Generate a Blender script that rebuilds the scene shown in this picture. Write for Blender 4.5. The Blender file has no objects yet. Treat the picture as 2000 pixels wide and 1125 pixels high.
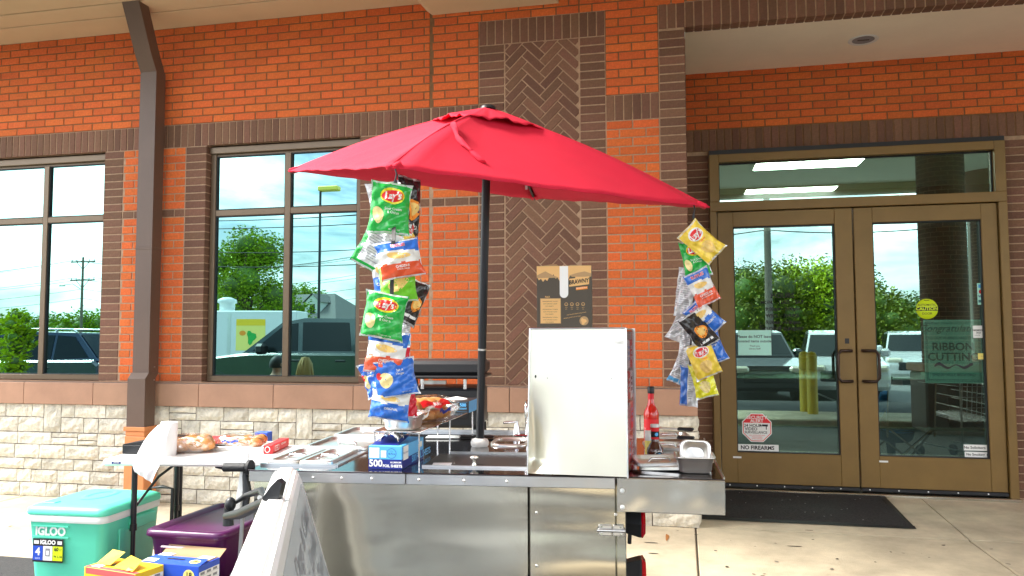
import bpy, math, random
from mathutils import Vector, Matrix, noise
random.seed(7)
S = bpy.context.scene
COL = S.collection
PI = math.pi
# ------------------------------------------------------------------ camera, sky, sun, exposure
FOC, PITCH, YAW, ROLL, CH = 1523.1, 0.0618, -0.2151, -0.0027, 1.406
cam = bpy.data.objects.new('camera', bpy.data.cameras.new('camera'))
COL.objects.link(cam)
cam.data.sensor_width = 36
cam.data.lens = FOC / 2000 * 36
cam.data.clip_start = 0.05
cam.data.clip_end = 2000
cam.matrix_world = (Matrix.Translation((0, 0, CH)) @ Matrix.Rotation(-YAW, 4, 'Z')
                    @ Matrix.Rotation(PI / 2 + PITCH, 4, 'X') @ Matrix.Rotation(ROLL, 4, 'Z'))
S.camera = cam
SUN_EL, SUN_AZ = math.radians(50), math.radians(258)      # azimuth clockwise from +Y: light comes from the left
sd = Vector((math.sin(SUN_AZ) * math.cos(SUN_EL), math.cos(SUN_AZ) * math.cos(SUN_EL), math.sin(SUN_EL)))
sun = bpy.data.objects.new('sun', bpy.data.lights.new('sun', 'SUN'))
COL.objects.link(sun)
sun.data.energy = 3.2
sun.data.angle = math.radians(20)
sun.data.color = (1.0, 0.95, 0.86)
sun.rotation_euler = sd.to_track_quat('Z', 'Y').to_euler()
sun.location = (-6, -8, 12)
W = bpy.data.worlds.new('World')
S.world = W
W.use_nodes = True
nt = W.node_tree
nt.nodes.clear()
N = nt.nodes.new
out = N('ShaderNodeOutputWorld'); bg = N('ShaderNodeBackground'); sky = N('ShaderNodeTexSky')
sky.sky_type = 'NISHITA'; sky.sun_disc = False; sky.sun_elevation = SUN_EL; sky.sun_rotation = SUN_AZ
sky.air_density = 1.0; sky.dust_density = 1.5
tc = N('ShaderNodeTexCoord'); mp = N('ShaderNodeMapping'); mp.inputs['Scale'].default_value = (1, 1, 2.6)
n1 = N('ShaderNodeTexNoise'); n1.inputs['Scale'].default_value = 2.3; n1.inputs['Detail'].default_value = 9
n1.inputs['Roughness'].default_value = 0.56; n1.inputs['Distortion'].default_value = 0.35
cr = N('ShaderNodeValToRGB'); cr.color_ramp.elements[0].position = 0.44; cr.color_ramp.elements[1].position = 0.58
n2 = N('ShaderNodeTexNoise'); n2.inputs['Scale'].default_value = 5; n2.inputs['Detail'].default_value = 6
cr2 = N('ShaderNodeValToRGB')
cr2.color_ramp.elements[0].position = 0.3; cr2.color_ramp.elements[0].color = (9.5, 10.5, 12.0, 1)
cr2.color_ramp.elements[1].position = 0.62; cr2.color_ramp.elements[1].color = (21, 21, 20.5, 1)
mx = N('ShaderNodeMix'); mx.data_type = 'RGBA'
L = nt.links.new
L(tc.outputs['Generated'], mp.inputs[0]); L(mp.outputs[0], n1.inputs['Vector']); L(mp.outputs[0], n2.inputs['Vector'])
L(n1.outputs[0], cr.inputs[0]); L(n2.outputs[0], cr2.inputs[0])
L(cr.outputs[0], mx.inputs[0]); L(sky.outputs[0], mx.inputs[6]); L(cr2.outputs[0], mx.inputs[7])
L(mx.outputs[2], bg.inputs[0]); L(bg.outputs[0], out.inputs[0])
bg.inputs[1].default_value = 0.11
S.view_settings.view_transform = 'Standard'
S.view_settings.look = 'None'
S.view_settings.exposure = 1.58
S.view_settings.gamma = 1
S.view_settings.use_curve_mapping = False
S.render.engine = 'CYCLES'
S.cycles.max_bounces = 8
S.cycles.transparent_max_bounces = 12
S.cycles.use_denoising = True

# ------------------------------------------------------------------ where things stand (surveyed from the photograph)
def ray(px, py):
    dx, dy = px - 1000, 562.5 - py
    c, s = math.cos(ROLL), math.sin(ROLL)
    dx, dy = c * dx - s * dy, s * dx + c * dy
    up = dy * math.cos(PITCH) + FOC * math.sin(PITCH)
    fw = FOC * math.cos(PITCH) - dy * math.sin(PITCH)
    return Vector((fw * math.sin(YAW) + dx * math.cos(YAW), fw * math.cos(YAW) - dx * math.sin(YAW), up))
def at_y(px, py, y):
    r = ray(px, py); t = y / r.y
    return Vector((r.x * t, y, CH + r.z * t))
def at_z(px, py, z):
    r = ray(px, py); t = (z - CH) / r.z
    return Vector((r.x * t, r.y * t, z))
YW, YD = 5.98, 7.21          # wall face, door plane
GW, GD = 6.075, 7.225        # glass planes
CW = 0.0682                  # one brick course
ZS, ZB = 1.023, 3.068        # window sill and head
ZT = ZB + 0.2035
CO = 0.0677

# ------------------------------------------------------------------ materials
MATS = {}
def _mat(name):
    m = bpy.data.materials.new(name); m.use_nodes = True
    return m, m.node_tree, m.node_tree.nodes['Principled BSDF']
def mat(name, col, rough=0.6, metal=0.0, var=0.0, vscale=8.0, bump=0.0, bscale=60.0, stretch=None, wst=None, coat=0.0,
        spec=None, rand=0.0, bdist=.01, trans=0.0, emit=0.0, rvar=0.0, col2=None, wave=None, sheen=0.0, detail=6):
    if name in MATS: return MATS[name]
    m, t, b = _mat(name)
    n = t.nodes.new; l = t.links.new
    b.inputs['Roughness'].default_value = rough
    b.inputs['Metallic'].default_value = metal
    b.inputs['Coat Weight'].default_value = coat
    if spec is not None: b.inputs['Specular IOR Level'].default_value = spec
    b.inputs['Transmission Weight'].default_value = trans
    if sheen: b.inputs['Sheen Weight'].default_value = sheen
    if emit:
        b.inputs['Emission Color'].default_value = (*col, 1); b.inputs['Emission Strength'].default_value = emit
    co = n('ShaderNodeTexCoord'); mp = n('ShaderNodeMapping'); l(co.outputs['Object'], mp.inputs[0])
    if stretch: mp.inputs['Scale'].default_value = stretch
    b.inputs['Base Color'].default_value = (*col, 1)
    last = None
    if var or col2:
        nz = n('ShaderNodeTexNoise'); nz.inputs['Scale'].default_value = vscale; nz.inputs['Detail'].default_value = detail
        nz.inputs['Roughness'].default_value = 0.65
        l(mp.outputs[0], nz.inputs['Vector'])
        r = n('ShaderNodeValToRGB'); r.color_ramp.elements[0].position = 0.3; r.color_ramp.elements[1].position = 0.7
        c2 = col2 or tuple(c * (1 - var) for c in col)
        c1 = col if col2 else tuple(min(1, c * (1 + var * .6)) for c in col)
        r.color_ramp.elements[0].color = (*c2, 1); r.color_ramp.elements[1].color = (*c1, 1)
        l(nz.outputs[0], r.inputs[0]); last = r.outputs[0]
        if rvar:
            mr = n('ShaderNodeMapRange'); mr.inputs[3].default_value = max(0, rough - rvar); mr.inputs[4].default_value = rough + rvar
            l(nz.outputs[0], mr.inputs[0]); l(mr.outputs[0], b.inputs['Roughness'])
    if rand:
        oi = n('ShaderNodeObjectInfo'); ge = n('ShaderNodeNewGeometry'); ad = n('ShaderNodeMath'); ad.operation = 'ADD'
        fr = n('ShaderNodeMath'); fr.operation = 'FRACT'
        l(oi.outputs['Random'], ad.inputs[0]); l(ge.outputs['Random Per Island'], ad.inputs[1]); l(ad.outputs[0], fr.inputs[0])
        hs = n('ShaderNodeHueSaturation')
        mr = n('ShaderNodeMapRange'); mr.inputs[3].default_value = 1 - rand; mr.inputs[4].default_value = 1 + rand
        l(fr.outputs[0], mr.inputs[0]); l(mr.outputs[0], hs.inputs['Value'])
        m2 = n('ShaderNodeMath'); m2.operation = 'MULTIPLY'; m2.inputs[1].default_value = 7.31
        f2 = n('ShaderNodeMath'); f2.operation = 'FRACT'; l(fr.outputs[0], m2.inputs[0]); l(m2.outputs[0], f2.inputs[0])
        mh = n('ShaderNodeMapRange'); mh.inputs[3].default_value = .5 - rand * .035; mh.inputs[4].default_value = .5 + rand * .03
        l(f2.outputs[0], mh.inputs[0]); l(mh.outputs[0], hs.inputs['Hue'])
        if last: l(last, hs.inputs['Color'])
        else: hs.inputs['Color'].default_value = (*col, 1)
        last = hs.outputs[0]
    if last: l(last, b.inputs['Base Color'])
    prev = None
    if bump:
        nb = n('ShaderNodeTexNoise'); nb.inputs['Scale'].default_value = bscale; nb.inputs['Detail'].default_value = 5
        l(mp.outputs[0], nb.inputs['Vector'])
        bp = n('ShaderNodeBump'); bp.inputs['Strength'].default_value = bump; bp.inputs['Distance'].default_value = bdist
        l(nb.outputs[0], bp.inputs['Height']); prev = bp.outputs[0]
    if wave:                                              # long soft dents, (strength, scale)
        nb = n('ShaderNodeTexNoise'); nb.inputs['Scale'].default_value = wave[1]; nb.inputs['Detail'].default_value = 1.5
        mw = n('ShaderNodeMapping'); mw.inputs['Scale'].default_value = wst or (1, 1, 1); l(co.outputs['Object'], mw.inputs[0]); l(mw.outputs[0], nb.inputs['Vector'])
        bp = n('ShaderNodeBump'); bp.inputs['Strength'].default_value = wave[0]; bp.inputs['Distance'].default_value = 0.05
        l(nb.outputs[0], bp.inputs['Height'])
        if prev: l(prev, bp.inputs['Normal'])
        prev = bp.outputs[0]
    if prev: l(prev, b.inputs['Normal'])
    MATS[name] = m
    return m

mat('red_brick', (0.68, 0.140, 0.028), .85, var=.22, vscale=55, bump=.5, bscale=160, rand=.10)
mat('brown_brick', (0.190, 0.092, 0.055), .85, var=.25, vscale=55, bump=.55, bscale=160, rand=.20)
mat('mortar', (0.45, 0.30, 0.195), .95, var=.25, vscale=30, bump=.6, bscale=120)
mat('red_mortar', (0.22, 0.115, 0.05), .95, var=.25, vscale=30, bump=.6, bscale=120)
mat('stone', (0.67, 0.625, 0.52), .95, var=.38, vscale=11, bump=1.0, bscale=17, bdist=.035, rand=.17, detail=9)
mat('stone_mortar', (0.12, 0.10, 0.08), .95, bump=.4)
mat('sill_stone', (0.40, 0.225, 0.145), .8, var=.12, vscale=5, bump=.25, bscale=200, rand=.05)
mat('soffit', (0.60, 0.46, 0.29), .7, var=.06, vscale=2)
mat('ceiling_paint', (0.90, 0.83, 0.67), .8, var=.05, vscale=2)
mat('bronze', (0.155, 0.105, 0.062), .38, metal=.25, var=.08, vscale=4, bump=.03, bscale=200)
mat('door_bronze', (0.21, 0.125, 0.035), .42, metal=.2, var=.12, vscale=3, bump=.03, bscale=200)
mat('gutter', (0.115, 0.070, 0.050), .5, var=.1, vscale=4, bump=.08, bscale=30)
mat('gutter_base', (0.62, 0.23, 0.08), .6, var=.12, vscale=6)
mat('black_rubber', (0.012, 0.012, 0.014), .6, bump=.2, bscale=90)
mat('black_metal', (0.02, 0.02, 0.022), .38, metal=.3, bump=.05)
mat('handle_bronze', (0.05, 0.03, 0.022), .35, metal=.6)
mat('concrete', (0.58, 0.50, 0.36), .9, var=.30, vscale=2.6, bump=.35, bscale=130, rand=.03, detail=10)
mat('concrete_joint', (0.08, 0.065, 0.05), .95)
mat('asphalt', (0.055, 0.055, 0.057), .92, var=.35, vscale=90, bump=.9, bscale=260)
mat('lot_asphalt', (0.15, 0.15, 0.145), .9, var=.3, vscale=60, bump=.6, bscale=200)
mat('far_asphalt', (0.16, 0.16, 0.16), .9, var=.2, vscale=3)
mat('mat_rubber', (0.032, 0.030, 0.030), .9, var=.75, vscale=60, bump=.9, bscale=150)
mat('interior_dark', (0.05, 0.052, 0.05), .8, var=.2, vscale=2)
mat('interior_floor', (0.13, 0.13, 0.12), .5, var=.2, vscale=2)
mat('interior_ceiling', (0.35, 0.37, 0.30), .8)
mat('lamp', (1, .97, .85), .5, emit=16.0)
mat('chrome', (0.80, 0.80, 0.82), .08, metal=1)
mat('steel_body', (0.64, 0.62, 0.54), .19, metal=1, bump=.02, bscale=160, wave=(.9, 1.6), wst=(.45, 1, 2.6), rvar=.06, var=.14, vscale=2)
mat('steel_bright', (0.80, 0.79, 0.76), .33, metal=1, bump=.04, bscale=50, stretch=(1, 24, 1), wave=(.25, 4))
mat('steel_shelf', (0.72, 0.72, 0.69), .22, metal=1, bump=.04, bscale=50, stretch=(24, 1, 1), wave=(.28, 5))
mat('steel_top', (0.18, 0.16, 0.165), .09, metal=1, wave=(.05, 3), var=.1, vscale=3)
mat('steel_trim', (0.72, 0.73, 0.75), .28, metal=1, wave=(.1, 8))
mat('steel_pan', (0.82, 0.80, 0.76), .28, metal=.85, wave=(.1, 12))
mat('white_steel', (0.86, 0.84, 0.74), .33, metal=.85, bump=.03, bscale=30, stretch=(24, 24, 1), wave=(.35, 1.6), wst=(2.2, 1, .8))
mat('dark_slot', (0.02, 0.018, 0.018), .4)
mat('red_fabric', (0.72, 0.006, 0.042), .8, var=.10, vscale=2.2, bump=.3, bscale=420, wave=(.12, 6))
mat('pole_metal', (0.028, 0.03, 0.035), .33, metal=.4)
mat('white_plastic', (0.80, 0.80, 0.78), .4)
mat('white_paper', (0.88, 0.88, 0.88), .8, bump=.3, bscale=25)
mat('teal_plastic', (0.12, 0.70, 0.49), .45, bump=.06, bscale=220, var=.05, vscale=4)
mat('grey_white_plastic', (0.72, 0.76, 0.74), .45)
mat('purple_plastic', (0.075, 0.006, 0.070), .33, var=.1, vscale=4)
mat('black_plastic', (0.014, 0.015, 0.018), .42, bump=.06, bscale=160)
mat('blue_box', (0.02, 0.085, 0.56), .45); mat('light_blue', (0.10, 0.45, 0.85), .4)
mat('navy', (0.008, 0.02, 0.22), .45)
mat('yellow_card', (0.90, 0.60, 0.02), .5); mat('pale_yellow', (0.92, 0.78, 0.20), .5)
mat('red_card', (0.75, 0.015, 0.02), .45); mat('pink_red', (0.85, 0.10, 0.10), .5)
mat('kraft', (0.36, 0.23, 0.12), .8); mat('box_dark', (0.075, 0.060, 0.042), .6)
mat('box_tan', (0.78, 0.47, 0.18), .6); mat('box_tan_dark', (0.45, 0.28, 0.13), .6)
mat('ink', (0.012, 0.012, 0.014), .7); mat('white_ink', (0.86, 0.86, 0.84), .6); mat('grey_ink', (0.25, 0.26, 0.28), .7)
mat('red_ink', (0.75, 0.01, 0.02), .5); mat('orange_ink', (0.90, 0.30, 0.02), .5); mat('teal_paper', (0.50, 0.92, 0.82), .6)
mat('teal_ink', (0.05, 0.20, 0.22), .6); mat('sign_yellow', (0.62, 0.78, 0.01), .5)
mat('board_white', (0.86, 0.86, 0.85), .3); mat('board_face', (0.60, 0.66, 0.72), .18)
mat('bag_green', (0.015, 0.42, 0.06), .22, var=.12, vscale=12, wave=(.25, 30), coat=.3)
mat('bag_lime', (0.18, 0.62, 0.03), .22, wave=(.25, 30), coat=.3)
mat('bag_yellow', (0.92, 0.66, 0.07), .24, var=.08, vscale=12, wave=(.25, 30), coat=.3)
mat('bag_lemon', (0.85, 0.80, 0.02), .24, wave=(.25, 30), coat=.3)
mat('bag_blue', (0.03, 0.16, 0.62), .22, var=.12, vscale=12, wave=(.25, 30), coat=.3)
mat('bag_white', (0.80, 0.79, 0.76), .25, wave=(.25, 30), coat=.3)
mat('bag_orange', (0.78, 0.10, 0.035), .25, wave=(.25, 30), coat=.3)
mat('bag_black', (0.02, 0.017, 0.017), .22, wave=(.25, 30), coat=.3)
mat('bag_silver', (0.80, 0.81, 0.83), .26, metal=.25, wave=(.4, 30))
mat('bag_red', (0.62, 0.02, 0.04), .25, wave=(.25, 30))
mat('chip', (0.90, 0.62, 0.20), .5, var=.15, vscale=40); mat('chip_pale', (0.93, 0.78, 0.36), .5, var=.1, vscale=40)
mat('bun', (0.72, 0.33, 0.09), .45, var=.35, vscale=18, bump=.2, bscale=60, coat=.25)
mat('foil', (0.85, 0.85, 0.87), .18, metal=1, bump=1, bscale=30)
mat('ketchup', (0.62, 0.015, 0.008), .12, coat=.6); mat('brown_glass', (0.075, 0.018, 0.006), .08, coat=.8)
mat('tail_red', (0.45, 0.0, 0.01), .15, coat=.7)
mat('bark', (0.12, 0.085, 0.055), .95, bump=.8, bscale=25, var=.3); mat('pole_wood', (0.16, 0.135, 0.11), .95)
mat('wire_black', (0.02, 0.02, 0.02), .7)
def leafmat(name, c):   # foliage
    return mat(name, c, .55, rand=.45)
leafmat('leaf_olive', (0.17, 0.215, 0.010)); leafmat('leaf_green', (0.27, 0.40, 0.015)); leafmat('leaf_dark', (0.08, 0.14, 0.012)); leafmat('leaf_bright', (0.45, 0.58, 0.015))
mat('grass', (0.09, 0.17, 0.02), .9, var=.4, vscale=6, bump=.8, bscale=60)
mat('car_green', (0.006, 0.03, 0.028), .18, coat=1); mat('car_blue', (0.006, 0.016, 0.05), .18, coat=1)
mat('car_white', (0.75, 0.76, 0.77), .25, coat=1); mat('car_grey', (0.03, 0.032, 0.036), .2, coat=1)
mat('car_glass', (0.012, 0.016, 0.018), .12, spec=.25); mat('tyre', (0.015, 0.015, 0.015), .85)
mat('headlight', (0.8, 0.75, 0.6), .08, coat=1, emit=.0); mat('bollard_yellow', (0.60, 0.42, 0.02), .5, var=.15)
mat('trailer_white', (0.72, 0.74, 0.74), .4); mat('roof_shingle', (0.16, 0.155, 0.15), .9, var=.2, vscale=20)
mat('house_siding', (0.66, 0.68, 0.66), .7); mat('shirt_blue', (0.03, 0.18, 0.45), .85); mat('trousers', (0.03, 0.032, 0.04), .9)
mat('skin', (0.42, 0.21, 0.13), .55); mat('hair_dark', (0.012, 0.009, 0.007), .6); mat('hair_blonde', (0.42, 0.27, 0.10), .55)
mat('shirt_grey', (0.12, 0.12, 0.13), .85); mat('amber_lamp', (0.9, 0.75, 0.1), .4)
mat('stain_grey', (0.22, 0.19, 0.15), .9); mat('stain', (0.36, 0.14, 0.03), .9); mat('dirt_dark', (0.05, 0.04, 0.03), .9)

def glassmat(name, fac, tint, tr, rough=0.0, bump=0.0):
    m = bpy.data.materials.new(name); m.use_nodes = True
    t = m.node_tree; t.nodes.clear(); n = t.nodes.new; l = t.links.new
    o = n('ShaderNodeOutputMaterial'); g = n('ShaderNodeBsdfGlossy'); tr_ = n('ShaderNodeBsdfTransparent'); mx = n('ShaderNodeMixShader')
    g.inputs['Color'].default_value = (*tint, 1); g.inputs['Roughness'].default_value = rough
    tr_.inputs['Color'].default_value = (*tr, 1); mx.inputs[0].default_value = fac
    if bump:
        co = n('ShaderNodeTexCoord'); nz = n('ShaderNodeTexNoise'); nz.inputs['Scale'].default_value = 1.2; nz.inputs['Detail'].default_value = 1
        b = n('ShaderNodeBump'); b.inputs['Strength'].default_value = bump; b.inputs['Distance'].default_value = .02
        l(co.outputs['Object'], nz.inputs['Vector']); l(nz.outputs[0], b.inputs['Height']); l(b.outputs[0], g.inputs['Normal'])
    l(tr_.outputs[0], mx.inputs[1]); l(g.outputs[0], mx.inputs[2]); l(mx.outputs[0], o.inputs[0])
    MATS[name] = m
glassmat('window_glass', .90, (0.26, 0.47, 0.46), (0.25, 0.4, 0.37), bump=.012)
glassmat('door_glass', .42, (0.44, 0.66, 0.62), (0.82, 0.95, 0.90), bump=.008)
glassmat('film', .22, (1, 1, 1), (0.93, 0.93, 0.93), rough=.12, bump=.8)
glassmat('acrylic', .18, (1, 1, 1), (0.90, 0.86, 0.88), rough=.02)

# ------------------------------------------------------------------ mesh building
TXT = {}
def text_geo(s, shear=0.0, fat=0.0):
    k = (s, shear, fat)
    if k in TXT: return TXT[k]
    c = bpy.data.curves.new('t', 'FONT'); c.body = s; c.align_x = 'CENTER'; c.align_y = 'CENTER'
    c.shear = shear; c.offset = fat; c.resolution_u = 3; c.size = 1
    o = bpy.data.objects.new('t', c); COL.objects.link(o)
    me = bpy.data.meshes.new_from_object(o)
    v = [(p.co.x, p.co.y) for p in me.vertices]; f = [tuple(p.vertices) for p in me.polygons]
    bpy.data.objects.remove(o); bpy.data.curves.remove(c); bpy.data.meshes.remove(me)
    TXT[k] = (v, f)
    return v, f
I4 = Matrix.Identity(4)
class MB:
    def __init__(s, default='white_plastic'):
        s.v, s.f, s.m, s.mats, s.d, s.sm = [], [], [], [], default, []
    def add(s, vs, fs, m=None, M=None, smooth=False):
        m = m or s.d
        if m not in s.mats: s.mats.append(m)
        k = s.mats.index(m); b = len(s.v)
        s.v += [tuple(M @ Vector(p)) if M is not None else tuple(p) for p in vs]
        for f in fs: s.f.append(tuple(i + b for i in f)); s.m.append(k); s.sm.append(smooth)
        return s
    def box(s, a, b, m=None, M=None, bev=0.0):
        x0, y0, z0 = a; x1, y1, z1 = b
        if not bev:
            vs = [(x0, y0, z0), (x1, y0, z0), (x1, y1, z0), (x0, y1, z0), (x0, y0, z1), (x1, y0, z1), (x1, y1, z1), (x0, y1, z1)]
            return s.add(vs, [(0, 3, 2, 1), (4, 5, 6, 7), (0, 1, 5, 4), (1, 2, 6, 5), (2, 3, 7, 6), (3, 0, 4, 7)], m, M)
        e = min(bev, (x1 - x0) * .49, (y1 - y0) * .49, (z1 - z0) * .49)
        vs = []; idx = {}
        for ix in (0, 1):
            for iy in (0, 1):
                for iz in (0, 1):
                    c = [(x0, x1)[ix], (y0, y1)[iy], (z0, z1)[iz]]; sg = [1 - 2 * ix, 1 - 2 * iy, 1 - 2 * iz]
                    for ax in range(3):
                        p = [c[q] + (0 if q == ax else sg[q] * e) for q in range(3)]
                        idx[(ix, iy, iz, ax)] = len(vs); vs.append(tuple(p))
        fs = []
        for ax in range(3):
            o = [q for q in range(3) if q != ax]
            for sd_ in (0, 1):
                loop = []
                for a_, b_ in ((0, 0), (1, 0), (1, 1), (0, 1)):
                    k = [0, 0, 0]; k[ax] = sd_; k[o[0]] = a_; k[o[1]] = b_
                    loop.append(idx[(*k, ax)])
                fs.append(tuple(loop))
        for ax in range(3):                     # edges along ax
            o = [q for q in range(3) if q != ax]
            for a_ in (0, 1):
                for b_ in (0, 1):
                    k0 = [0, 0, 0]; k0[o[0]] = a_; k0[o[1]] = b_; k1 = k0[:]; k1[ax] = 1
                    fs.append((idx[(*k0, o[0])], idx[(*k1, o[0])], idx[(*k1, o[1])], idx[(*k0, o[1])]))
        for ix in (0, 1):
            for iy in (0, 1):
                for iz in (0, 1): fs.append(tuple(idx[(ix, iy, iz, q)] for q in range(3)))
        return s.add(vs, fs, m, M)
    def cyl(s, p0, p1, r0, r1=None, n=12, m=None, M=None, caps=True, smooth=True):
        r1 = r0 if r1 is None else r1
        p0, p1 = Vector(p0), Vector(p1); d = (p1 - p0).normalized()
        a = d.orthogonal().normalized(); b = d.cross(a)
        vs = []
        for p, r in ((p0, r0), (p1, r1)):
            for i in range(n):
                t = 2 * PI * i / n; vs.append(p + (a * math.cos(t) + b * math.sin(t)) * r)
        s.add(vs, [(i, (i + 1) % n, n + (i + 1) % n, n + i) for i in range(n)], m, M, smooth)
        if caps: s.add(vs, [tuple(range(n))[::-1], tuple(range(n, 2 * n))], m, M)
        return s
    def tube(s, pts, r, n=8, m=None, M=None):
        pts = [Vector(p) for p in pts]; vs = []; K = len(pts); a = None
        for i, p in enumerate(pts):
            d = (pts[min(i + 1, K - 1)] - pts[max(i - 1, 0)]).normalized()
            a = d.orthogonal().normalized() if a is None else (a - d * a.dot(d)).normalized()
            b = d.cross(a); rr = r[i] if isinstance(r, (list, tuple)) else r
            for j in range(n):
                t = 2 * PI * j / n; vs.append(p + (a * math.cos(t) + b * math.sin(t)) * rr)
        fs = [(i * n + j, i * n + (j + 1) % n, (i + 1) * n + (j + 1) % n, (i + 1) * n + j) for i in range(K - 1) for j in range(n)]
        s.add(vs, fs, m, M, True)
        return s.add(vs, [tuple(range(n))[::-1], tuple(range((K - 1) * n, K * n))], m, M)
    def lathe(s, prof, n=20, m=None, M=None, smooth=True):
        vs = [(r * math.cos(2 * PI * i / n), r * math.sin(2 * PI * i / n), z) for r, z in prof for i in range(n)]
        fs = [(k * n + i, k * n + (i + 1) % n, (k + 1) * n + (i + 1) % n, (k + 1) * n + i) for k in range(len(prof) - 1) for i in range(n)]
        s.add(vs, fs, m, M, smooth)
        return s.add(vs, [tuple(range(n))[::-1], tuple(range((len(prof) - 1) * n, len(prof) * n))], m, M)
    def prism(s, poly, h0, h1, m=None, M=None, axis='z'):
        n = len(poly)
        def P(p, h): return (p[0], p[1], h) if axis == 'z' else ((p[0], h, p[1]) if axis == 'y' else (h, p[0], p[1]))
        vs = [P(p, h0) for p in poly] + [P(p, h1) for p in poly]
        return s.add(vs, [tuple(range(n))[::-1], tuple(range(n, 2 * n))] + [(i, (i + 1) % n, n + (i + 1) % n, n + i) for i in range(n)], m, M)
    def ball(s, c, r, m=None, M=None, n=10, k=7):
        r = r if isinstance(r, (list, tuple)) else (r, r, r)
        vs = [(c[0] + r[0] * math.sin(PI * j / k) * math.cos(2 * PI * i / n), c[1] + r[1] * math.sin(PI * j / k) * math.sin(2 * PI * i / n),
               c[2] + r[2] * math.cos(PI * j / k)) for j in range(k + 1) for i in range(n)]
        return s.add(vs, [(j * n + i, (j + 1) * n + i, (j + 1) * n + (i + 1) % n, j * n + (i + 1) % n) for j in range(k) for i in range(n)], m, M, True)
    def grid(s, fn, nu, nv, m=None, M=None, mf=None, smooth=True):
        vs = [fn(i / nu, j / nv) for j in range(nv + 1) for i in range(nu + 1)]
        b = nu + 1
        for j in range(nv):
            fs = [(j * b + i, j * b + i + 1, (j + 1) * b + i + 1, (j + 1) * b + i) for i in range(nu)]
            if mf is None and j: continue
            if mf is None: break
        if mf is None:
            return s.add(vs, [(j * b + i, j * b + i + 1, (j + 1) * b + i + 1, (j + 1) * b + i) for j in range(nv) for i in range(nu)], m, M, smooth)
        base = len(s.v)
        s.v += [tuple(M @ Vector(p)) if M is not None else tuple(p) for p in vs]
        for j in range(nv):
            for i in range(nu):
                q = mf((i + .5) / nu, (j + .5) / nv)
                if q not in s.mats: s.mats.append(q)
                s.f.append(tuple(base + t for t in (j * b + i, j * b + i + 1, (j + 1) * b + i + 1, (j + 1) * b + i)))
                s.m.append(s.mats.index(q)); s.sm.append(smooth)
        return s
    def text(s, t, size, m, M, x=0, y=0, shear=0.0, fat=0.0, wide=1.0, fn=None, rot=0.0):
        v, f = text_geo(t, shear, fat)
        c, q = math.cos(rot), math.sin(rot)
        pts = []
        for a, b in v:
            a, b = a * size * wide, b * size
            a, b = a * c - b * q + x, a * q + b * c + y
            pts.append(fn(a, b) if fn else (a, b, 0))
        return s.add(pts, f, m, M)
    def ellipse(s, cx, cy, rx, ry, m, M, n=20, fn=None, rings=3, rot=0.0, wob=0.0):
        pts = []; fs = []
        c, q = math.cos(rot), math.sin(rot)
        for k in range(rings + 1):
            for i in range(n):
                t = 2 * PI * i / n; w = 1 + wob * math.sin(3 * t + 1)
                a, b = rx * k / rings * math.cos(t) * w, ry * k / rings * math.sin(t) * w
                a, b = cx + a * c - b * q, cy + a * q + b * c
                pts.append(fn(a, b) if fn else (a, b, 0))
        for k in range(rings):
            for i in range(n): fs.append((k * n + i, k * n + (i + 1) % n, (k + 1) * n + (i + 1) % n, (k + 1) * n + i))
        return s.add(pts, fs, m, M)
    def rect(s, x0, y0, x1, y1, m, M, z=0.0, fn=None, nu=1, nv=1):
        return s.grid(lambda u, v: fn(x0 + (x1 - x0) * u, y0 + (y1 - y0) * v) if fn else (x0 + (x1 - x0) * u, y0 + (y1 - y0) * v, z), nu, nv, m, M, smooth=False)
    def mesh(s, name):
        me = bpy.data.meshes.new(name)
        me.from_pydata(s.v, [], s.f)
        for k in s.mats: me.materials.append(MATS[k])
        me.polygons.foreach_set('material_index', s.m)
        me.polygons.foreach_set('use_smooth', s.sm)
        me.validate(); me.update()
        return me
    def build(s, name, parent=None, M=None):
        return link(name, s.mesh(name), parent, M)
def link(name, me, parent=None, M=None):
    o = bpy.data.objects.new(name, me); COL.objects.link(o)
    if M is not None: o.matrix_world = M
    if parent is not None: o.parent = parent
    return o
def tag(o, label=None, cat=None, group=None, kind=None):
    if label: o['label'] = label
    if cat: o['category'] = cat
    if group: o['group'] = group
    if kind: o['kind'] = kind
    return o
def thing(name, label, cat, loc=(0, 0, 0), rz=0.0, group=None, kind=None):
    o = bpy.data.objects.new(name, None); COL.objects.link(o); o.empty_display_size = .1
    o.location = loc; o.rotation_euler = (0, 0, rz)
    return tag(o, label, cat, group, kind)
def local(o, M=None): return M
def copy_tree(o, parent=None):
    c = o.copy(); COL.objects.link(c)
    if parent is not None: c.parent = parent
    for ch in list(o.children): copy_tree(ch, c)
    return c
def T(x=0, y=0, z=0): return Matrix.Translation((x, y, z))
def R(a, ax): return Matrix.Rotation(math.radians(a), 4, ax)
FRONT = R(90, 'X')            # text plane facing -Y

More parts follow.
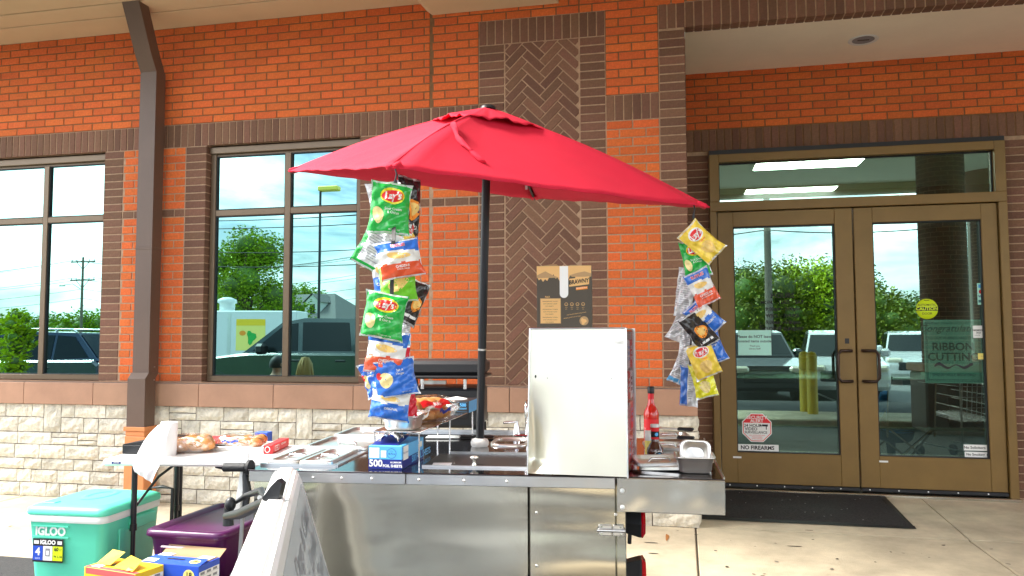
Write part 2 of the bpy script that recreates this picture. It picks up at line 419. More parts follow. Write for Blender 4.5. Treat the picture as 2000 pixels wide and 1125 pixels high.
# ================================================================== THE BUILDING
def brick_mesh(w, h, d, var, m, c=.0035):
    rnd = random.Random(hash((round(w, 3), round(h, 3), var)) & 0xffff)
    j = lambda a: rnd.uniform(-a, a)
    x, z = w / 2, h / 2
    out_ = [(-x, c, -z), (x, c, -z), (x, c, z), (-x, c, z)]
    inn = [(a * (1 - 2 * c / w) + j(.0008), j(.0012), b * (1 - 2 * c / h) + j(.0008)) for a, _, b in out_]
    bk = [(a, d, b) for a, _, b in out_]
    vs = inn + out_ + bk
    fs = [(0, 1, 2, 3)] + [(i + 4, (i + 1) % 4 + 4, (i + 1) % 4, i) for i in range(4)] + [(i + 8, (i + 1) % 4 + 8, (i + 1) % 4 + 4, i + 4) for i in range(4)]
    return vs, fs
BM = {}
def lay_bricks(parent, lst, name, limit=300, rest='brickwork', dep=.03):
    """lst: (cx, cz, w, h, rot, material, y); the largest in the picture become single objects, the rest one mesh"""
    def size(b):
        x, z, y = b[0], b[1], b[6]
        fw = x * math.sin(YAW) + y * math.cos(YAW); dx = x * math.cos(YAW) - y * math.sin(YAW)
        px, py = dx / fw * FOC, (z - CH) / fw * FOC
        seen = abs(px) < 1030 and -480 < py < 680
        hid = 80 < 1000 + px < 1380 and False
        return (1 if seen else 0) * 100 + b[2] * b[3] / fw ** 2
    lst = sorted(lst, key=size, reverse=True)
    for b in lst[:limit]:
        cx, cz, w, h, rot, m, y = b[:7]; d = b[7] if len(b) > 7 else dep
        k = (round(w, 3), round(h, 3), random.randrange(3), m, d)
        if k not in BM:
            vs, fs = brick_mesh(w, h, d, k[2], m); BM[k] = MB(m).add(vs, fs).mesh('brick')
        M = T(cx, y + random.uniform(-.0012, .0012), cz) @ Matrix.Rotation(-rot + random.uniform(-.003, .003), 4, 'Y')
        link(name, BM[k], parent, M)
    if lst[limit:]:
        mb = MB()
        for b in lst[limit:]:
            cx, cz, w, h, rot, m, y = b[:7]; d = b[7] if len(b) > 7 else dep
            vs, fs = brick_mesh(w, h, d, random.randrange(3), m)
            mb.add(vs, fs, m, T(cx, y + random.uniform(-.0012, .0012), cz) @ Matrix.Rotation(-rot, 4, 'Y'))
        o = mb.build(rest, parent); o['kind'] = 'stuff'
J = .010
def running(x0, x1, z0, rows, y, m='red_brick', pitch=2 * CO * 1.5, c=CO, off=0.0, skip=None, hh=None):
    """running bond between x0 and x1, cut bricks at both ends"""
    L_ = []; bl = pitch
    for r in range(rows):
        st = (off + (r % 2) * bl / 2) % bl
        x = x1 + st - math.ceil((x1 + st - x0) / bl) * bl - bl
        while x < x1:
            a, b = max(x, x0), min(x + bl, x1)
            if b - a > .035 and not (skip and skip((a + b) / 2, z0 + (r + .5) * c)):
                L_.append(((a + b) / 2, z0 + (r + .5) * c, b - a - J, c - J, 0, m, y))
            x += bl
    return L_
def quoins(x0, x1, z0, rows, y, c=CO, m='brown_brick', d=.03):
    return [((x0 + x1) / 2, z0 + (r + .5) * c, x1 - x0 - J, c - J, 0, m, y, d) for r in range(rows)]
def soldiers(x0, x1, z0, y, h=.2035, m='brown_brick', d=.03):
    n = max(1, round((x1 - x0) / CO)); w = (x1 - x0) / n
    return [(x0 + (i + .5) * w, z0 + h / 2, w - J, h - J, 0, m, y, d) for i in range(n)]

XA, XB = -5.053, -4.853      # pier between the windows: quoin, red, quoin
XC, XD = -4.229, -4.022
XE, XF = -2.599, -2.40       # right quoin of the second window
XG, XH, XI, XJ = -1.577, -1.365, -0.76, -0.557
XK, XL = -0.148, 0.055
wall = thing('brick_wall', 'orange red brick front wall with dark brick bands, piers and a herringbone panel', 'brick wall', kind='structure')
mo = MB('red_mortar'); f0, f1 = YW + .0055, YW + .30
for a, b in (((-9, f0, -.3), (XL - .008, f1, ZS - .002)), ((-9, f0, ZT), (XL - .008, f1, 5.2))):
    mo.box(a, b)
mo.build('mortar_bed', wall)
mo = MB('mortar')
for x0, x1 in ((-9, -6.75), (XA + .008, XD - .008), (XE + .008, XL - .008)):
    mo.box((x0, f0, ZS - .002), (x1, f1, ZB + .008))
mo.box((-9, f0 + .0005, ZB + .008), (XL - .008, f1, ZT))
mo.build('mortar_bed', wall)
mo = MB('mortar')                       # brown mortar behind the panel and quoins that climb above the band
mo.box((XG, f0 - .001, ZT), (XJ, f0 + .05, 3.953)); mo.box((XK, f0 - .001, ZT), (XL - .008, f0 + .05, 3.966)); mo.build('mortar_bed', wall)
red = []
ctrl = -1.981
rz = ZT; ZL = 3.76
n_up = 14
red += running(-8, ctrl - .008, rz, 13, YW, off=.05)
red += running(ctrl + .008, XG, rz, 10, YW, off=.02)
red += running(ctrl + .008, XI + .0, rz + 10 * CO, 4, YW, off=.02, skip=lambda x, z: x > XG - .02 and z < 3.95)
red += running(XJ, XK, rz, 10, YW, off=.1)
red += running(XI, XL, rz + 10 * CO, 8, YW, off=.1, skip=lambda x, z: (x < XJ and z < 3.96) or (x > XK and z < 3.96))
red += running(-8, -6.85, ZS, 30, YW, c=CW, off=.1)
belt = 25
def with_belt(x0, x1, off):
    L_ = running(x0, x1, ZS, 30, YW, c=CW, off=off); r_ = []
    for b in L_:
        row = int((b[1] - ZS) / CW)
        r_.append(b if row != 21 else (b[0], b[1], b[2], b[3], 0, 'brown_brick', YW))
    return r_
red += with_belt(XB, XC, .0)
red += with_belt(XF, ctrl - .008, .13)
red += with_belt(ctrl + .008, XG, .02)
red += running(XJ, XK, ZS, 30, YW, c=CW, off=.1)
lay_bricks(wall, red, 'brick', 300)
sol = soldiers(-8, ctrl - .004, ZB, YW) + soldiers(ctrl + .004, XG, ZB, YW) + soldiers(XG, XJ, 3.953 - .2035, YW) + soldiers(XJ, XK, ZB, YW)
lay_bricks(wall, sol, 'soldier_brick')
qs = quoins(-6.95, -6.75, ZS, 30, YW, CW) + quoins(XA, XB, ZS, 30, YW, CW, d=.2) + quoins(XC, XD, ZS, 30, YW, CW, d=.2) + quoins(XE, XF, ZS, 30, YW, CW, d=.2)
qs += quoins(XG, XH, ZS, 40, YW, CW) + quoins(XI, XJ, ZS, 40, YW, CW) + quoins(XK, XL, ZS, 40, YW, CW, d=.12)
lay_bricks(wall, soldiers(XK, XL, ZL, YW, d=.12), 'soldier_brick')
lay_bricks(wall, qs, 'quoin_brick', 300)
# herringbone panel, set back a little
hb = []
bw, bl = CO, CO * 3
px0, px1, pz0, pz1 = XH + .004, XI - .004, ZS + .003, 3.953 - .2035 - .003
def clip(poly, x0, x1, z0, z1):
    for ax, lim, sg in ((0, x0, 1), (0, x1, -1), (1, z0, 1), (1, z1, -1)):
        o_ = []
        for i in range(len(poly)):
            p, q = poly[i], poly[(i + 1) % len(poly)]
            ip, iq = (p[ax] - lim) * sg >= 0, (q[ax] - lim) * sg >= 0
            if ip: o_.append(p)
            if ip != iq:
                t = (lim - p[ax]) / (q[ax] - p[ax]); o_.append((p[0] + (q[0] - p[0]) * t, p[1] + (q[1] - p[1]) * t))
        poly = o_
        if len(poly) < 3: return []
    return poly
c45 = math.sqrt(.5); cxm = (px0 + px1) / 2
for k in range(-60, 60):
    for q in range(-12, 12):
        for t in (0, 1):
            gx, gz = k, k + q * 6
            r_ = (gx, gz, gx + 3, gz + 1) if t == 0 else (gx + 3, gz - 2, gx + 4, gz + 1)
            g = .07
            cor = [(r_[0] + g, r_[1] + g), (r_[2] - g, r_[1] + g), (r_[2] - g, r_[3] - g), (r_[0] + g, r_[3] - g)]
            P = [((a - b) * c45 * bw + cxm + .03, (a + b) * c45 * bw + 2.3) for a, b in cor]
            # lattice leans 45 degrees
            if max(p[0] for p in P) < px0 or min(p[0] for p in P) > px1 or max(p[1] for p in P) < pz0 or min(p[1] for p in P) > pz1: continue
            P = clip(P, px0 + .004, px1 - .004, pz0, pz1)
            if len(P) >= 3:
                ar = abs(sum(P[i][0] * P[(i + 1) % len(P)][1] - P[(i + 1) % len(P)][0] * P[i][1] for i in range(len(P)))) / 2
                if ar > .0004: hb.append((ar, P))
seen_ = set()
hb.sort(key=lambda a: -a[0])
for ar, P in hb:
    cx = sum(p[0] for p in P) / len(P); cz = sum(p[1] for p in P) / len(P)
    key = (round(cx, 3), round(cz, 3))
    if key in seen_: continue
    seen_.add(key)
    Q = [(p[0] - cx, p[1] - cz) for p in P]
    n = len(Q)
    vs = [(a * .95, 0, b * .95) for a, b in Q] + [(a, .004, b) for a, b in Q] + [(a, .03, b) for a, b in Q]
    fs = [tuple(range(n))] + [(i + n, (i + 1) % n + n, (i + 1) % n, i) for i in range(n)] + [(i + 2 * n, (i + 1) % n + 2 * n, (i + 1) % n + n, i + n) for i in range(n)]
    MB('brown_brick').add(vs, fs).build('herringbone_brick', wall, T(cx, YW + .0 + random.uniform(-.001, .001), cz))
# porch lintel over the entrance and wall above it
lint = thing('porch_lintel', 'dark soldier brick lintel over the recessed entrance porch', 'lintel', kind='structure')
ZL = 3.76
MB('mortar').box((XL - .0075, YW + .0055, ZL + .008), (6.2, YW + .11, ZL + .205)).build('mortar_bed', lint)
MB('red_mortar').box((XL - .0075, YW + .0055, ZL + .205), (6.2, YW + .11, 5.2)).build('mortar_bed', lint)
sl = soldiers(XL - .002, 6.0, ZL, YW, h=.2035, d=.06)
lay_bricks(lint, sl, 'soldier_brick')
lay_bricks(lint, [(x, ZL - .0, w, .09, 0, 'brown_brick', 0) for x, z, w, h, r_, m, y, d in []], 'brick')
und = MB('brown_brick')
for x, z, w, h, r_, m, y, d in sl:
    und.box((x - w / 2, YW + .062, ZL + .002), (x + w / 2, YW + .112, ZL + .03), bev=.003)
o = und.build('brick_soffit', lint); o['kind'] = 'stuff'
lay_bricks(lint, running(XL + .01, 6.0, ZL + .2035, 14, YW, off=.1), 'brick', 300)
# entry wall (recessed)
ew = thing('entry_wall', 'shaded brick wall around the glass entrance doors, dark soldier course above', 'brick wall', kind='structure')
y0 = YD + .0055
m_ = MB('mortar')
m_.box((XL, y0, -.1), (.252, y0 + .25, 3.076)); m_.box((2.654, y0, -.1), (6.2, y0 + .25, 3.076))
m_.build('mortar_bed', ew)
MB('red_mortar').box((XL, y0, 3.076), (6.2, y0 + .25, 3.9)).build('mortar_bed', ew)
lay_bricks(ew, running(XL, 6.0, 3.073 + .2035, 8, YD, off=.03), 'brick', 300)
lay_bricks(ew, soldiers(XL, 6.0, 3.073, YD), 'soldier_brick')
lay_bricks(ew, quoins(XL, .252, .0, 45, YD) + quoins(2.656, 2.86, 0, 45, YD, d=.1), 'quoin_brick')
lay_bricks(ew, running(2.86, 6, 0, 45, YD), 'brick', 300)
# porch side walls (the one at the picture's edge is seen edge-on)
pw = thing('porch_side_wall', 'brick return wall closing the left side of the entrance porch', 'brick wall', kind='structure')
MB('mortar').box((-.25, f1, -.2), (XL - .008, YD + .25, 3.9)).build('mortar_bed', pw)
qq = MB('brown_brick')
for r_ in range(int(3.75 / CO)):
    for k in range(5):
        ya = YW + .13 + k * .2031 + (.1 if r_ % 2 else 0)
        if ya + .193 < YD: qq.box((XL - .03, ya, r_ * CO + .005), (XL - .001, ya + .193, (r_ + 1) * CO - .005))
o = qq.build('brickwork', pw); o['kind'] = 'stuff'
tag(MB('ceiling_paint').box((XL, YW + .115, 3.80), (6.2, YD + .005, 3.95)).build('porch_ceiling'), 'cream painted ceiling inside the entrance porch', 'ceiling', kind='structure')
tag(MB('red_brick').box((6.0, YW, -.2), (6.3, YD + .3, 5.2)).build('porch_end_wall'), kind='structure')
cl = thing('ceiling_light', 'round recessed downlight in the cream porch ceiling', 'ceiling light', at_z(1686, 78, 3.80))
MB('grey_white_plastic').lathe([(.085, 0), (.10, -.006), (.115, -.004), (.115, .002), (.09, .002)], 28).build('trim_ring', cl)
MB('grey_ink').lathe([(.085, -.002), (.075, .03), (.05, .05)], 24).build('reflector', cl)
MB('black_plastic').box((-.045, -.012, -.003), (.045, .012, .004)).build('baffle', cl)

# stone veneer
st = thing('stone_wall', 'pale rough ashlar stone base of the wall below the brown sill', 'stone wall', kind='structure')
SX0, SX1, SZ1 = -7.2, 0.100, ZS - .207
MB('stone_mortar').box((-9, YW - .018, -.3), (SX1 - .02, YW + .006, SZ1)).build('mortar_bed', st)
rows = []; z = 0.0; rs = random.Random(5)
stones = []
hs_ = [.125, .115, .10, .125, .11, .135, .12]
tot = sum(hs_); hs_ = [h * SZ1 / tot for h in hs_]
busy = []
z = 0
for ri, h in enumerate(hs_):
    x = SX0
    top = z + h
    while x < SX1 - .01:
        blk = [b for b in busy if b[0] <= x + .001 < b[1] and b[2] > z + .01]
        if blk: x = blk[0][1]; continue
        nxt = min([b[0] for b in busy if b[0] > x + .001 and b[2] > z + .01] + [SX1])
        w = rs.choice([.15, .19, .22, .25, .28, .33]) * rs.uniform(.9, 1.1)
        if nxt - (x + w) < .09: w = nxt - x
        hh = h
        if ri < len(hs_) - 1 and rs.random() < .16 and w < .24:
            hh = h + hs_[ri + 1]; busy.append((x, x + w, z + hh))
        if hh == h and h > .10 and rs.random() < .12:
            s_ = rs.uniform(.4, .6); stones.append((x, z, w, h * s_)); stones.append((x, z + h * s_, w, h * (1 - s_)))
        else: stones.append((x, z, w, hh))
        x += w
    z = top
def stone_mesh(w, h, seed, endx=False):
    g = .0035; nx, nz = max(4, int(w / .04)), max(3, int(h / .03)); r_ = random.Random(seed)
    nx = min(nx, 6); nz = min(nz, 5)
    W_, H_ = w - 2 * g, h - 2 * g
    vs = []; fs = []
    base = r_.uniform(-.003, .010); tx, tz = r_.uniform(-.006, .006), r_.uniform(-.008, .005)
    for j in range(nz + 1):
        for i in range(nx + 1):
            u, v = i / nx, j / nz
            e = min(1, min(u, 1 - u) * W_ / .018) * min(1, min(v, 1 - v) * H_ / .014)
            y = -.022 - e * (.010 + base) - (e > .5) * (tx * (u - .5) * 2 + tz * (v - .5) * 2 + r_.uniform(-.0055, .0055))
            jx = r_.uniform(-.004, .004) if 0 < u < 1 else r_.uniform(-.0018, .0018); jz = r_.uniform(-.004, .004) if 0 < v < 1 else r_.uniform(-.002, .002)
            vs.append(((u - .5) * W_ + jx, y, (v - .5) * H_ + jz))
    b = nx + 1
    fs = [(j * b + i, j * b + i + 1, (j + 1) * b + i + 1, (j + 1) * b + i) for j in range(nz) for i in range(nx)]
    rim = [i for i in range(b)] + [j * b + nx for j in range(1, nz + 1)] + [nz * b + i for i in range(nx - 1, -1, -1)] + [j * b for j in range(nz - 1, 0, -1)]
    k = len(vs); vs += [(vs[i][0], .0, vs[i][2]) for i in rim]; n = len(rim)
    fs += [(k + i, k + (i + 1) % n, rim[(i + 1) % n], rim[i]) for i in range(n)]
    return vs, fs
cnt = 0
for i, (x, z, w, h) in enumerate(stones):
    vs, fs = stone_mesh(w, h, i)
    MB('stone').add(vs, fs).build('stone', st, T(x + w / 2, YW, z + h / 2))
# right-hand end of the stone base: returns into the porch
for i, h in enumerate(hs_):
    zz = sum(hs_[:i])
    for k in range(2):
        vs, fs = stone_mesh(.15, h, 900 + i * 2 + k)
        MB('stone').add(vs, fs).build('stone', st, T(SX1 - .031, YW + .055 + k * .15, zz + h / 2) @ R(90, 'Z'))
# sill course: long cast stone blocks with chamfered top
sl_ = thing('sill_course', 'brown cast stone sill course running along the wall above the pale stones', 'sill', kind='structure')
xs = [-7.6] + [at_y(px, 770, YW - .05).x for px in (47, 182, 388, 534, 690)]
xs += [at_y(838, 770, YW - .05).x, at_y(995, 770, YW - .05).x, at_y(1150, 770, YW - .05).x, .10]
for a, b in zip(xs, xs[1:]):
    z1 = ZS - .001; z0 = SZ1; f = YW - .055
    MB('sill_stone').prism([(f, z0 + .003), (f, z1 - .022), (f + .018, z1 - .003), (YW + .095, z1), (YW + .095, z0 + .003)], -(b - a) / 2 + .003, (b - a) / 2 - .003, axis='x').build('sill_block', sl_, T((a + b) / 2, 0, 0))
MB('stone_mortar').box((-7.6, YW - .045, SZ1 + .004), (.09, YW + .09, ZS - .006)).build('mortar_bed', sl_)

# windows
def window(label, x0, x1, mull, zr):
    o = thing('window', label, 'window', ((x0 + x1) / 2, YW, ZS), group='bronze framed windows in the brick wall')
    cx = (x0 + x1) / 2; a, b = x0 - cx, x1 - cx; Hh = ZB - ZS; f, bk = .065, .135
    fr = MB('bronze'); t = .05
    fr.box((a + .002, f, .003), (b - .002, bk, t), bev=.003); fr.box((a + .002, f - .02, Hh - t - .012), (b - .002, bk, Hh - .006), bev=.003)
    fr.box((a + .002, f + .015, Hh - t - .032), (b - .002, bk, Hh - t - .012), bev=.002)
    fr.box((a + .002, f + .001, t), (a + t, bk, Hh - t - .012), bev=.003); fr.box((b - t, f + .001, t), (b - .002, bk, Hh - t - .012), bev=.003)
    fr.build('frame', o)
    m = mull - cx
    MB('bronze').box((m - .027, f + .002, t), (m + .027, bk, Hh - t - .032), bev=.003).build('mullion', o)
    for q0, q1 in ((a + t, m - .027), (m + .027, b - t)):
        MB('bronze').box((q0, f + .004, zr - .026), (q1, bk, zr + .026), bev=.003).build('crossbar', o)
        for z0, z1 in ((t, zr - .026), (zr + .026, Hh - t - .032)):
            gk = MB('black_rubber'); e = .008; y0_, y1_ = f + .012, f + .029
            gk.box((q0, y0_, z0), (q0 + e, y1_, z1)); gk.box((q1 - e, y0_, z0), (q1, y1_, z1)); gk.box((q0 + e, y0_, z0), (q1 - e, y1_, z0 + e)); gk.box((q0 + e, y0_, z1 - e), (q1 - e, y1_, z1))
            p = MB('window_glass').box((q0, f + .030, z0), (q1, f + .036, z1)).build('pane', o); gk.build('gasket', p)
    MB('interior_dark').box((a, .30, 0), (b, .34, Hh)).build('dark_backing', o)  # added dark sheet, stands in for the unlit room behind the panes
    return o
zr = at_y(560, 411, 6.05).z - ZS
window('wide window between the downspout and the red umbrella, reflecting a tree and a dark truck', XD, XE, at_y(560, 500, 6.05).x, zr)
window('window cut by the left edge of the photo, reflecting a utility pole and a blue car', -6.75, XA, at_y(86, 500, 6.05).x, zr)
tag(MB('black_rubber').box((-7, YW + .31, -.2), (0, YW + .5, 5)).build('black_backing'), kind='structure')  # added black slab in place of the unlit rooms behind the windows

# downspout with elbow and offset foot
ds = thing('downspout', 'square brown metal downspout running from the eave to an orange block', 'downspout', (at_y(290, 500, YW - .13).x, YW - .13, 0))
hw, hd = .078, .062
def sq_tube(mb, pts, w, d):
    vs = []
    for i, p in enumerate(pts):
        for a, b in ((-w, -d), (w, -d), (w, d), (-w, d)): vs.append((p[0] + a, p[1] + (b if p[3] == 0 else 0), p[2] + (0 if p[3] == 0 else b * 1.0)))
    n = len(pts)
    mb.add(vs, [(i * 4 + j, i * 4 + (j + 1) % 4, (i + 1) * 4 + (j + 1) % 4, (i + 1) * 4 + j) for i in range(n - 1) for j in range(4)] + [(0, 3, 2, 1), tuple((n - 1) * 4 + k for k in range(4))])
    return mb
z_el = at_y(288, 146, YW - .13).z; z_ft = at_y(268, 728, YW - .13).z; z_b = at_y(270, 832, YW - .17).z
m = MB('gutter'); sq_tube(m, [(0, 0, z_ft, 0), (0, 0, 2.2, 0), (0, 0, z_el, 0)], hw, hd); m.build('pipe', ds)
m = MB('gutter'); sq_tube(m, [(.0, 0, z_el, 0), (.02, -.10, z_el + .12, 0), (.17, -.60, z_el + .72, 0), (.28, -1.0, z_el + 1.2, 0)], hw, hd); m.build('elbow', ds)
m = MB('gutter'); sq_tube(m, [(0, -.045, z_b, 0), (0, -.045, z_ft - .045, 0), (0, -.002, z_ft + .004, 0)], hw + .006, hd + .004); m.build('foot_pipe', ds)
m = MB('gutter'); zc = at_y(288, 486, YW - .15).z; m.box((-hw - .003, -hd - .003, zc - .012), (hw + .003, hd + .002, zc + .012), bev=.003); m.build('collar', ds)
m = MB('gutter_base'); m.box((-hw - .03, -.12, z_b - .035), (hw + .02, .05, z_b), bev=.004); m.box((-hw - .015, -.11, z_b - .075), (hw + .01, .05, z_b - .036), bev=.004)
m.box((-hw - .02, -.115, -.02), (hw + .02, .05, z_b - .077), bev=.006); m.build('base_block', ds)
for zz in (z_ft - .06, z_ft + .05): MB('steel_trim').cyl((hw + .004, 0, zz), (hw + .012, 0, zz), .006, n=8).build('rivet', ds)

# eave soffit, gutter, and the entrance canopy
ZE = at_y(400, 49, YW).z
ev = thing('eave', 'beige ribbed eave soffit along the top of the wall left of the canopy', 'eave', kind='structure')
e = MB('soffit'); yy = YW + .02
for k, w in enumerate((.33, .02, .22, .02, .24, .02, .3)):
    if k % 2 == 0: e.box((-9, yy - w, ZE), (ctrl - .04, yy, ZE + .03), bev=.004)
    else: e.box((-9, yy - w, ZE + .012), (ctrl - .04, yy, ZE + .03))
    yy -= w
e.build('soffit_board', ev)
MB('gutter').box((-9, yy - .14, ZE - .03), (ctrl - .04, yy, ZE + .13), bev=.01).build('gutter', ev)
MB('roof_shingle').prism([(yy - .14, ZE + .13), (YW + .3, ZE + .14), (YW + .3, ZE + 1.0)], -9, ctrl - .04, axis='x').build('roof', ev)
cp = thing('entrance_canopy', 'deep canopy over the entrance drive with a beige beam meeting the wall', 'canopy', kind='structure')
b0 = at_y(845, 30, YW); b1 = at_y(1091, 8, YW)
MB('soffit').prism([(b0.x, b0.z), (b1.x, b0.z), (b1.x, b0.z + .7), (b0.x - .10, b0.z + .7), (b0.x - .10, b0.z + .10), (b0.x - .05, b0.z + .04)], -3.3, YW - .003, axis='y').build('beam', cp)
MB('ceiling_paint').box((b1.x, -3.0, 4.60), (6.6, YW - .003, 4.75)).build('canopy_ceiling', cp)
MB('soffit').box((b0.x - .1, -3.3, 4.4), (6.9, -3.0, 5.1), bev=.02).build('beam', cp)
MB('soffit').box((6.6, -3.0, 4.2), (6.9, YW, 5.1), bev=.02).build('beam', cp)
MB('roof_shingle').box((b0.x - .1, -3.3, 5.1), (6.9, YW + .1, 5.25)).build('canopy_roof', cp)
def can_light(x, y):
    o = thing('canopy_light', 'round recessed light in the canopy ceiling, ' + ('outer' if y < 2 else 'inner') + (' right' if x > 3 else ' left') + ' one of four', 'ceiling light', (x, y, 4.6), group='canopy downlights over the entrance drive')
    MB('steel_pan').lathe([(.10, 0), (.13, -.008), (.14, 0)], 20).build('trim_ring', o); MB('amber_lamp').lathe([(.001, -.003), (.10, -.003)], 20).build('lens', o)
for x, y in ((4.6, 1.2), (4.6, 4.2), (1.6, 1.2), (1.6, 4.2)): can_light(x, y)
def pillar(x, y, lab):
    o = thing('brick_pillar', lab, 'pillar', (x, y, 0), group='round brick canopy pillars')
    g = MB('brown_brick'); n = 22; r = .32
    sh = MB('mortar').cyl((0, 0, 1.0), (0, 0, 4.6), r - .008, n=44); sh.build('mortar_core', o)
    for k in range(int(3.2 / CO)):
        for i in range(n // 2 + 1):
            a0 = 2 * PI * (i + (k % 2) * .5) / (n // 2 + 1); a1 = a0 + 2 * PI / (n // 2 + 1) - .03; z0 = 1.0 + k * CO
            ar = [a0 + (a1 - a0) * t / 3 for t in range(4)]
            vs = [(r * math.cos(t), r * math.sin(t), z0 + dz) for dz in (0, CO - .01) for t in ar]
            g.add(vs, [(t, t + 1, t + 5, t + 4) for t in range(3)])
    q = g.build('brickwork', o); q['kind'] = 'stuff'
    MB('sill_stone').box((-.44, -.44, .88), (.44, .44, 1.0), bev=.02).build('cap_stone', o)
    MB('gutter').box((-.40, -.40, 0), (.40, .40, .88), bev=.03).build('plinth', o)  # dark colour stands in for the shade on the pillar base
    MB('sill_stone').lathe([(.32, 4.2), (.38, 4.25), (.42, 4.45), (.47, 4.6)], 30).build('capital', o)
pillar(3.75, 1.95, 'round brick canopy pillar on a square base coloured dark for shade, mirrored in the right glass door')
pillar(5.9, -2.4, 'outer round brick pillar at the far right corner of the canopy')
pillar(-1.4, -2.6, 'outer round brick pillar at the far left corner of the canopy')

# ------------------------------------------------------------------ entrance doors
XF0, XF1 = .254, 2.652
dz0 = .085
fr = thing('door_frame', 'bronze metal frame with a glass transom above the double entrance doors', 'door frame', (0, YD, 0))
m = MB('door_bronze'); f, bk = -.06, .07
m.box((XF0, f, .0), (.312, bk, 2.515), bev=.004); m.box((2.585, f, .0), (XF1, bk, 2.515), bev=.004)
m.box((XF0, f, 2.515), (XF1, bk, 2.60), bev=.004)
m.box((XF0, f, 2.60), (.338, bk, 3.03), bev=.004); m.box((2.568, f, 2.60), (XF1, bk, 3.03), bev=.004)
m.box((.338, f, 2.957), (2.568, bk, 3.03), bev=.004); m.build('frame_member', fr)
MB('black_metal').box((XF0, f + .015, 3.031), (XF1, bk, 3.071)).build('head_gap', fr)
tp = MB('door_glass').box((.338, .012, 2.60), (2.568, .02, 2.957)).build('transom_pane', fr)
g = MB('black_rubber')
for a, b in (((.338, -.004, 2.60), (2.568, .012, 2.608)), ((.338, -.004, 2.947), (2.568, .012, 2.957)), ((.338, -.004, 2.608), (.346, .012, 2.947)), ((2.556, -.004, 2.608), (2.568, .012, 2.947))): g.box(a, b)
g.build('gasket', tp)
MB('steel_body').box((XF0, f - .05, .04), (XF1, bk, .082), bev=.006).build('threshold', fr)
def door(lab, x0, x1, g0, g1, hx):
    o = thing('door', lab, 'door', (x0, YD, dz0), group='pair of bronze framed glass entrance doors')
    w = x1 - x0; a, b = g0 - x0, g1 - x0; z0, z1, H_ = .385 - dz0, 2.375 - dz0, 2.512 - dz0; f, bk = -.035, .05
    MB('door_bronze').box((.004, f, .035), (a, bk, H_ - .004), bev=.004).build('stile', o)
    MB('door_bronze').box((b, f, .035), (w - .004, bk, H_ - .004), bev=.004).build('stile', o)
    MB('door_bronze').box((a, f + .001, .035), (b, bk, z0), bev=.003).build('bottom_rail', o)
    MB('door_bronze').box((a, f + .001, z1), (b, bk, H_ - .004), bev=.003).build('top_rail', o)
    p = MB('door_glass').box((a, .012, z0), (b, .019, z1)).build('pane', o)
    g = MB('black_rubber'); e = .008
    g.box((a, f + .012, z0), (a + e, .012, z1)); g.box((b - e, f + .012, z0), (b, .012, z1)); g.box((a + e, f + .012, z1 - e), (b - e, .012, z1)); g.box((a + e, f + .012, z0), (b - e, .012, z0 + e))
    g.build('gasket', p)
    sw = MB('black_rubber').box((.004, f - .012, .004), (w - .004, bk, .034), bev=.004)
    sw.build('sweep', o)
    for i in range(5):
        x = w * (i + .3) / 5; MB('white_ink').cyl((x, f - .013, .02), (x, f - .016, .02), .006, n=8).build('screw', o)
    # pull handle
    h0, h1 = .93, 1.19; c = hx - x0
    s_ = 1 if c < w / 2 else -1
    pts = [(c + s_ * 0, f, h0), (c, f - .035, h0), (c + s_ * .09, f - .06, h0), (c + s_ * .115, f - .065, h0 + .03), (c + s_ * .115, f - .065, h1 - .03), (c + s_ * .09, f - .06, h1), (c, f - .035, h1), (c, f, h1)]
    MB('handle_bronze').tube(pts, .0135, 10).build('handle', o)
    MB('white_plastic').box((.15 if s_ > 0 else .10, f - .002, z0 - .05), (.22 if s_ > 0 else .17, f, z0 - .035)).build('label_strip', o)
    bar = MB('steel_body').box((a, .09, 1.02 - dz0), (b, .13, 1.10 - dz0), bev=.008).build('push_bar', o)
    MB('steel_body').box((a, .06, .60 - dz0), (b, .075, .625 - dz0)).build('cross_rail', o)
    return o
dl = door('left glass entrance door with the octagonal security sticker', .314, 1.450, .452, 1.302, 1.45 - .045)
dr = door('right glass entrance door with the round yellow caution sticker', 1.454, 2.583, 1.609, 2.455, 1.454 + .045)
MB('black_metal').box((1.36 - .314, -.037, 1.28 - .03), (1.395 - .314, -.034, 1.325 - .03)).build('lock_cover', dl)
# stickers on the glass: flat sheets on the face of the panes
YG = YD + .0105
def sheet(name, lab, cat, px0, py0, px1, py1, base='white_ink', y=YG, M=None):
    """an empty at the sheet's middle; returns (object builder, width, height)"""
    a = at_y(px0, py0, y); b = at_y(px1, py1, y)
    return a, b
def sticker(name, lab, cat, box, y=YG):
    a = at_y(box[0], box[1], y); b = at_y(box[2], box[3], y)
    w, h = b.x - a.x, a.z - b.z
    return Matrix.Translation(((a.x + b.x) / 2, y, (a.z + b.z) / 2)) @ FRONT, w, h
def up(M, k): return M @ T(0, 0, .0006 * k)
MB_ = MB
def finish(mb, name, lab, cat, M, group=None):
    return tag(mb.build(name, None, M), lab, cat, group)
M, w, h = sticker('', '', '', (1449, 807, 1508, 864))
mb = MB('white_ink')
def octa(r, sx, sy): return [(r * math.cos(PI / 8 + PI / 4 * i) * sx, r * math.sin(PI / 8 + PI / 4 * i) * sy) for i in range(8)]
mb.prism(octa(.54, w, h), 0, .0004); mb.prism(octa(.51, w, h), .0005, .0008, 'red_ink'); mb.prism(octa(.485, w, h), .0009, .0012)
O_ = octa(.485, w, h)
yc = h * .17
topo = [p for p in O_ if p[1] > yc]; topo.sort(key=lambda p: math.atan2(p[1], p[0]))
ins = clip(octa(.485, w, h), -9, 9, yc, 9)
mb.prism(ins, .0013, .0016, 'red_ink')
fz = lambda z: (lambda a, b: (a, b, z))
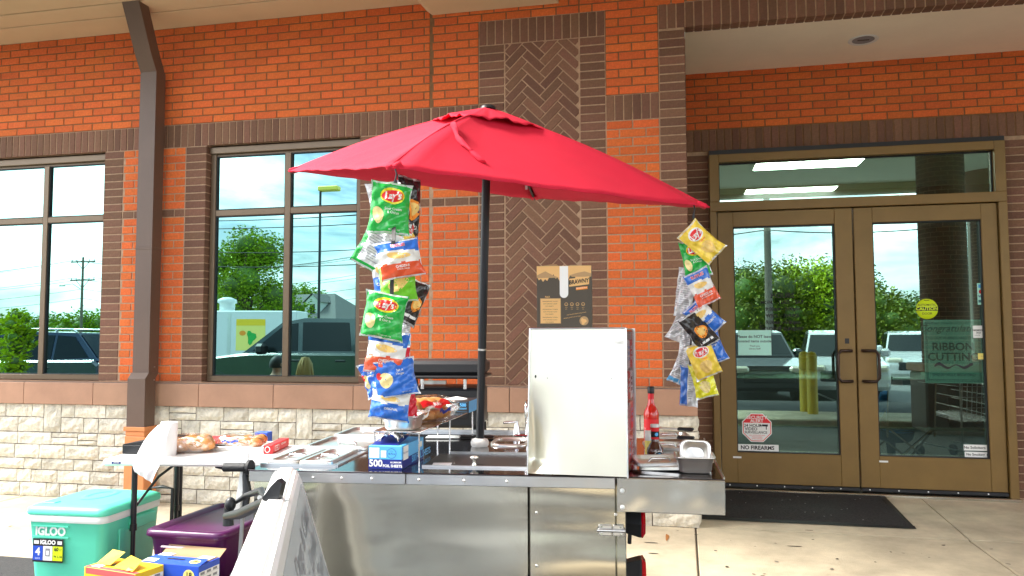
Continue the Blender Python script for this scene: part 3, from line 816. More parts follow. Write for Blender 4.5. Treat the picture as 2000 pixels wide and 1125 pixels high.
mb.text('SECURITY', h * .155, 'white_ink', None, 0, h * .355, fat=.02, fn=fz(.002)); mb.text('ALERT', h * .155, 'white_ink', None, 0, h * .235, fat=.02, fn=fz(.002))
mb.text('24 HOUR', h * .145, 'ink', None, -w * .14, h * .07, fat=.02, fn=fz(.002)); mb.text('VIDEO', h * .145, 'ink', None, -w * .2, -h * .05, fat=.02, fn=fz(.002))
mb.text('SURVEILLANCE', h * .125, 'ink', None, -w * .04, -h * .165, fat=.015, fn=fz(.002), wide=.9)
mb.text('ALL ACTIVITIES ARE', h * .06, 'red_ink', None, 0, -h * .27, fn=fz(.002)); mb.text('MONITORED', h * .06, 'red_ink', None, 0, -h * .33, fn=fz(.002)); mb.text('& RECORDED', h * .06, 'red_ink', None, 0, -h * .39, fn=fz(.002))
mb.rect(w * .17, h * .05, w * .37, h * .12, 'ink', None, .002); mb.rect(w * .30, -h * .06, w * .33, h * .05, 'ink', None, .002); mb.rect(w * .10, h * .06, w * .16, h * .10, 'ink', None, .002)
finish(mb, 'sticker', 'white and red octagonal security alert sticker on the left door glass', 'sticker', M)
def simple(name, lab, cat, box, base, lines, y=YG, edge=None):
    M, w, h = sticker('', '', '', box, y)
    mb = MB(base).box((-w / 2, -h / 2, 0), (w / 2, h / 2, .0006))
    if edge: 
        e_ = min(w, h) * .03
        for q in (.03, .05):
            for a in ((-w * (.5 - q), -h * (.5 - q), w * (.5 - q), -h * (.5 - q) + e_ * .3), (-w * (.5 - q), h * (.5 - q) - e_ * .3, w * (.5 - q), h * (.5 - q)), (-w * (.5 - q), -h * (.5 - q), -w * (.5 - q) + e_ * .3, h * (.5 - q)), (w * (.5 - q) - e_ * .3, -h * (.5 - q), w * (.5 - q), h * (.5 - q))):
                mb.rect(*a, edge, None, .001)
    for t, x_, y_, s_, c_, fat, sh in lines:
        mb.text(t, h * s_, c_, None, x_ * w, y_ * h, shear=sh, fat=fat, fn=fz(.0012))
    return mb, M, w, h
mb, M, w, h = simple('', '', '', (1438, 867, 1521, 882), 'white_ink', [('NO FIREARMS', 0, -.02, .80, 'ink', .03, 0)])
finish(mb, 'sticker', 'white strip reading NO FIREARMS at the bottom of the left door glass', 'sticker', M)
mb, M, w, h = simple('', '', '', (1441, 645, 1507, 694), 'teal_paper', [('Please do NOT leave', 0, .24, .155, 'ink', .015, 0), ('donated items outside.', 0, .06, .145, 'ink', .01, 0), ('Thank you', 0, -.13, .09, 'ink', 0, 0), ('Library Staff', 0, -.24, .09, 'ink', 0, 0)])
finish(mb, 'paper_notice', 'pale green paper notice about donated items taped inside the left door', 'notice', M)
# opening hours lettering on the left pane
M, w, h = sticker('', '', '', (1478, 572, 1592, 650))
wl_ = thing('window_lettering', 'dark opening hours lettering on the glass of the left door', 'lettering'); wl_.matrix_world = M
for i, (t, s_) in enumerate((('HOURS', .17), ('MON. - TUES. - SAT.', .12), ('9:00am - 5:00pm', .12), ('WED. - THURS.', .12), ('9:00am - 6:00pm', .12), ('CLOSED SUNDAY', .12))):
    MB('ink').text(t, h * s_, 'ink', None, -w * .05, h * (.42 - i * .165), fat=.025, fn=fz(0)).build('text_line', wl_)
# caution disc
M, w, h = sticker('', '', '', (1788, 582, 1833, 625))
mb = MB('sign_yellow').lathe([(.001, 0), (w / 2, 0), (w / 2, .0006), (.001, .0006)], 36)
mb.rect(-w * .5, -h * .085, w * .5, h * .095, 'ink', None, .001); mb.text('AUTOMATIC', h * .13, 'ink', None, 0, h * .18, fat=.01, fn=fz(.0012)); mb.text('CAUTION', h * .20, 'sign_yellow', None, 0, .001, fat=.03, fn=fz(.0015)); mb.text('DOOR', h * .14, 'ink', None, 0, -h * .21, fat=.01, fn=fz(.0012))
mb.rect(-w * .12, h * .38, w * .12, h * .41, 'ink', None, .001)
finish(mb, 'sticker', 'round yellow automatic caution door sticker on the right door glass', 'sticker', M)
mb, M, w, h = simple('', '', '', (1882, 868, 1936, 881), 'white_ink', [('No Solicitors', -.1, 0, .62, 'ink', .02, 0)])
finish(mb, 'sticker', 'white strip reading No Solicitors, the upper one at the right door corner', 'sticker', M)
mb, M, w, h = simple('', '', '', (1884, 882, 1937, 894), 'white_ink', [('No Smoking', -.1, 0, .62, 'ink', .02, 0)])
mb.ellipse(w * .4, 0, h * .38, h * .38, 'ink', None, fn=fz(.001)); mb.ellipse(w * .4, 0, h * .28, h * .28, 'white_ink', None, fn=fz(.0014)); mb.rect(w * .36, -h * .05, w * .44, h * .05, 'ink', None, .0018)
finish(mb, 'sticker', 'white strip reading No Smoking, the lower one at the right door corner', 'sticker', M)
mb, M, w, h = simple('', '', '', (1900, 636, 1922, 660), 'white_ink', [('MEMBER', 0, .12, .2, 'ink', .02, 0), ('2023', 0, -.08, .18, 'ink', .02, 0), ('shelbyville', -.12, -.28, .1, 'ink', 0, 0)])
finish(mb, 'sticker', 'small white member 2023 sticker at the right edge of the right door', 'sticker', M)
mb, M, w, h = simple('', '', '', (1908, 553, 1925, 595), 'teal_paper', [('VISA', 0, -.12, .13, 'navy', .03, 0)])
mb.rect(-w * .35, h * .28, w * .35, h * .44, 'light_blue', None, .001); mb.ellipse(-w * .1, h * .1, w * .2, h * .09, 'red_card', None, fn=fz(.001)); mb.ellipse(w * .14, h * .1, w * .2, h * .09, 'orange_ink', None, fn=fz(.0013))
mb.rect(-w * .4, -h * .4, w * .4, -h * .28, 'teal_ink', None, .001)
finish(mb, 'sticker', 'narrow card payment sticker at the upper right edge of the right door', 'sticker', M)
mb, M, w, h = simple('', '', '', (1910, 690, 1929, 702), 'pale_yellow', [('- - -', 0, 0, .4, 'ink', 0, 0)])
finish(mb, 'sticker', 'tiny yellowish label at the right edge of the right door', 'sticker', M)
# poster inside the right door
YP = YD + .035
M, w, h = sticker('', '', '', (1803, 625, 1921, 749), YP)
mb, M, w, h = simple('', '', '', (1803, 625, 1921, 749), 'teal_paper', [('Congratulations', 0, .36, .15, 'teal_ink', .01, .35), ('TO OUR FRIENDS AND STAFF', 0, .21, .055, 'teal_ink', .01, 0), ('RIBBON', 0, .07, .17, 'teal_ink', .03, 0), ('CUTTING', 0, -.09, .17, 'teal_ink', .03, 0), ('SHELBYVILLE BEDFORD', 0, -.37, .06, 'teal_ink', .01, 0)], y=YP, edge='teal_ink')
mb.grid(lambda u, v: (-w * .33 + w * .66 * u, -h * .25 + h * .03 * math.sin(u * 14) + h * (.035 * v * (1 + .5 * math.sin(u * 9))), .0012), 24, 1, 'navy', None)
finish(mb, 'poster', 'pale teal ribbon cutting poster standing behind the right door glass', 'poster', M)
# interior
io = thing('lobby', 'dim lobby behind the glass entrance doors', 'room', kind='structure')
MB('interior_floor').box((-1, YD + .1, -.1), (5, 16, .07)).build('lobby_floor', io)
MB('interior_dark').box((-1, 16, 0), (5, 16.2, 4)).build('back_wall', io)
MB('interior_dark').box((-1.2, YD + .26, 0), (-1, 16, 4)).build('side_wall', io); MB('interior_dark').box((5, YD + .26, 0), (5.2, 16, 4)).build('side_wall', io)
MB('interior_ceiling').box((-1, YD + .26, 3.45), (5, 16, 3.6)).build('lobby_ceiling', io)
MB('interior_dark').box((-1, 11.6, 2.9), (5, 11.9, 3.45)).build('bulkhead', io)
for i, (a, b, lab) in enumerate((((1525, 331), (1635, 307), 'nearer lit ceiling panel seen through the transom'), ((1497, 384), (1587, 366), 'farther lit ceiling panel seen through the transom'))):
    p = at_z(a[0], a[1], 3.44); q = at_z(b[0], b[1], 3.44)
    y_lo, y_hi = min(p.y, q.y), max(p.y, q.y)
    pl = thing('ceiling_panel_light', lab, 'ceiling light', ((p.x + q.x) / 2, (y_lo + y_hi) / 2, 3.445), group='lit ceiling panels in the lobby')
    MB('lamp').box((-.6, -(y_hi - y_lo) / 2, -.004), (.6, (y_hi - y_lo) / 2, 0)).build('diffuser', pl)
    MB('white_plastic').box((-.62, -(y_hi - y_lo) / 2 - .02, -.002), (.62, (y_hi - y_lo) / 2 + .02, .004)).build('frame', pl)

# ------------------------------------------------------------------ ground
sw = thing('sidewalk', 'pale concrete pavement slabs in front of the building', 'pavement', kind='structure')
gx = [-9.4, -7.6, -5.75, -3.62, -1.8, .07, 1.9, 3.75, 5.6, 7.4]
gy = [4.32, YW + .02]
MB('concrete_joint').box((-9.4, 1.7, -.16), (7.4, YW + .3, -.012)).build('joint_bed', sw) if False else None
jb = MB('concrete_joint'); jb.box((-9.4, 4.32, -.16), (7.4, YW + .3, -.012)); jb.build('joint_bed', sw)
for a, b in zip(gx, gx[1:]):
    for c, d in zip(gy, gy[1:]):
        MB('concrete').box((a + .006, c + .006, -.15), (b - .006, d - .006, 0), bev=.006).build('slab', sw)
MB('concrete').prism([(YW + .024, 0), (YD + .05, .065), (YD + .05, -.15), (YW + .024, -.15)], .10, 1.898, axis='x').build('slab', sw)
MB('concrete').prism([(YW + .024, 0), (YD + .05, .065), (YD + .05, -.15), (YW + .024, -.15)], 1.91, 6.0, axis='x').build('slab', sw)
tag(MB('lot_asphalt').box((-160, -9, -.5), (160, 4.6, -.125) ).build('parking_lot'), kind='structure')
tag(MB('asphalt').box((-14, -3.4, -.3), (9, 4.315, -.004)).build('drive'), kind='structure')
tag(MB('concrete').box((-.4, .1, -.1), (7.4, 1.5, .10), bev=.02).build('traffic_island'), kind='structure')
tag(MB('far_asphalt').box((-160, -30, -.5), (160, -9, -.124)).build('parking_lot'), kind='structure')
tag(MB('grass').box((-300, -240, -.5), (300, -30, -.10)).build('grass_field'), kind='structure')
tag(MB('grass').box((-160, 4.6, -.5), (-9.4, 60, -.06)).build('grass_strip'), kind='structure')
tag(MB('grass').box((7.4, 4.6, -.5), (160, 60, -.06)).build('grass_strip'), kind='structure')
for i in range(7):
    tag(MB('white_ink').box((-14 + i * 2.9, -7.6, -.124), (-13.9 + i * 2.9, -2.6, -.121)).build('parking_line'), ('first', 'second', 'third', 'fourth', 'fifth', 'sixth', 'seventh')[i] + ' white parking line from the left on the asphalt lot', 'parking line', 'painted parking lines')
# small marks on the pavement
mk = MB('dirt_dark')
for px, py, l_ in ((1271, 1060, .05), (1276, 1081, .035), (1552, 1067, .05), (1395, 1012, .04), (1580, 1036, .03)):
    p = at_z(px, py, .002); mk.ellipse(0, 0, l_, .008, 'dirt_dark', T(p.x, p.y, .0035), 10, rings=1)
rg = random.Random(12)
for i in range(70):
    x_, y_ = (rg.uniform(-.2, 2.9), rg.uniform(4.4, 6.2)) if i % 3 else (rg.uniform(-6.3, -3.3), rg.uniform(4.5, 5.9))
    if y_ > YW: y_ -= .3
    k_ = rg.uniform(.003, .011); mk.ellipse(0, 0, k_ * rg.uniform(1, 1.8), k_, rg.choice(('dirt_dark', 'stain_grey', 'stain_grey')), T(x_, y_, .0035 + i * .00001) @ R(rg.uniform(0, 180), 'Z'), 8, rings=1, wob=.15)
p = at_z(1303, 1050, 0); mk.ellipse(0, 0, .012, .09, 'stain', T(p.x, p.y, .0035), 14, rings=1, wob=.2)
o = mk.build('pavement_stain'); o['kind'] = 'stuff'
# door mat
mt = thing('door_mat', 'black rubber backed door mat lying before the glass doors', 'door mat', (0, 0, 0))
a, b = at_z(1366, 1008, .03), at_z(1768, 1027, .03); yb = 7.10
def ramp(y): return max(0, (y - YW - .024) * .065 / 1.21)
q = MB('mat_rubber'); xl = XL + .02
q.grid(lambda u, v: ((xl + (b.x + .04 - xl) * u), a.y - .0 + (yb - a.y) * v, ramp(a.y + (yb - a.y) * v) + .010), 12, 8)
q.add([(xl, a.y, ramp(a.y) + .003), (b.x + .04, a.y, ramp(a.y) + .003), (b.x + .04, a.y, ramp(a.y) + .010), (xl, a.y, ramp(a.y) + .010)], [(0, 1, 2, 3)])
q.add([(b.x + .04, a.y, ramp(a.y) + .003), (b.x + .04, yb, ramp(yb) + .003), (b.x + .04, yb, ramp(yb) + .010), (b.x + .04, a.y, ramp(a.y) + .010)], [(0, 1, 2, 3)])
q.build('carpet', mt)
q = MB('black_rubber')
for x0_, y0_, x1_, y1_ in ((xl, a.y - .03, b.x + .07, a.y + .02), (b.x + .03, a.y + .02, b.x + .07, yb)):
    vs = [(x0_, y0_, ramp(y0_) + .006), (x1_, y0_, ramp(y0_) + .006), (x1_, y1_, ramp(y1_) + .0125), (x0_, y1_, ramp(y1_) + .0125)]; q.add(vs, [(0, 1, 2, 3)])
q.build('border', mt)
lt = MB('white_ink'); rg = random.Random(3)
for i in range(22):
    x_, y_ = rg.uniform(xl + .1, b.x - .1), rg.uniform(a.y + .05, 7.05); lt.ellipse(0, 0, .008, .0025, 'white_ink', T(x_, y_, ramp(y_) + .0115) @ R(rg.uniform(0, 180), 'Z'), 6, rings=1)
o = lt.build('lint', mt); o['kind'] = 'stuff'

# ================================================================== THE FOOD CART
CT = math.radians(5.32)
CO_ = Vector((-1.526, 2.575, 0))
MC = Matrix.Translation(CO_) @ Matrix.Rotation(CT, 4, 'Z')       # cart frame: x along its front, y to the back
def cl_(x, y, z): return MC @ Vector((x, y, z))
ZC = .93
cart = thing('food_cart', 'stainless steel street food cart with a side shelf standing before the wall', 'food cart', CO_, CT)
CWD, CDP = 1.335, 1.16
bd = MB('steel_body')
bd.box((.004, .02, .22), (.998, .03, ZC - .045)); bd.build('front_panel', cart)
bd = MB('steel_body'); bd.box((1.006, .012, .30), (CWD - .035, .03, ZC - .03), bev=.003); bd.build('access_door', cart)
bd = MB('steel_body'); bd.box((CWD - .034, .014, .22), (CWD, .05, ZC - .03), bev=.003); bd.box((CWD - .012, .05, .22), (CWD - .002, CDP - .02, ZC - .03)); bd.build('side_panel', cart)
bd = MB('steel_body'); bd.box((0, .03, .22), (.01, CDP - .02, ZC - .03)); bd.build('side_panel', cart)
bd = MB('steel_body'); bd.box((0, CDP - .03, .22), (CWD, CDP - .02, ZC - .03)); bd.box((.01, .04, .20), (CWD, CDP, .22)); bd.build('back_panel', cart)
tr = MB('steel_trim').box((-.006, -.004, ZC - .042), (.57, .012, ZC - .004), bev=.002).build('edge_trim', cart)
tr2 = MB('steel_trim').box((.572, -.003, ZC - .042), (CWD - .036, .0115, ZC - .004), bev=.002).build('edge_trim', cart)
for i, x in enumerate((.14, .235, .34, .45, .62, .78, .93)):
    MB('steel_pan').lathe([(.0055, 0), (.0045, .0025), (.001, .003)], 10, None, T(x, -.004, ZC - .024) @ R(90, 'X')).build('screw', tr if x < .57 else tr2)
MB('steel_top').box((-.01, -.005, ZC - .003), (CWD + .005, CDP, ZC), bev=.001).build('counter_top', cart)
MB('steel_trim').box((.05, CDP - .004, ZC), (CWD, CDP, ZC + .012)).build('back_lip', cart)
for x, z in ((1.03, .80), (1.03, .62), (1.03, .42), (1.30, .80), (1.30, .50)):
    MB('steel_pan').lathe([(.0055, 0), (.0045, .0025), (.001, .003)], 10, None, T(x, .012, z) @ R(90, 'X')).build('screw', cart)
# hinge on the access door
hp = at_y(1195, 1037, CO_.y + 1.28 * math.sin(CT)); hl = MC.inverted() @ hp
h = MB('steel_trim')
h.box((-.045, -.006, -.018), (.0, .0, .018), bev=.002); h.box((.004, -.006, -.018), (.04, .0, .018), bev=.002); h.cyl((-.05, -.007, 0), (.045, -.007, 0), .006, n=8)
for x in (-.035, .03):
    for z in (-.012, .012): h.cyl((x, -.006, z), (x, -.009, z), .004, n=8, m='steel_body')
h.build('hinge', cart, T(hl.x, .01, hl.z))
# side shelf
sh_ = thing('side_shelf', 'fold out stainless steel side shelf at the right end of the cart', 'shelf', MC @ Vector((CWD, 0, 0)), CT - math.radians(3.2))
sx1, zs = .325, ZC + .0
MB('steel_top').box((.004, .0, zs - .004), (sx1, 1.02, zs), bev=.001).build('shelf_top', sh_)
MB('steel_shelf').box((-.03, -.003, zs - .118), (sx1 + .001, .003, zs - .004), bev=.002).build('front_skirt', sh_)
MB('steel_shelf').box((sx1 - .002, .003, zs - .118), (sx1 + .001, 1.02, zs - .004)).build('side_skirt', sh_)
MB('steel_trim').box((sx1 - .004, .0, zs), (sx1 + .001, 1.02, zs + .006)).build('edge_lip', sh_)
for z in (.035, .09):
    MB('white_plastic').lathe([(.008, 0), (.007, .003), (.001, .004)], 12, None, T(-.012, -.003, zs - z - .012) @ R(90, 'X')).build('screw', sh_)
MB('black_metal').tube([(.02, .3, zs - .01), (.01, .3, zs - .12), (-.0, .3, zs - .3)], .008, 6).build('shelf_brace', sh_)
# tail lamps on the cart's right side
for i, (px, py, lab) in enumerate(((1258, 1017, 'upper black and red tail lamp on the right side of the cart'), (1243, 1118, 'lower black and red tail lamp of the cart, cut by the photo edge'))):
    p = MC.inverted() @ at_y(px, py, 2.86)
    o = thing('tail_lamp', lab, 'tail lamp', MC @ Vector((CWD, p.y, p.z)), CT, group='tail lamps of the cart')
    q = MB('black_plastic').lathe([(.040, -.004), (.046, .0), (.060, .048), (.060, .055)], 6, None, R(90, 'Y') @ R(30, 'Z'), smooth=False).build('housing', o)
    MB('tail_red').lathe([(.060, .055), (.062, .060), (.045, .070), (.001, .072)], 6, None, R(90, 'Y') @ R(30, 'Z'), smooth=False).build('lens', o)
wh = None
for x in (.25, 1.1):
    w_ = MB('tyre').cyl((-.05, .0, 0), (.05, 0, 0), .2, n=24, caps=False); w_.lathe([(.2, -.05), (.12, -.05), (.12, .05), (.2, .05)], 24, 'tyre', R(90, 'Y')); 
    o_ = w_.build('wheel', cart, T(x if x < 1 else CWD - .1, .55, .21)); MB('steel_trim').lathe([(.12, -.02), (.03, -.04), (.03, .04), (.12, .02)], 20, None, R(90, 'Y')).build('rim', o_)

def on_cart(name, lab, cat, x, y, z=ZC, rz=0, group=None):
    return thing(name, lab, cat, MC @ Vector((x, y, z)), CT + math.radians(rz), group)
# steam table lids
def pan_lid(lab, x0, y0, x1, y1, z=ZC + .014, rz=0, tilt=0, group='stainless pan lids on the steam table', name='pan_lid'):
    o = on_cart(name, lab, 'pan lid', (x0 + x1) / 2, (y0 + y1) / 2, z, rz, group); a, b = (x1 - x0) / 2, (y1 - y0) / 2
    m = MB('steel_pan'); e = .016; k = .010
    def ring(x, y, z_, r=.02):
        out_ = []
        for cx, cy, t0 in ((x - r, y - r, 0), (-x + r, y - r, 90), (-x + r, -y + r, 180), (x - r, -y + r, 270)):
            for t in (0, 30, 60, 90): out_.append((cx + r * math.cos(math.radians(t0 + t)), cy + r * math.sin(math.radians(t0 + t)), z_))
        return out_
    rs_ = [ring(a, b, -.010), ring(a, b, 0), ring(a - .003, b - .003, .003), ring(a - e, b - e, .003), ring(a - e - .006, b - e - .006, -k), ]
    vs = [p for r in rs_ for p in r]; n = 16
    fs = [(q * n + i, q * n + (i + 1) % n, (q + 1) * n + (i + 1) % n, (q + 1) * n + i) for q in range(4) for i in range(n)] + [tuple(range(4 * n, 5 * n))]
    m.add(vs, fs); m.build('rim', o)
    hd_ = MB('steel_pan'); ea, eb = min(a, .05), min(b * .4, .022)
    hd_.grid(lambda u, v: (ea * math.cos(2 * PI * u) * (1 - v * .8), eb * math.sin(2 * PI * u) * (1 - v * .8), -k + .001 - .008 * math.sin(v * PI / 2) if v < .9 else -k - .007), 20, 3)
    hd_.build('recess', o)
    MB('chrome').tube([(-ea * .8, 0, -k + .001), (-ea * .6, 0, -k + .012), (ea * .6, 0, -k + .012), (ea * .8, 0, -k + .001)], .004, 6).build('handle', o)
    if tilt: o.rotation_euler = (math.radians(tilt), 0, o.rotation_euler[2])
    return o
pan_lid('small steel lid at the front left corner of the steam table', .006, .10, .128, .43)
pan_lid('small steel lid at the front of the steam table beside the foil box', .134, .10, .262, .43)
pan_lid('large steel lid in the second row of the steam table', .01, .45, .285, .79, ZC + .018)
pan_lid('steel lid at the back of the steam table', .01, .81, .285, 1.12, ZC + .022)
m = MB('steel_trim'); 
for a, b in (((-.004, .085, ZC), (.285, .097, ZC + .008)), ((.264, .097, ZC), (.29, 1.13, ZC + .006)), ((.0, .434, ZC), (.264, .446, ZC + .012)), ((.0, .794, ZC), (.264, .806, ZC + .016))): m.box(a, b)
tag(m.build('pan_rack', cart), None, None)
# sliding lid well with knob
w = MB('dark_slot').box((.60, .125, ZC + .0005), (1.0, .42, ZC + .003)).build('well_lid', cart)
MB('steel_trim').box((.60, .118, ZC), (.985, .126, ZC + .007)).build('well_rail', cart); MB('steel_trim').box((.64, .425, ZC), (1.12, .431, ZC + .012)).build('well_rail', cart)
MB('steel_pan').lathe([(.009, 0), (.006, .004), (.006, .018), (.016, .024), (.016, .029), (.010, .032), (.001, .032)], 14, None, T(.785, .17, ZC + .003)).build('knob', cart)
tag(MB('white_paper').box((-.035, -.03, 0), (.035, .03, .001), None, R(6, 'Z')).build('paper_card', None, MC @ T(.665, .165, ZC + .0035)), 'small white card lying on the dark well lid by the knob', 'card')
# sink
sk = MB('steel_pan')
for x0, x1 in ((.76, .925), (.93, 1.08)):
    cx, cy = (x0 + x1) / 2, .80; a, b = (x1 - x0) / 2, .13
    def rr(s_, z_): return [(cx + a * s_ * math.copysign(abs(math.cos(t)) ** .5, math.cos(t)), cy + b * s_ * math.copysign(abs(math.sin(t)) ** .5, math.sin(t)), z_) for t in [2 * PI * (i + .5) / 20 for i in range(20)]]
    rs_ = [rr(1, ZC), rr(1, ZC + .008), rr(.92, ZC + .010), rr(.86, ZC + .002), rr(.84, ZC - .10)]
    sk.add([p for r in rs_ for p in r], [(q * 20 + i, q * 20 + (i + 1) % 20, (q + 1) * 20 + (i + 1) % 20, (q + 1) * 20 + i) for q in range(4) for i in range(20)] + [tuple(range(80, 100))], None, None, True)
sk.build('sink_basin', cart)
fa = MB('chrome'); fx, fy = .90, 1.01
pts = [(fx, fy, ZC)] + [(fx, fy, ZC + .10)] + [(fx, fy - .045 + .045 * math.cos(t), ZC + .125 + .045 * math.sin(t)) for t in [PI * i / 8 for i in range(9)]] + [(fx, fy - .09, ZC + .10)]
fa.tube(pts, .0075, 10); fa.lathe([(.02, 0), (.018, .006), (.012, .07), (.010, .075)], 14, None, T(fx, fy, ZC)); fa.box((fx - .07, fy - .022, ZC), (fx + .07, fy + .022, ZC + .012), bev=.005)
fo = fa.build('faucet', cart)
for s_ in (-1, 1):
    MB('chrome').lathe([(.018, 0), (.016, .02), (.008, .055), (.008, .065)], 12, None, T(fx + s_ * .055, fy, ZC + .01)).cyl((fx + s_ * .055, fy, ZC + .07), (fx + s_ * .055 - .06, fy - .03, ZC + .068), .0055, n=8).build('tap_handle', fo)

# warming cabinet
wc = on_cart('warming_cabinet', 'tall upright white reflecting steel cabinet on the right of the cart', 'cabinet', 1.0, .004, ZC, -6)
cw_, cd_, chh = .343, .40, .503
lean = .035
vs = [(0, 0, .002), (cw_, 0, .002), (cw_ - .004, lean, chh), (.004, lean, chh)]
fp = MB('white_steel')
def cf(u, v):
    x = cw_ * u; q_ = max(0, min(1, v / .07)); w_ = max(0, min(1, (v - .07) / .58)); d = .055 * math.exp(-(u / .15) ** 2) * q_ * (1 - w_ * w_ * (3 - 2 * w_)) * min(1, u / .02)      # the panel is bowed in near its lower left edge
    return (x, lean * v + .001 + d, .004 + (chh - .004) * v)
fp.grid(cf, 30, 40); fp.build('front_sheet', wc)
MB('white_steel').box((.006, lean + .002, chh - .004), (cw_ - .004, cd_, chh), bev=.001).build('top_sheet', wc)
e = MB('steel_trim'); e.tube([(0, -.002, .0), (.004, lean - .002, chh)], .003, 6); e.tube([(cw_, -.002, 0), (cw_ - .004, lean - .002, chh)], .003, 6); e.tube([(.004, lean - .002, chh), (cw_ - .004, lean - .002, chh)], .003, 6); e.build('edge_trim', wc)
MB('white_steel').add([(.0, .0, 0), (.0, cd_, 0), (.004, cd_, chh), (.004, lean, chh)], [(0, 1, 2, 3)]).box((.0, cd_ - .002, 0), (.012, cd_, chh)).build('side_sheet', wc)
MB('acrylic').box((cw_ - .004, .03, 0), (cw_ - .001, cd_, chh - .005)).build('side_pane', wc)
MB('steel_trim').box((cw_ - .01, cd_ - .008, 0), (cw_ + .002, cd_, chh + .002)).build('corner_post', wc)
MB('bag_white').box((.02, cd_ - .006, 0), (cw_ - .012, cd_ - .002, chh - .01)).build('back_sheet', wc)
for x, z, r_ in ((.025, .335, .006), (.067, .33, .0022), (.29, .33, .0022)): MB('black_metal').ball((x, lean * .66 + .0015, z), (r_ * .6, .002, r_)).build('rivet', wc)
# packets seen through the clear side
for i in range(4):
    for j in range(3):
        c1, c2 = (('bag_white', 'grey_ink'), ('white_paper', 'bag_red'), ('white_paper', 'light_blue'), ('bag_red', 'white_ink'), ('pink_red', 'white_ink'))[(i * 3 + j * 2 + (i > 1)) % 5]
        if i < 2 and c1 == 'white_paper': c1 = 'pink_red'
        o = MB(c1).box((-.04, -.053, -.052), (.0, .053, .052), bev=.004)
        for k in range(3): o.rect(-.03 + .02 * k, -.035 + .012 * ((k + j) % 2), -.018 + .02 * k, .020, c2, R(90, 'Y') @ T(0, 0, .001))
        tag(o.build('food_packet', None, MC @ T(1.0, .004, ZC) @ R(-6, 'Z') @ T(cw_ - .0065, .085 + .11 * j, .065 + .115 * i)), 'packet in the ' + ('bottom', 'second', 'third', 'top')[i] + ' row and ' + ('front', 'middle', 'rear')[j] + ' column behind the clear cabinet side', 'packet', 'packets behind the clear cabinet side')

# paper towel carton on the cabinet
ctp = cl_(1.0, .004, ZC + chh)
bx = on_cart('carton', 'dark brown paper towel carton with tan mountains standing on the steel cabinet', 'carton', 1.0 + .118, .22, ZC + chh, 0)
bw_, bh_, bdp = .205, .237, .15
B = MB('box_dark'); B.box((-bw_ / 2, 0, 0), (bw_ / 2, bdp, bh_), bev=.001)
fz2 = lambda k: (lambda a, b: (a, -.0004 * k, b))
zt = bh_
B.add([(-bw_ / 2, -.0005, zt)] + [(-bw_ / 2 + bw_ * i / 26, -.0005, zt - .030 - (.010 if i % 2 else 0) - .02 * abs(math.sin(i * .35 + .4))) for i in range(27)] + [(bw_ / 2, -.0005, zt)], [tuple(range(29))], 'box_tan')
B.add([(-bw_ / 2, -.0009, zt - .035), (-bw_ * .34, -.0009, zt - .020), (-bw_ * .2, -.0009, zt - .036), (-bw_ * .08, -.0009, zt - .045), (-bw_ / 2, -.0009, zt - .045)], [(0, 1, 2, 3, 4)], 'box_tan_dark')
B.add([(bw_ * .1, -.0009, zt - .036), (bw_ * .25, -.0009, zt - .027), (bw_ * .38, -.0009, zt - .022), (bw_ / 2, -.0009, zt - .03), (bw_ / 2, -.0009, zt - .042), (bw_ * .15, -.0009, zt - .042)], [(0, 1, 2, 3, 4, 5)], 'box_tan_dark')
B.add([(-.016, -.0012, zt - .001), (.016, -.0012, zt - .001)] + [(.016 * math.cos(t), -.0012, zt - .105 - .016 * math.sin(t)) for t in [PI * i / 10 for i in range(11)]], [tuple(range(13))], 'white_ink')
B.rect(.020, .162, .094, .192, 'box_tan', None, fn=lambda a, b: (a, -.0010, b + (a - .056) * .12)); B.text('BRAWNY', .022, 'ink', None, .056, .177, fat=.03, fn=lambda a, b: (a, -.0014, b + (a - .056) * .12), wide=.78)
B.rect(.045, .146, .088, .156, 'orange_ink', None, fn=lambda a, b: (a, -.0010, b + (a - .056) * .1)); B.text('PROFESSIONAL', .006, 'white_ink', None, .066, .152, fn=lambda a, b: (a, -.0015, b + (a - .056) * .1))
B.rect(-.090, .02, -.012, .115, 'box_tan_dark', None, fn=fz2(1.5)); B.rect(-.088, .022, -.014, .113, 'box_tan', None, fn=fz2(2.5))
B.text('FLEX', .009, 'box_tan', None, -.062, .120, fat=.02, fn=fz2(3))
for k in range(3):
    B.text('PERFORMANCE TOWELS', .0052, 'ink', None, -.052, .103 - k * .030, fn=fz2(4)); B.text('SOFT STRONG CLEAN', .0052, 'ink', None, -.052, .094 - k * .030, fn=fz2(4)); B.text('2 PLY SHEETS', .0052, 'ink', None, -.055, .085 - k * .030, fn=fz2(4))
for k in range(4):
    B.ellipse(.008 + .021 * k, .092, .0065, .0065, 'box_tan', None, 14, fn=fz2(2), rings=1); B.ellipse(.008 + .021 * k, .092, .005, .005, 'box_dark', None, 14, fn=fz2(3), rings=1); B.text(('A', 'B', 'C', 'D')[k] if False else '~', .012, 'box_tan', None, .008 + .021 * k, .090, fn=fz2(4))
    B.text('care', .005, 'box_tan', None, .008 + .021 * k, .080, fn=fz2(3)); B.text('use', .005, 'box_tan', None, .008 + .021 * k, .074, fn=fz2(3))
B.text('one-handed dispensing towels', .006, 'box_tan', None, .046, .058, fn=lambda a, b: (a, -.001, b + (a - .05) * .15)); B.text('reliable performance wipes', .006, 'box_tan', None, .030, .047, fn=lambda a, b: (a, -.001, b + (a - .05) * .15))
B.ellipse(.074, .030, .017, .017, 'box_tan_dark', None, 18, fn=fz2(2), rings=1); B.ellipse(.072, .028, .010, .012, 'box_tan', None, 9, fn=fz2(3), rings=1, wob=.3)
B.build('carton_body', bx)
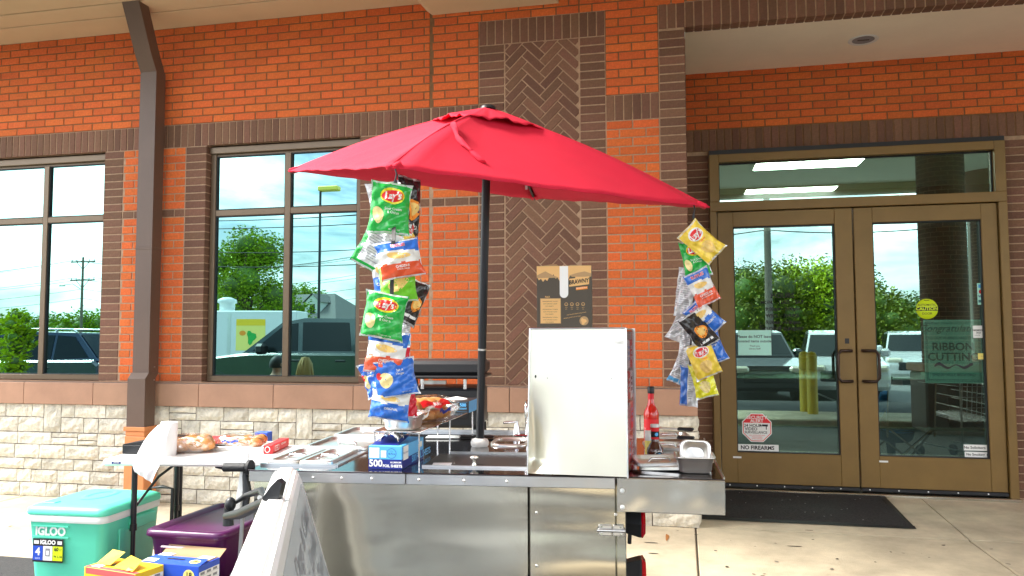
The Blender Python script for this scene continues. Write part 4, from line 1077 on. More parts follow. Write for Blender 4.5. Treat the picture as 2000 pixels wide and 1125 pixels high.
B = MB('kraft'); B.add([(-bw_ / 2, .03, bh_ + .001), (-.02, .03, bh_ + .001), (-.03, .035, bh_ + .010), (-.045, .035, bh_ + .011), (-bw_ / 2 + .02, .032, bh_ + .004)], [(0, 1, 2, 3, 4)]); B.box((.02, .04, bh_), (bw_ / 2 - .05, .05, bh_ + .007)); B.build('flap', bx)

# ---------------- umbrella
A_, B_, C_, D_ = at_y(563, 335, 3.10), at_y(760, 327, 2.27), at_y(1386, 406, 3.23), at_y(1046, 389, 4.06)
AP = at_y(953, 213, 3.12)
PB = cl_(.724, .666, ZC)
um = thing('market_umbrella', 'square red market umbrella on a dark pole standing in the cart', 'umbrella', PB)
def ul(p): return Vector(p) - PB
ctr = (A_ + B_ + C_ + D_) / 4
def gore(P, Q, n=14, k=14):
    def fn(u, v):
        edge = P.lerp(Q, u); p = AP.lerp(edge, v)
        sag = math.sin(PI * v) ; side = 4 * u * (1 - u)
        rid = AP.lerp(P, v) if u < .5 else AP.lerp(Q, v)
        p = p + Vector((0, 0, 1)) * (.014 * sag * (1 - side) ** 2 + .013 * math.sin(PI * v) - .018 * sag * side)
        inw = (ctr - edge); inw.z = 0
        p = p + inw * (.018 * side * v * v)                        # hems pull in between the ribs
        p.z += .0022 * math.sin(u * 19 + v * 3) * v + .002 * math.sin(u * 43 - v * 7) * v * v
        return ul(p)
    return fn
cn = MB('red_fabric')
for P, Q in ((A_, B_), (B_, C_), (C_, D_), (D_, A_)): cn.grid(gore(P, Q), 18, 18)
cano = cn.build('canopy', um)
so = cano.modifiers.new('thickness', 'SOLIDIFY'); so.thickness = .003
sm = MB('red_fabric')
for P in (A_, B_, C_, D_):
    pts = []
    for i in range(15):
        v = .16 + .84 * i / 14; p = AP.lerp(P, v); p.z += .027 * math.sin(PI * v) + .002; pts.append(ul(p))
    sm.tube(pts, .0035, 6)
sm.build('seam', cano)
vt = MB('red_fabric')
for P, Q in ((A_, B_), (B_, C_), (C_, D_), (D_, A_)):
    def fn(u, v, P=P, Q=Q):
        vv = v * .27; p = AP.lerp(P.lerp(Q, u), vv); side = 4 * u * (1 - u)
        p.z += .013 * math.sin(PI * vv) + .008 + .016 * side * v * v + (.006 * math.sin(u * 17) + .004 * math.sin(u * 41)) * v * v + .004 * math.sin(PI * v)
        return ul(p)
    vt.grid(fn, 22, 8)
v_ = vt.build('vent_cap', um); so = v_.modifiers.new('thickness', 'SOLIDIFY'); so.thickness = .003
top = ul(AP)
MB('black_plastic').lathe([(.034, -.014), (.032, -.004), (.022, .003), (.001, .005)], 20, None, Matrix.Translation(top + Vector((0, 0, .012)))).build('finial', um)
dirn = (AP - PB).normalized()
MB('pole_metal').cyl((0, 0, 0), top, .0175, n=20).build('pole', um)
cz = (at_y(944, 682, 3.28).z - ZC)
MB('steel_trim').cyl(dirn * cz, dirn * (cz + .008), .0182, n=20).build('pole_joint', um)
MB('white_plastic').lathe([(.034, 0), (.038, .006), (.040, .020), (.034, .032), (.022, .036)], 24).build('pole_collar', um)
hub = dirn * ((AP - PB).length - .05); run_ = dirn * ((AP - PB).length - .20)
MB('black_plastic').cyl(run_ - dirn * .02, run_ + dirn * .03, .03, n=14).build('runner', um)
for P in (A_, B_, C_, D_):
    r_ = MB('black_metal'); pts = []
    for i in range(9):
        v = .04 + .94 * i / 8; p = AP.lerp(P, v); p.z += .022 * math.sin(PI * v) - .009; pts.append(ul(p))
    r_.tube(pts, .007, 6); rb = r_.build('rib', um)
    p = AP.lerp(P, .5); p.z -= .0
    MB('black_metal').tube([run_, ul(p)], .006, 6).build('strut', rb)
    t_ = AP.lerp(P, .975); u_ = (P - AP).normalized()
    MB('red_fabric').box((-.03, -.02, -.012), (.012, .02, .006), None, Matrix.Translation(ul(t_)) @ u_.to_track_quat('X', 'Z').to_matrix().to_4x4(), bev=.004).build('corner_pocket', um)
# rolled tie strap lying down the front of the canopy
g_ = gore(B_, C_)
def on_front(px, py):
    best = None
    for i in range(41):
        for j in range(41):
            u, v = i / 40, j / 40; p = g_(u, v) + PB
            fw = p.x * math.sin(YAW) + p.y * math.cos(YAW); dx = p.x * math.cos(YAW) - p.y * math.sin(YAW); dz = p.z - CH
            F = fw * math.cos(PITCH) + dz * math.sin(PITCH); U = dz * math.cos(PITCH) - fw * math.sin(PITCH)
            d = (1000 + dx / F * FOC - px) ** 2 + (562.5 - U / F * FOC - py) ** 2
            if best is None or d < best[0]: best = (d, u, v)
    return best[1], best[2]
u0, v0 = on_front(886, 246); u1, v1 = on_front(948, 324)
stp = []
K = 16
for i in range(K + 1):
    t = i / K; u, v = u0 + (u1 - u0) * t, v0 + (v1 - v0) * t
    c = g_(u, v) + Vector((0, -.012, .008)); w_ = Vector((1, -.2, .1)).normalized() * (.011 + .003 * math.sin(t * 16)) * (1 if i < K else .5)
    tw = Vector((0, -.006 * math.sin(t * 22), .004 * math.sin(t * 11)))
    stp.append((c - w_ + tw, c - tw, c + w_ + tw))
s_ = MB('red_fabric'); vs = [p for r in stp for p in r]
s_.add(vs, [(i * 3 + k, i * 3 + k + 1, i * 3 + k + 4, i * 3 + k + 3) for i in range(K) for k in (0, 1)], None, None, True)
q = s_.build('tie_strap', um); so = q.modifiers.new('thickness', 'SOLIDIFY'); so.thickness = .004
MB('white_paper').box((-.006, -.001, -.02), (.006, .001, .012), None, Matrix.Translation(ul(at_y(1028, 362, 3.6)))).build('care_tag', um)

# ---------------- chip bags
def bag_fn(w, h, t, seed, back=False):
    r_ = random.Random(seed); ph = [r_.uniform(0, 6) for _ in range(8)]; tw = r_.uniform(-.10, .10); cz_ = r_.uniform(.8, 1.2)
    fo = r_.uniform(-.012, .012)
    def f(a, b, off=0.0):
        u, v = max(-1, min(1, 2 * a / w)), max(-1, min(1, 2 * b / h))
        hw = 1 - .10 * (1 - v * v) + .012 * math.sin(v * 6 + ph[0])
        x = a * hw + w * tw * .5 * v * v * (1 if v < 0 else -.4)
        z = b - .02 * h * (1 - u * u) * (1 if v > .8 else (-1 if v < -.8 else 0)) * .6 + .006 * h * math.sin(u * 5 + ph[1]) * abs(v) ** 3
        e = max(0, 1 - abs(u) ** 2.4) ** .6 * max(0, 1 - abs(v) ** 2.2) ** .6
        cr_ = .0028 * math.sin(7 * u + 3 * v + ph[2]) + .0024 * math.sin(11 * v - 5 * u + ph[3]) + .0014 * math.sin(17 * u + 9 * v + ph[4]) + .0040 * abs(v) ** 3 * math.sin(9 * u + ph[5])
        y = t * e * cz_ + cr_ * (.35 + .65 * e) * 1.5
        bend = fo * (v * v) + .010 * u * u * math.sin(ph[6]) + .012 * u * v * math.sin(ph[7])
        return (x, (y if back else -y) + bend + (0 if back else -off), z)
    return f
def Q(seed, w, h, d): pass
BAGMAT = {'green': ('bag_green',), 'lime': ('bag_lime',), 'yellow': ('bag_yellow',), 'lemon': ('bag_lemon',), 'blue': ('bag_blue',), 'black': ('bag_black',), 'silver': ('bag_silver',), 'red': ('bag_red',)}
def make_bag(kind, w, h, seed):
    t = min(w, h) * .22
    F = bag_fn(w, h, t, seed); Bk = bag_fn(w, h, t * .8, seed, True)
    def mf(u, v):
        y = v * 2 - 1
        if kind == 'cheddar': return 'bag_blue' if y > .42 + .08 * math.sin(u * 5) else ('bag_orange' if y < -.22 + .05 * math.sin(u * 14) else 'bag_white')
        if kind == 'original': return 'bag_white' if y > -.02 + .05 * math.sin(u * 14) and y < .62 else 'bag_blue'
        if kind == 'half': return 'bag_blue' if u < .45 else 'bag_silver'
        if kind == 'back_green': return 'bag_green' if u < .14 or y < -.8 else 'bag_silver'
        if kind == 'back_teal': return 'light_blue' if y < -.7 else 'bag_silver'
        return BAGMAT[kind][0]
    m = MB()
    m.grid(lambda u, v: F((u - .5) * w, (v - .5) * h), 18, 26, None, None, mf)
    m.grid(lambda u, v: Bk((.5 - u) * w, (v - .5) * h), 12, 14, None, None, lambda u, v: 'bag_silver')
    L1 = lambda a, b: F(a, b, .0012); L2 = lambda a, b: F(a, b, .0020); L3 = lambda a, b: F(a, b, .0028)
    if kind in ('green', 'yellow', 'lemon', 'blue'):
        cx, cy = (.02 * w, .22 * h) if kind != 'blue' else (-.18 * w, -.05 * h)
        if kind != 'blue':
            m.ellipse(cx, cy + .01 * h, .31 * w, .155 * h, 'bag_lemon' if kind == 'green' else 'white_ink', None, 24, L1, 4)
            m.ellipse(cx, cy + .005 * h, .28 * w, .115 * h, 'red_card', None, 24, L2, 4, rot=.08)
            m.text("Lay's", .19 * h, 'white_ink', None, cx, cy + .005 * h, shear=.18, fat=.035, fn=L3, wide=.95, rot=.08)
        if kind == 'green':
            m.text('Sour Cream', .072 * h, 'white_ink', None, .06 * w, -.02 * h, fat=.01, fn=L1); m.text('& Onion', .072 * h, 'white_ink', None, .06 * w, -.09 * h, fat=.01, fn=L1)
            m.ellipse(-.31 * w, -.14 * h, .13 * w, .16 * h, 'chip_pale', None, 18, L1, 3, rot=.3, wob=.06)
            m.text('NET WT 1 OZ', .035 * h, 'white_ink', None, .12 * w, -.42 * h, fn=L1)
        elif kind == 'blue':
            m.ellipse(-.24 * w, -.02 * h, .17 * w, .20 * h, 'chip_pale', None, 18, L1, 3, wob=.05); m.ellipse(-.40 * w, .10 * h, .07 * w, .10 * h, 'red_card', None, 12, L1, 2)
            m.text('Salt &', .085 * h, 'white_ink', None, .13 * w, .20 * h, fat=.01, fn=L1); m.text('Vinegar', .085 * h, 'white_ink', None, .13 * w, .11 * h, fat=.01, fn=L1); m.text('NET WT 1 OZ', .04 * h, 'white_ink', None, .2 * w, -.38 * h, fn=L1)
        else:
            m.ellipse(.0, -.18 * h, .24 * w, .17 * h, 'chip_pale' if kind == 'lemon' else 'chip', None, 18, L1, 3, rot=.4, wob=.08)
            m.text('Classic', .07 * h, 'red_ink', None, .05 * w, .04 * h, fat=.01, fn=L1)
    if kind in ('cheddar', 'original'):
        m.text('RUFFLES', .13 * h, 'white_ink', None, 0, .355 * h, fat=.06, fn=L1, wide=.8, shear=.1); m.text('RUFFLES', .13 * h, 'red_card', None, 0, .355 * h, fat=.015, fn=L2, wide=.8, shear=.1)
        m.ellipse(-.04 * w, .09 * h if kind == 'cheddar' else .14 * h, .28 * w, .085 * h, 'chip', None, 20, L1, 3, rot=-.12, wob=.08)
        if kind == 'cheddar':
            m.text('CHEDDAR', .085 * h, 'white_ink', None, .02 * w, -.20 * h, fat=.02, fn=L1); m.text('& SOUR CREAM', .05 * h, 'white_ink', None, .02 * w, -.27 * h, fat=.01, fn=L1)
        else: m.text('ORIGINAL', .09 * h, 'white_ink', None, .05 * w, -.16 * h, fat=.02, fn=L1)
    if kind == 'lime': m.ellipse(0, -.05 * h, .30 * w, .15 * h, 'chip', None, 18, L1, 3, rot=.35, wob=.12); m.text('Limón', .09 * h, 'white_ink', None, 0, .25 * h, fat=.01, fn=L1) if False else None
    if kind == 'black': m.ellipse(.05 * w, -.05 * h, .28 * w, .17 * h, 'orange_ink', None, 18, L1, 3, wob=.12); m.ellipse(.05 * w, -.04 * h, .2 * w, .11 * h, 'chip', None, 16, L2, 2, wob=.15); m.rect(-.3 * w, -.36 * h, .3 * w, -.30 * h, 'white_ink', None, fn=L1, nu=6)
    if kind in ('silver', 'back_green', 'half', 'back_teal'):
        for k in range(13):
            r_ = random.Random(seed * 31 + k); x0 = (-.38 if kind != 'half' else .0) * w; x1 = r_.uniform(.1, .42) * w
            m.rect(x0, h * (.36 - .055 * k), x1, h * (.375 - .055 * k), 'grey_ink', None, fn=L1, nu=6)
    # crimped seal lines
    for sg in (1, -1):
        for k in range(3): m.rect(-.47 * w, sg * h * (.462 + .012 * k) - .0006, .47 * w, sg * h * (.462 + .012 * k) + .0006, 'bag_silver', None, fn=lambda a, b: F(a, b, .0008), nu=10)
    return m
def hang_bag(kind, px, py, wp, hp_, rot, d, lab, yaw=0, tilt=0, group='chip bags on the left clip strip'):
    p = at_y(px, py, d); k = (p - Vector((0, 0, CH))).length / FOC * 1.04
    w, h = wp * k, hp_ * k
    seed = hash((kind, px, py)) & 0xfff if False else int(px * 7 + py * 3) % 977
    m = make_bag(kind, w * 1.06, h * 1.06, seed)
    look = math.atan2(-p.x, p.y)
    M = Matrix.Translation(p) @ Matrix.Rotation(look + math.radians(yaw), 4, 'Z') @ R(tilt, 'X') @ Matrix.Rotation(-math.radians(rot), 4, 'Y')
    tag(m.build('chip_bag', None, M), lab, 'chip bag', group)
GL, GR = 'chip bags on the left clip strip', 'chip bags on the right clip strip'
for a in (('black', 800, 404, 52, 108, -4, 2.40, 'black chip bag at the top of the left strip behind the green bag', 38),
          ('silver', 752, 390, 60, 60, 10, 2.39, 'silver back of a chip bag at the very top of the left strip', 0),
          ('green', 762, 408, 74, 92, -4, 2.25, 'uppermost green sour cream and onion chip bag on the left strip', 6),
          ('back_green', 735, 485, 66, 80, -30, 2.31, 'chip bag turned to its printed silver back, sticking out left of the strip', -8),
          ('yellow', 795, 470, 34, 90, 12, 2.40, 'narrow yellow edge of a chip bag behind the upper cheddar bag', 55),
          ('cheddar', 781, 506, 80, 68, 10, 2.22, 'upper blue, white and red cheddar chip bag on the left strip', 4),
          ('original', 752, 540, 50, 84, 8, 2.32, 'blue chip bag half hidden between the cheddar and lime bags', -12),
          ('lime', 777, 553, 68, 66, 4, 2.29, 'lime green chip bag with an orange chip in mid strip', 0),
          ('black', 808, 590, 42, 82, -22, 2.36, 'black chip bag jutting out right of the strip middle', 25),
          ('green', 750, 617, 76, 82, -11, 2.20, 'lower green sour cream and onion chip bag on the left strip', -4),
          ('back_teal', 788, 640, 34, 70, 10, 2.37, 'striped back of a bag peeping out behind the lower green bag', 40),
          ('cheddar', 755, 688, 74, 74, -8, 2.24, 'lower cheddar chip bag under the green bag on the left strip', 0),
          ('red', 788, 712, 30, 66, 2, 2.40, 'red topped chip bag seen edge on behind the lower cheddar bag', 35),
          ('blue', 772, 738, 76, 66, 8, 2.24, 'blue salt and vinegar chip bag near the bottom of the left strip', 2),
          ('blue', 728, 742, 34, 62, 18, 2.33, 'small blue corner of a bag left of the salt and vinegar bag', -35),
          ('red', 800, 782, 34, 62, 0, 2.38, 'red and white chip bag beside the lowest bag of the left strip', 40),
          ('original', 762, 786, 72, 62, -9, 2.26, 'lowest bag of the left strip, white over blue reading original', -3)):
    hang_bag(*a[:8], yaw=a[8], group=GL)
for a in (('yellow', 1370, 473, 46, 72, 46, 3.14, 'topmost yellow chip bag tilted at the right umbrella corner', 10),
          ('green', 1357, 506, 46, 66, 10, 3.18, 'green sour cream chip bag second from the top of the right strip', 4),
          ('back_teal', 1333, 570, 22, 84, -14, 3.26, 'thin silver bag seen edge on left of the right strip', -40),
          ('silver', 1341, 580, 30, 70, -10, 3.22, 'silver back of a bag left of the red cheddar bag on the right strip', -22),
          ('cheddar', 1371, 562, 44, 62, 26, 3.15, 'red bottomed cheddar chip bag on the right strip', 8),
          ('original', 1376, 620, 42, 64, 44, 3.14, 'white and blue chip bag tilted outward on the right strip', 8),
          ('silver', 1328, 641, 32, 48, -24, 3.26, 'small silver bag end sticking out left of the right strip', -25),
          ('black', 1365, 645, 42, 66, 34, 3.12, 'black chip bag with an orange chip in the middle of the right strip', 6),
          ('silver', 1340, 672, 28, 60, -10, 3.24, 'silver bag back below the black bag on the right strip', -20),
          ('blue', 1389, 682, 46, 52, 22, 3.17, 'blue chip bag with a pale chip on the right strip', 8),
          ('yellow', 1374, 703, 48, 62, 22, 3.13, 'pale yellow chip bag above the lemon bag on the right strip', 4),
          ('back_teal', 1331, 717, 30, 60, -22, 3.24, 'silver and teal bag back at the lower left of the right strip', -20),
          ('half', 1345, 754, 32, 70, -4, 3.20, 'lowest bag of the right strip, half blue and half silver', -6),
          ('lemon', 1374, 742, 40, 62, 14, 3.17, 'bright lemon yellow chip bag at the bottom of the right strip', 2)):
    hang_bag(*a[:8], yaw=a[8], group=GR)
def strip(lab, top, pts, wd):
    o = thing('clip_strip', lab, 'clip strip', top)
    m = MB('black_plastic')
    for a, b in zip(pts, pts[1:]):
        a, b = Vector(a) - top, Vector(b) - top; s = Vector((wd, 0, 0))
        m.add([a - s, a + s, b + s, b - s, a - s + Vector((0, .003, 0)), a + s + Vector((0, .003, 0)), b + s + Vector((0, .003, 0)), b - s + Vector((0, .003, 0))], [(0, 1, 2, 3), (7, 6, 5, 4), (0, 4, 5, 1), (1, 5, 6, 2), (2, 6, 7, 3), (3, 7, 4, 0)])
    m.build('strap', o)
    MB('black_metal').tube([(0, 0, .035), (.004, 0, .02), (0, 0, .0), (-.005, 0, -.015), (0, 0, -.03)], .0028, 6).build('hook', o)
    return o
p0 = at_y(772, 352, 2.27); o = strip('black strap hanging the left string of chip bags from the umbrella', p0, [p0, at_y(771, 400, 2.28), at_y(768, 470, 2.205), at_y(766, 485, 2.205), at_y(762, 800, 2.29)], .006)
MB('white_plastic').box((.010, -.004, -.085), (.018, .0, -.008)).build('price_clip', o)
p0 = at_y(1355, 416, 3.20); strip('dark wire hook hanging the right string of chip bags', p0, [p0, at_y(1355, 450, 3.2), at_y(1352, 600, 3.21), at_y(1346, 760, 3.2)], .004)

# ---------------- wire shelf and what stands on the cart
ws = on_cart('wire_shelf', 'low chrome wire leg shelf standing over the blue foil box on the cart', 'shelf', .505, .11, ZC, -3.5)
m = MB('steel_shelf').box((-.088, 0, .124), (.088, .86, .130), bev=.001).build('shelf_board', ws)
MB('chrome').tube([(-.088, 0, .127), (.088, 0, .127), (.088, .86, .127), (-.088, .86, .127), (-.088, 0, .127)], .0035, 6).build('rim_wire', ws)
for y in (.008, .44, .85):
    for x in (-.085, .085):
        if y == .44 and x < 0: continue
        MB('chrome').cyl((x, y, .001), (x, y, .126), .0032, n=8).build('leg', ws)
def pan(name, lab, loc_z, x, y, w, d, h, rz=0, group=None, M=None):
    o = on_cart(name, lab, 'steel pan', x, y, loc_z, rz, group)
    def ring(a, b, z_, r=.022):
        out_ = []
        for cx, cy, t0 in ((a - r, b - r, 0), (-a + r, b - r, 90), (-a + r, -b + r, 180), (a - r, -b + r, 270)):
            for t in (0, 30, 60, 90): out_.append((cx + r * math.cos(math.radians(t0 + t)), cy + r * math.sin(math.radians(t0 + t)), z_))
        return out_
    a, b = w / 2, d / 2; mm = MB('steel_pan')
    rs_ = [ring(a - .022, b - .022, .0, .02), ring(a - .016, b - .016, .003), ring(a - .011, b - .011, .012), ring(a - .009, b - .009, h * .62), ring(a - .005, b - .005, h * .66), ring(a - .004, b - .004, h - .004), ring(a, b, h - .006), ring(a + .002, b + .002, h - .001), ring(a, b, h), ring(a - .008, b - .008, h - .001), ring(a - .014, b - .014, h * .5), ring(a - .02, b - .02, .004)]
    n = 16
    mm.add([p for r in rs_ for p in r], [(q * n + i, q * n + (i + 1) % n, (q + 1) * n + (i + 1) % n, (q + 1) * n + i) for q in range(len(rs_) - 1) for i in range(n)], None, None, True)
    mm.add(rs_[0], [tuple(range(n))[::-1]]); mm.add(rs_[-1], [tuple(range(n))])
    mm.build('pan_body', o)
    return o
pan('steel_pan', 'small rectangular steel pan on the front of the wire shelf under the chips', ZC + .131, .515, .175, .142, .15, .056)
# foil sheet box
fb = on_cart('foil_box', 'blue dispenser box of 500 foil sheets under the wire shelf', 'box', .480, .055, ZC + .001, -3)
w_, d_, h_ = .125, .27, .082
m = MB('light_blue').box((-w_ / 2, 0, 0), (w_ / 2, d_, h_), bev=.001)
m.rect(-w_ / 2, 0, w_ / 2, h_ * .42, 'navy', None, fn=fz2(1.5)); m.text('500', .034, 'white_ink', None, -.035, .019, fat=.03, fn=fz2(3)); m.text('FOIL SHEETS', .013, 'white_ink', None, .028, .011, fat=.04, fn=fz2(3)); m.text('ALUMINUM', .008, 'white_ink', None, .040, .024, fat=.03, fn=fz2(3))
m.rect(-w_ / 2 + .003, h_ * .48, -.022, h_ * .92, 'white_ink', None, fn=fz2(1)); m.rect(-.016, h_ * .5, .004, h_ * .8, 'white_ink', None, fn=fz2(1))
m.ellipse(.024, h_ * .68, .018, .018, 'navy', None, 20, fn=fz2(1), rings=1); m.ellipse(.024, h_ * .68, .0165, .0165, 'light_blue', None, 20, fn=fz2(2), rings=1); m.text('10.75 in', .0085, 'navy', None, .024, h_ * .66, fat=.02, fn=fz2(3)); m.text('12 x', .007, 'navy', None, .024, h_ * .78, fn=fz2(3))
sd_ = lambda k: (lambda a, b: (w_ / 2 + .0004 * k, a, b))
m.rect(0, 0, d_, h_ * .42, 'navy', None, fn=sd_(1.5)); m.rect(.015, h_ * .35, .075, h_ * .95, 'white_ink', None, fn=sd_(2)); m.text('500 FOIL SHEETS', .034, 'light_blue', None, .24, .018, fat=.03, fn=sd_(3)); m.text('food service', .012, 'navy', None, .044, .055, fn=sd_(3))
m.rect(.2, h_ * .6, .25, h_ * .85, 'white_ink', None, fn=sd_(2)); m.build('box_body', fb)
m = MB('navy').add([(-w_ / 2 + .004, .02, h_ + .001), (w_ / 2 - .02, .02, h_ + .001), (w_ / 2 - .02, .16, h_ + .020), (-w_ / 2 + .004, .16, h_ + .018)], [(0, 1, 2, 3)]); m.build('flap', fb)
rf = random.Random(3)
vs = {}
def crump(u, v):
    k = (round(u, 4), round(v, 4))
    if k not in vs: vs[k] = (rf.uniform(-.007, .007), rf.uniform(-.007, .007), rf.uniform(-.012, .012))
    a = vs[k]; return (-.035 + .07 * u + a[0], .03 + .13 * v + a[1], h_ + .014 + .022 * math.sin(PI * u) * (1 - .3 * v) + .02 * v + a[2] * .7)
m = MB('foil').grid(crump, 12, 12, smooth=False); m.build('foil_sheet', fb)
# bun bag builder: a few buns inside a clear wrinkled film
def bun_bag(name, lab, M, buns, size, print_=None, tail=None, cat='bread bag'):
    o = thing(name, lab, cat); o.matrix_world = M
    rr_ = random.Random(len(lab) * 7)
    for (x, y, z, a, b, c, rot) in buns:
        mm = MB('bun'); mm.grid(lambda u, v: (a * math.copysign(abs(math.cos(2 * PI * u)) ** .8, math.cos(2 * PI * u)) * math.sin(PI * v) ** .8, b * math.sin(2 * PI * u) * math.sin(PI * v) ** .8, c * math.cos(PI * v) * (1 if v < .5 else .75) + .003 * math.sin(9 * u + 5 * v)), 16, 10)
        mm.build('bun', o, T(x, y, z) @ Matrix.Rotation(rot, 4, 'Z'))
    sx, sy, sz = size
    def fs_(u, v):
        th_, ph_ = 2 * PI * u, PI * v
        w = 1 + .05 * math.sin(5 * th_ + 3 * ph_) + .04 * math.sin(9 * th_ - 7 * ph_) + .03 * math.sin(15 * th_ + 11 * ph_) * math.sin(ph_)
        x = sx * math.copysign(abs(math.cos(th_)) ** .7, math.cos(th_)) * math.sin(ph_) ** .6 * w; y = sy * math.copysign(abs(math.sin(th_)) ** .7, math.sin(th_)) * math.sin(ph_) ** .6 * w
        return (x, y, max(.001, sz + sz * math.cos(ph_) * (1 + .05 * math.sin(7 * th_))))
    fm = MB('film').grid(fs_, 36, 18)
    f_ = fm.build('film', o)
    if print_:
        for (x, z, w, h, mt_, t) in print_:
            pm = MB(mt_); fn = lambda a, b: (a, -sy * math.sqrt(max(.05, 1 - (a / sx) ** 2 * .8)) * math.sqrt(max(.05, 1 - ((b - sz) / sz) ** 2)) * 1.05 - .004 + .004 * math.sin(a * 90), b)
            pm.grid(lambda u, v: fn(x - w / 2 + w * u, z - h / 2 + h * v + .006 * math.sin(u * 9)), 10, 4, mt_)
            if t: pm.text(t, h * .7, 'white_ink', None, x, z, fat=.02, fn=lambda a, b: tuple(q - (.002 if i == 1 else 0) for i, q in enumerate(fn(a, b))))
            pm.build('printed_band', o)
    if tail:
        tx, ty, tz, ang, ln = tail
        tm = MB('film')
        def ft(u, v): 
            rad = .012 + .05 * v + .006 * math.sin(u * 31); return (tx + math.cos(ang) * ln * v - math.sin(ang) * rad * math.cos(2 * PI * u), ty + math.sin(ang) * ln * v + math.cos(ang) * rad * math.cos(2 * PI * u), max(.002, tz + rad * .5 * math.sin(2 * PI * u)))
        tm.grid(ft, 20, 6); tm.build('tail', o)
    return o
Mz = MC @ T(.535, .44, ZC + .131) @ R(62, 'Z')
bun_bag('bun_bag', 'printed clear bag of golden hot dog buns lying on the wire shelf', Mz, [(-.12, 0, .026, .035, .068, .026, 0), (-.07, .004, .028, .034, .068, .028, 0), (-.02, -.003, .027, .034, .066, .027, 0), (.03, .002, .028, .034, .068, .027, 0), (.08, 0, .027, .034, .066, .026, 0), (-.095, 0, .068, .032, .062, .024, 0), (-.045, 0, .070, .032, .062, .024, 0), (.005, 0, .070, .032, .062, .024, 0), (.055, 0, .068, .032, .062, .024, 0)], (.165, .082, .052),
        [(-.02, .075, .16, .022, 'red_card', 'BUNS'), (.02, .045, .07, .014, 'navy', ''), (-.09, .03, .04, .02, 'white_ink', ''), (.09, .03, .04, .02, 'white_ink', '')], (-.15, 0, .06, PI, .06))
db = on_cart('glove_box', 'black and light blue box reading 500 count at the back of the wire shelf', 'box', .60, .80, ZC + .131, -4)
m = MB('black_plastic').box((-.10, 0, 0), (.052, .20, .052), bev=.001); m.rect(.053, .0, .2, .052, 'light_blue', None, fn=lambda a, b: (.0526, (a - .053) * 1.36, b)); m.rect(-.098, .002, .050, .050, 'ink', None, fn=fz2(1)); m.rect(-.095, .004, .047, .0045, 'light_blue', None, fn=fz2(2)); m.rect(-.095, .047, .047, .0475, 'light_blue', None, fn=fz2(2)); m.rect(-.0, .012, .001, .042, 'white_ink', None, fn=fz2(2))
m.text('500', .020, 'light_blue', None, .025, .034, fat=.03, fn=fz2(2)); m.text('COUNT', .010, 'light_blue', None, .025, .018, fat=.02, fn=fz2(2)); m.build('box_body', db)
MB('white_paper').lathe([(.05, .0), (.045, .004), (.001, .012)], 14, None, T(-.03, .1, .053)).build('tissue', db)
# scraper, bottles, lids and pan on the side shelf
sc = on_cart('scraper', 'pale grey plastic scraper with a dark handle lying behind the foil box', 'scraper', .56, .92, ZC + .002, 4)
MB('grey_white_plastic').box((-.13, -.03, 0), (.03, .03, .008), bev=.004).build('blade', sc); MB('dark_slot').box((.03, -.012, 0), (.19, .012, .012), bev=.005).build('handle', sc)
MS = Matrix.Translation(MC @ Vector((CWD, 0, 0))) @ Matrix.Rotation(CT - math.radians(3.2), 4, 'Z')
def on_shelf(name, lab, cat, x, y, z=ZC, rz=0, group=None):
    return thing(name, lab, cat, MS @ Vector((x, y, z)), CT - math.radians(3.2) + math.radians(rz), group)
hb_ = on_shelf('sauce_bottle', 'tall red hot sauce bottle with a black cap on the side shelf', 'sauce bottle', .085, .88)
MB('ketchup').lathe([(.030, 0), (.034, .006), (.034, .018), (.0335, .10), (.0345, .125), (.031, .142), (.020, .160), (.014, .178), (.0125, .215), (.012, .222)], 28).build('glass_body', hb_)
MB('red_ink').lathe([(.0135, .188), (.0130, .222)], 24).build('neck_sleeve', hb_)
MB('black_plastic').lathe([(.0145, .218), (.0155, .222), (.0155, .246), (.013, .249), (.001, .249)], 20).build('cap', hb_)
lb = MB('red_card').grid(lambda u, v: (.0348 * math.sin((u - .5) * 2.4), -.0348 * math.cos((u - .5) * 2.4), .045 + .060 * v), 14, 4)
lb.text('2', .018, 'white_ink', None, 0, 0, fn=lambda a, b: (.0352 * math.sin(a / .035 - .95), -.0352 * math.cos(a / .035 - .95), .060 + b)); 
for k in range(7): lb.grid(lambda u, v: (.0354 * math.sin(-.35 + k * .12 + u * .09), -.0354 * math.cos(-.35 + k * .12 + u * .09), .032 + .018 * v), 2, 1, ('white_ink', 'ink', 'sign_yellow', 'red_ink')[k % 4])
lb.build('label', hb_)
tb = on_shelf('sauce_bottle', 'squat brown sauce bottle with a red and white neck in front of the taller one', 'sauce bottle', .10, .36)
MB('brown_glass').lathe([(.026, 0), (.031, .006), (.032, .035), (.030, .048), (.018, .068), (.0145, .078), (.0145, .092)], 26).build('glass_body', tb)
MB('red_card').lathe([(.0152, .082), (.0155, .090)], 22).lathe([(.0155, .112), (.0165, .128)], 22).build('neck_sleeve', tb)
m = MB('ink').lathe([(.0155, .090), (.0158, .112)], 22); m.ellipse(0, 0, .007, .007, 'light_blue', None, 14, fn=lambda a, b: (.0162 * math.sin(a / .016 + .4), -.0162 * math.cos(a / .016 + .4), .101 + b), rings=1); m.build('label', tb)
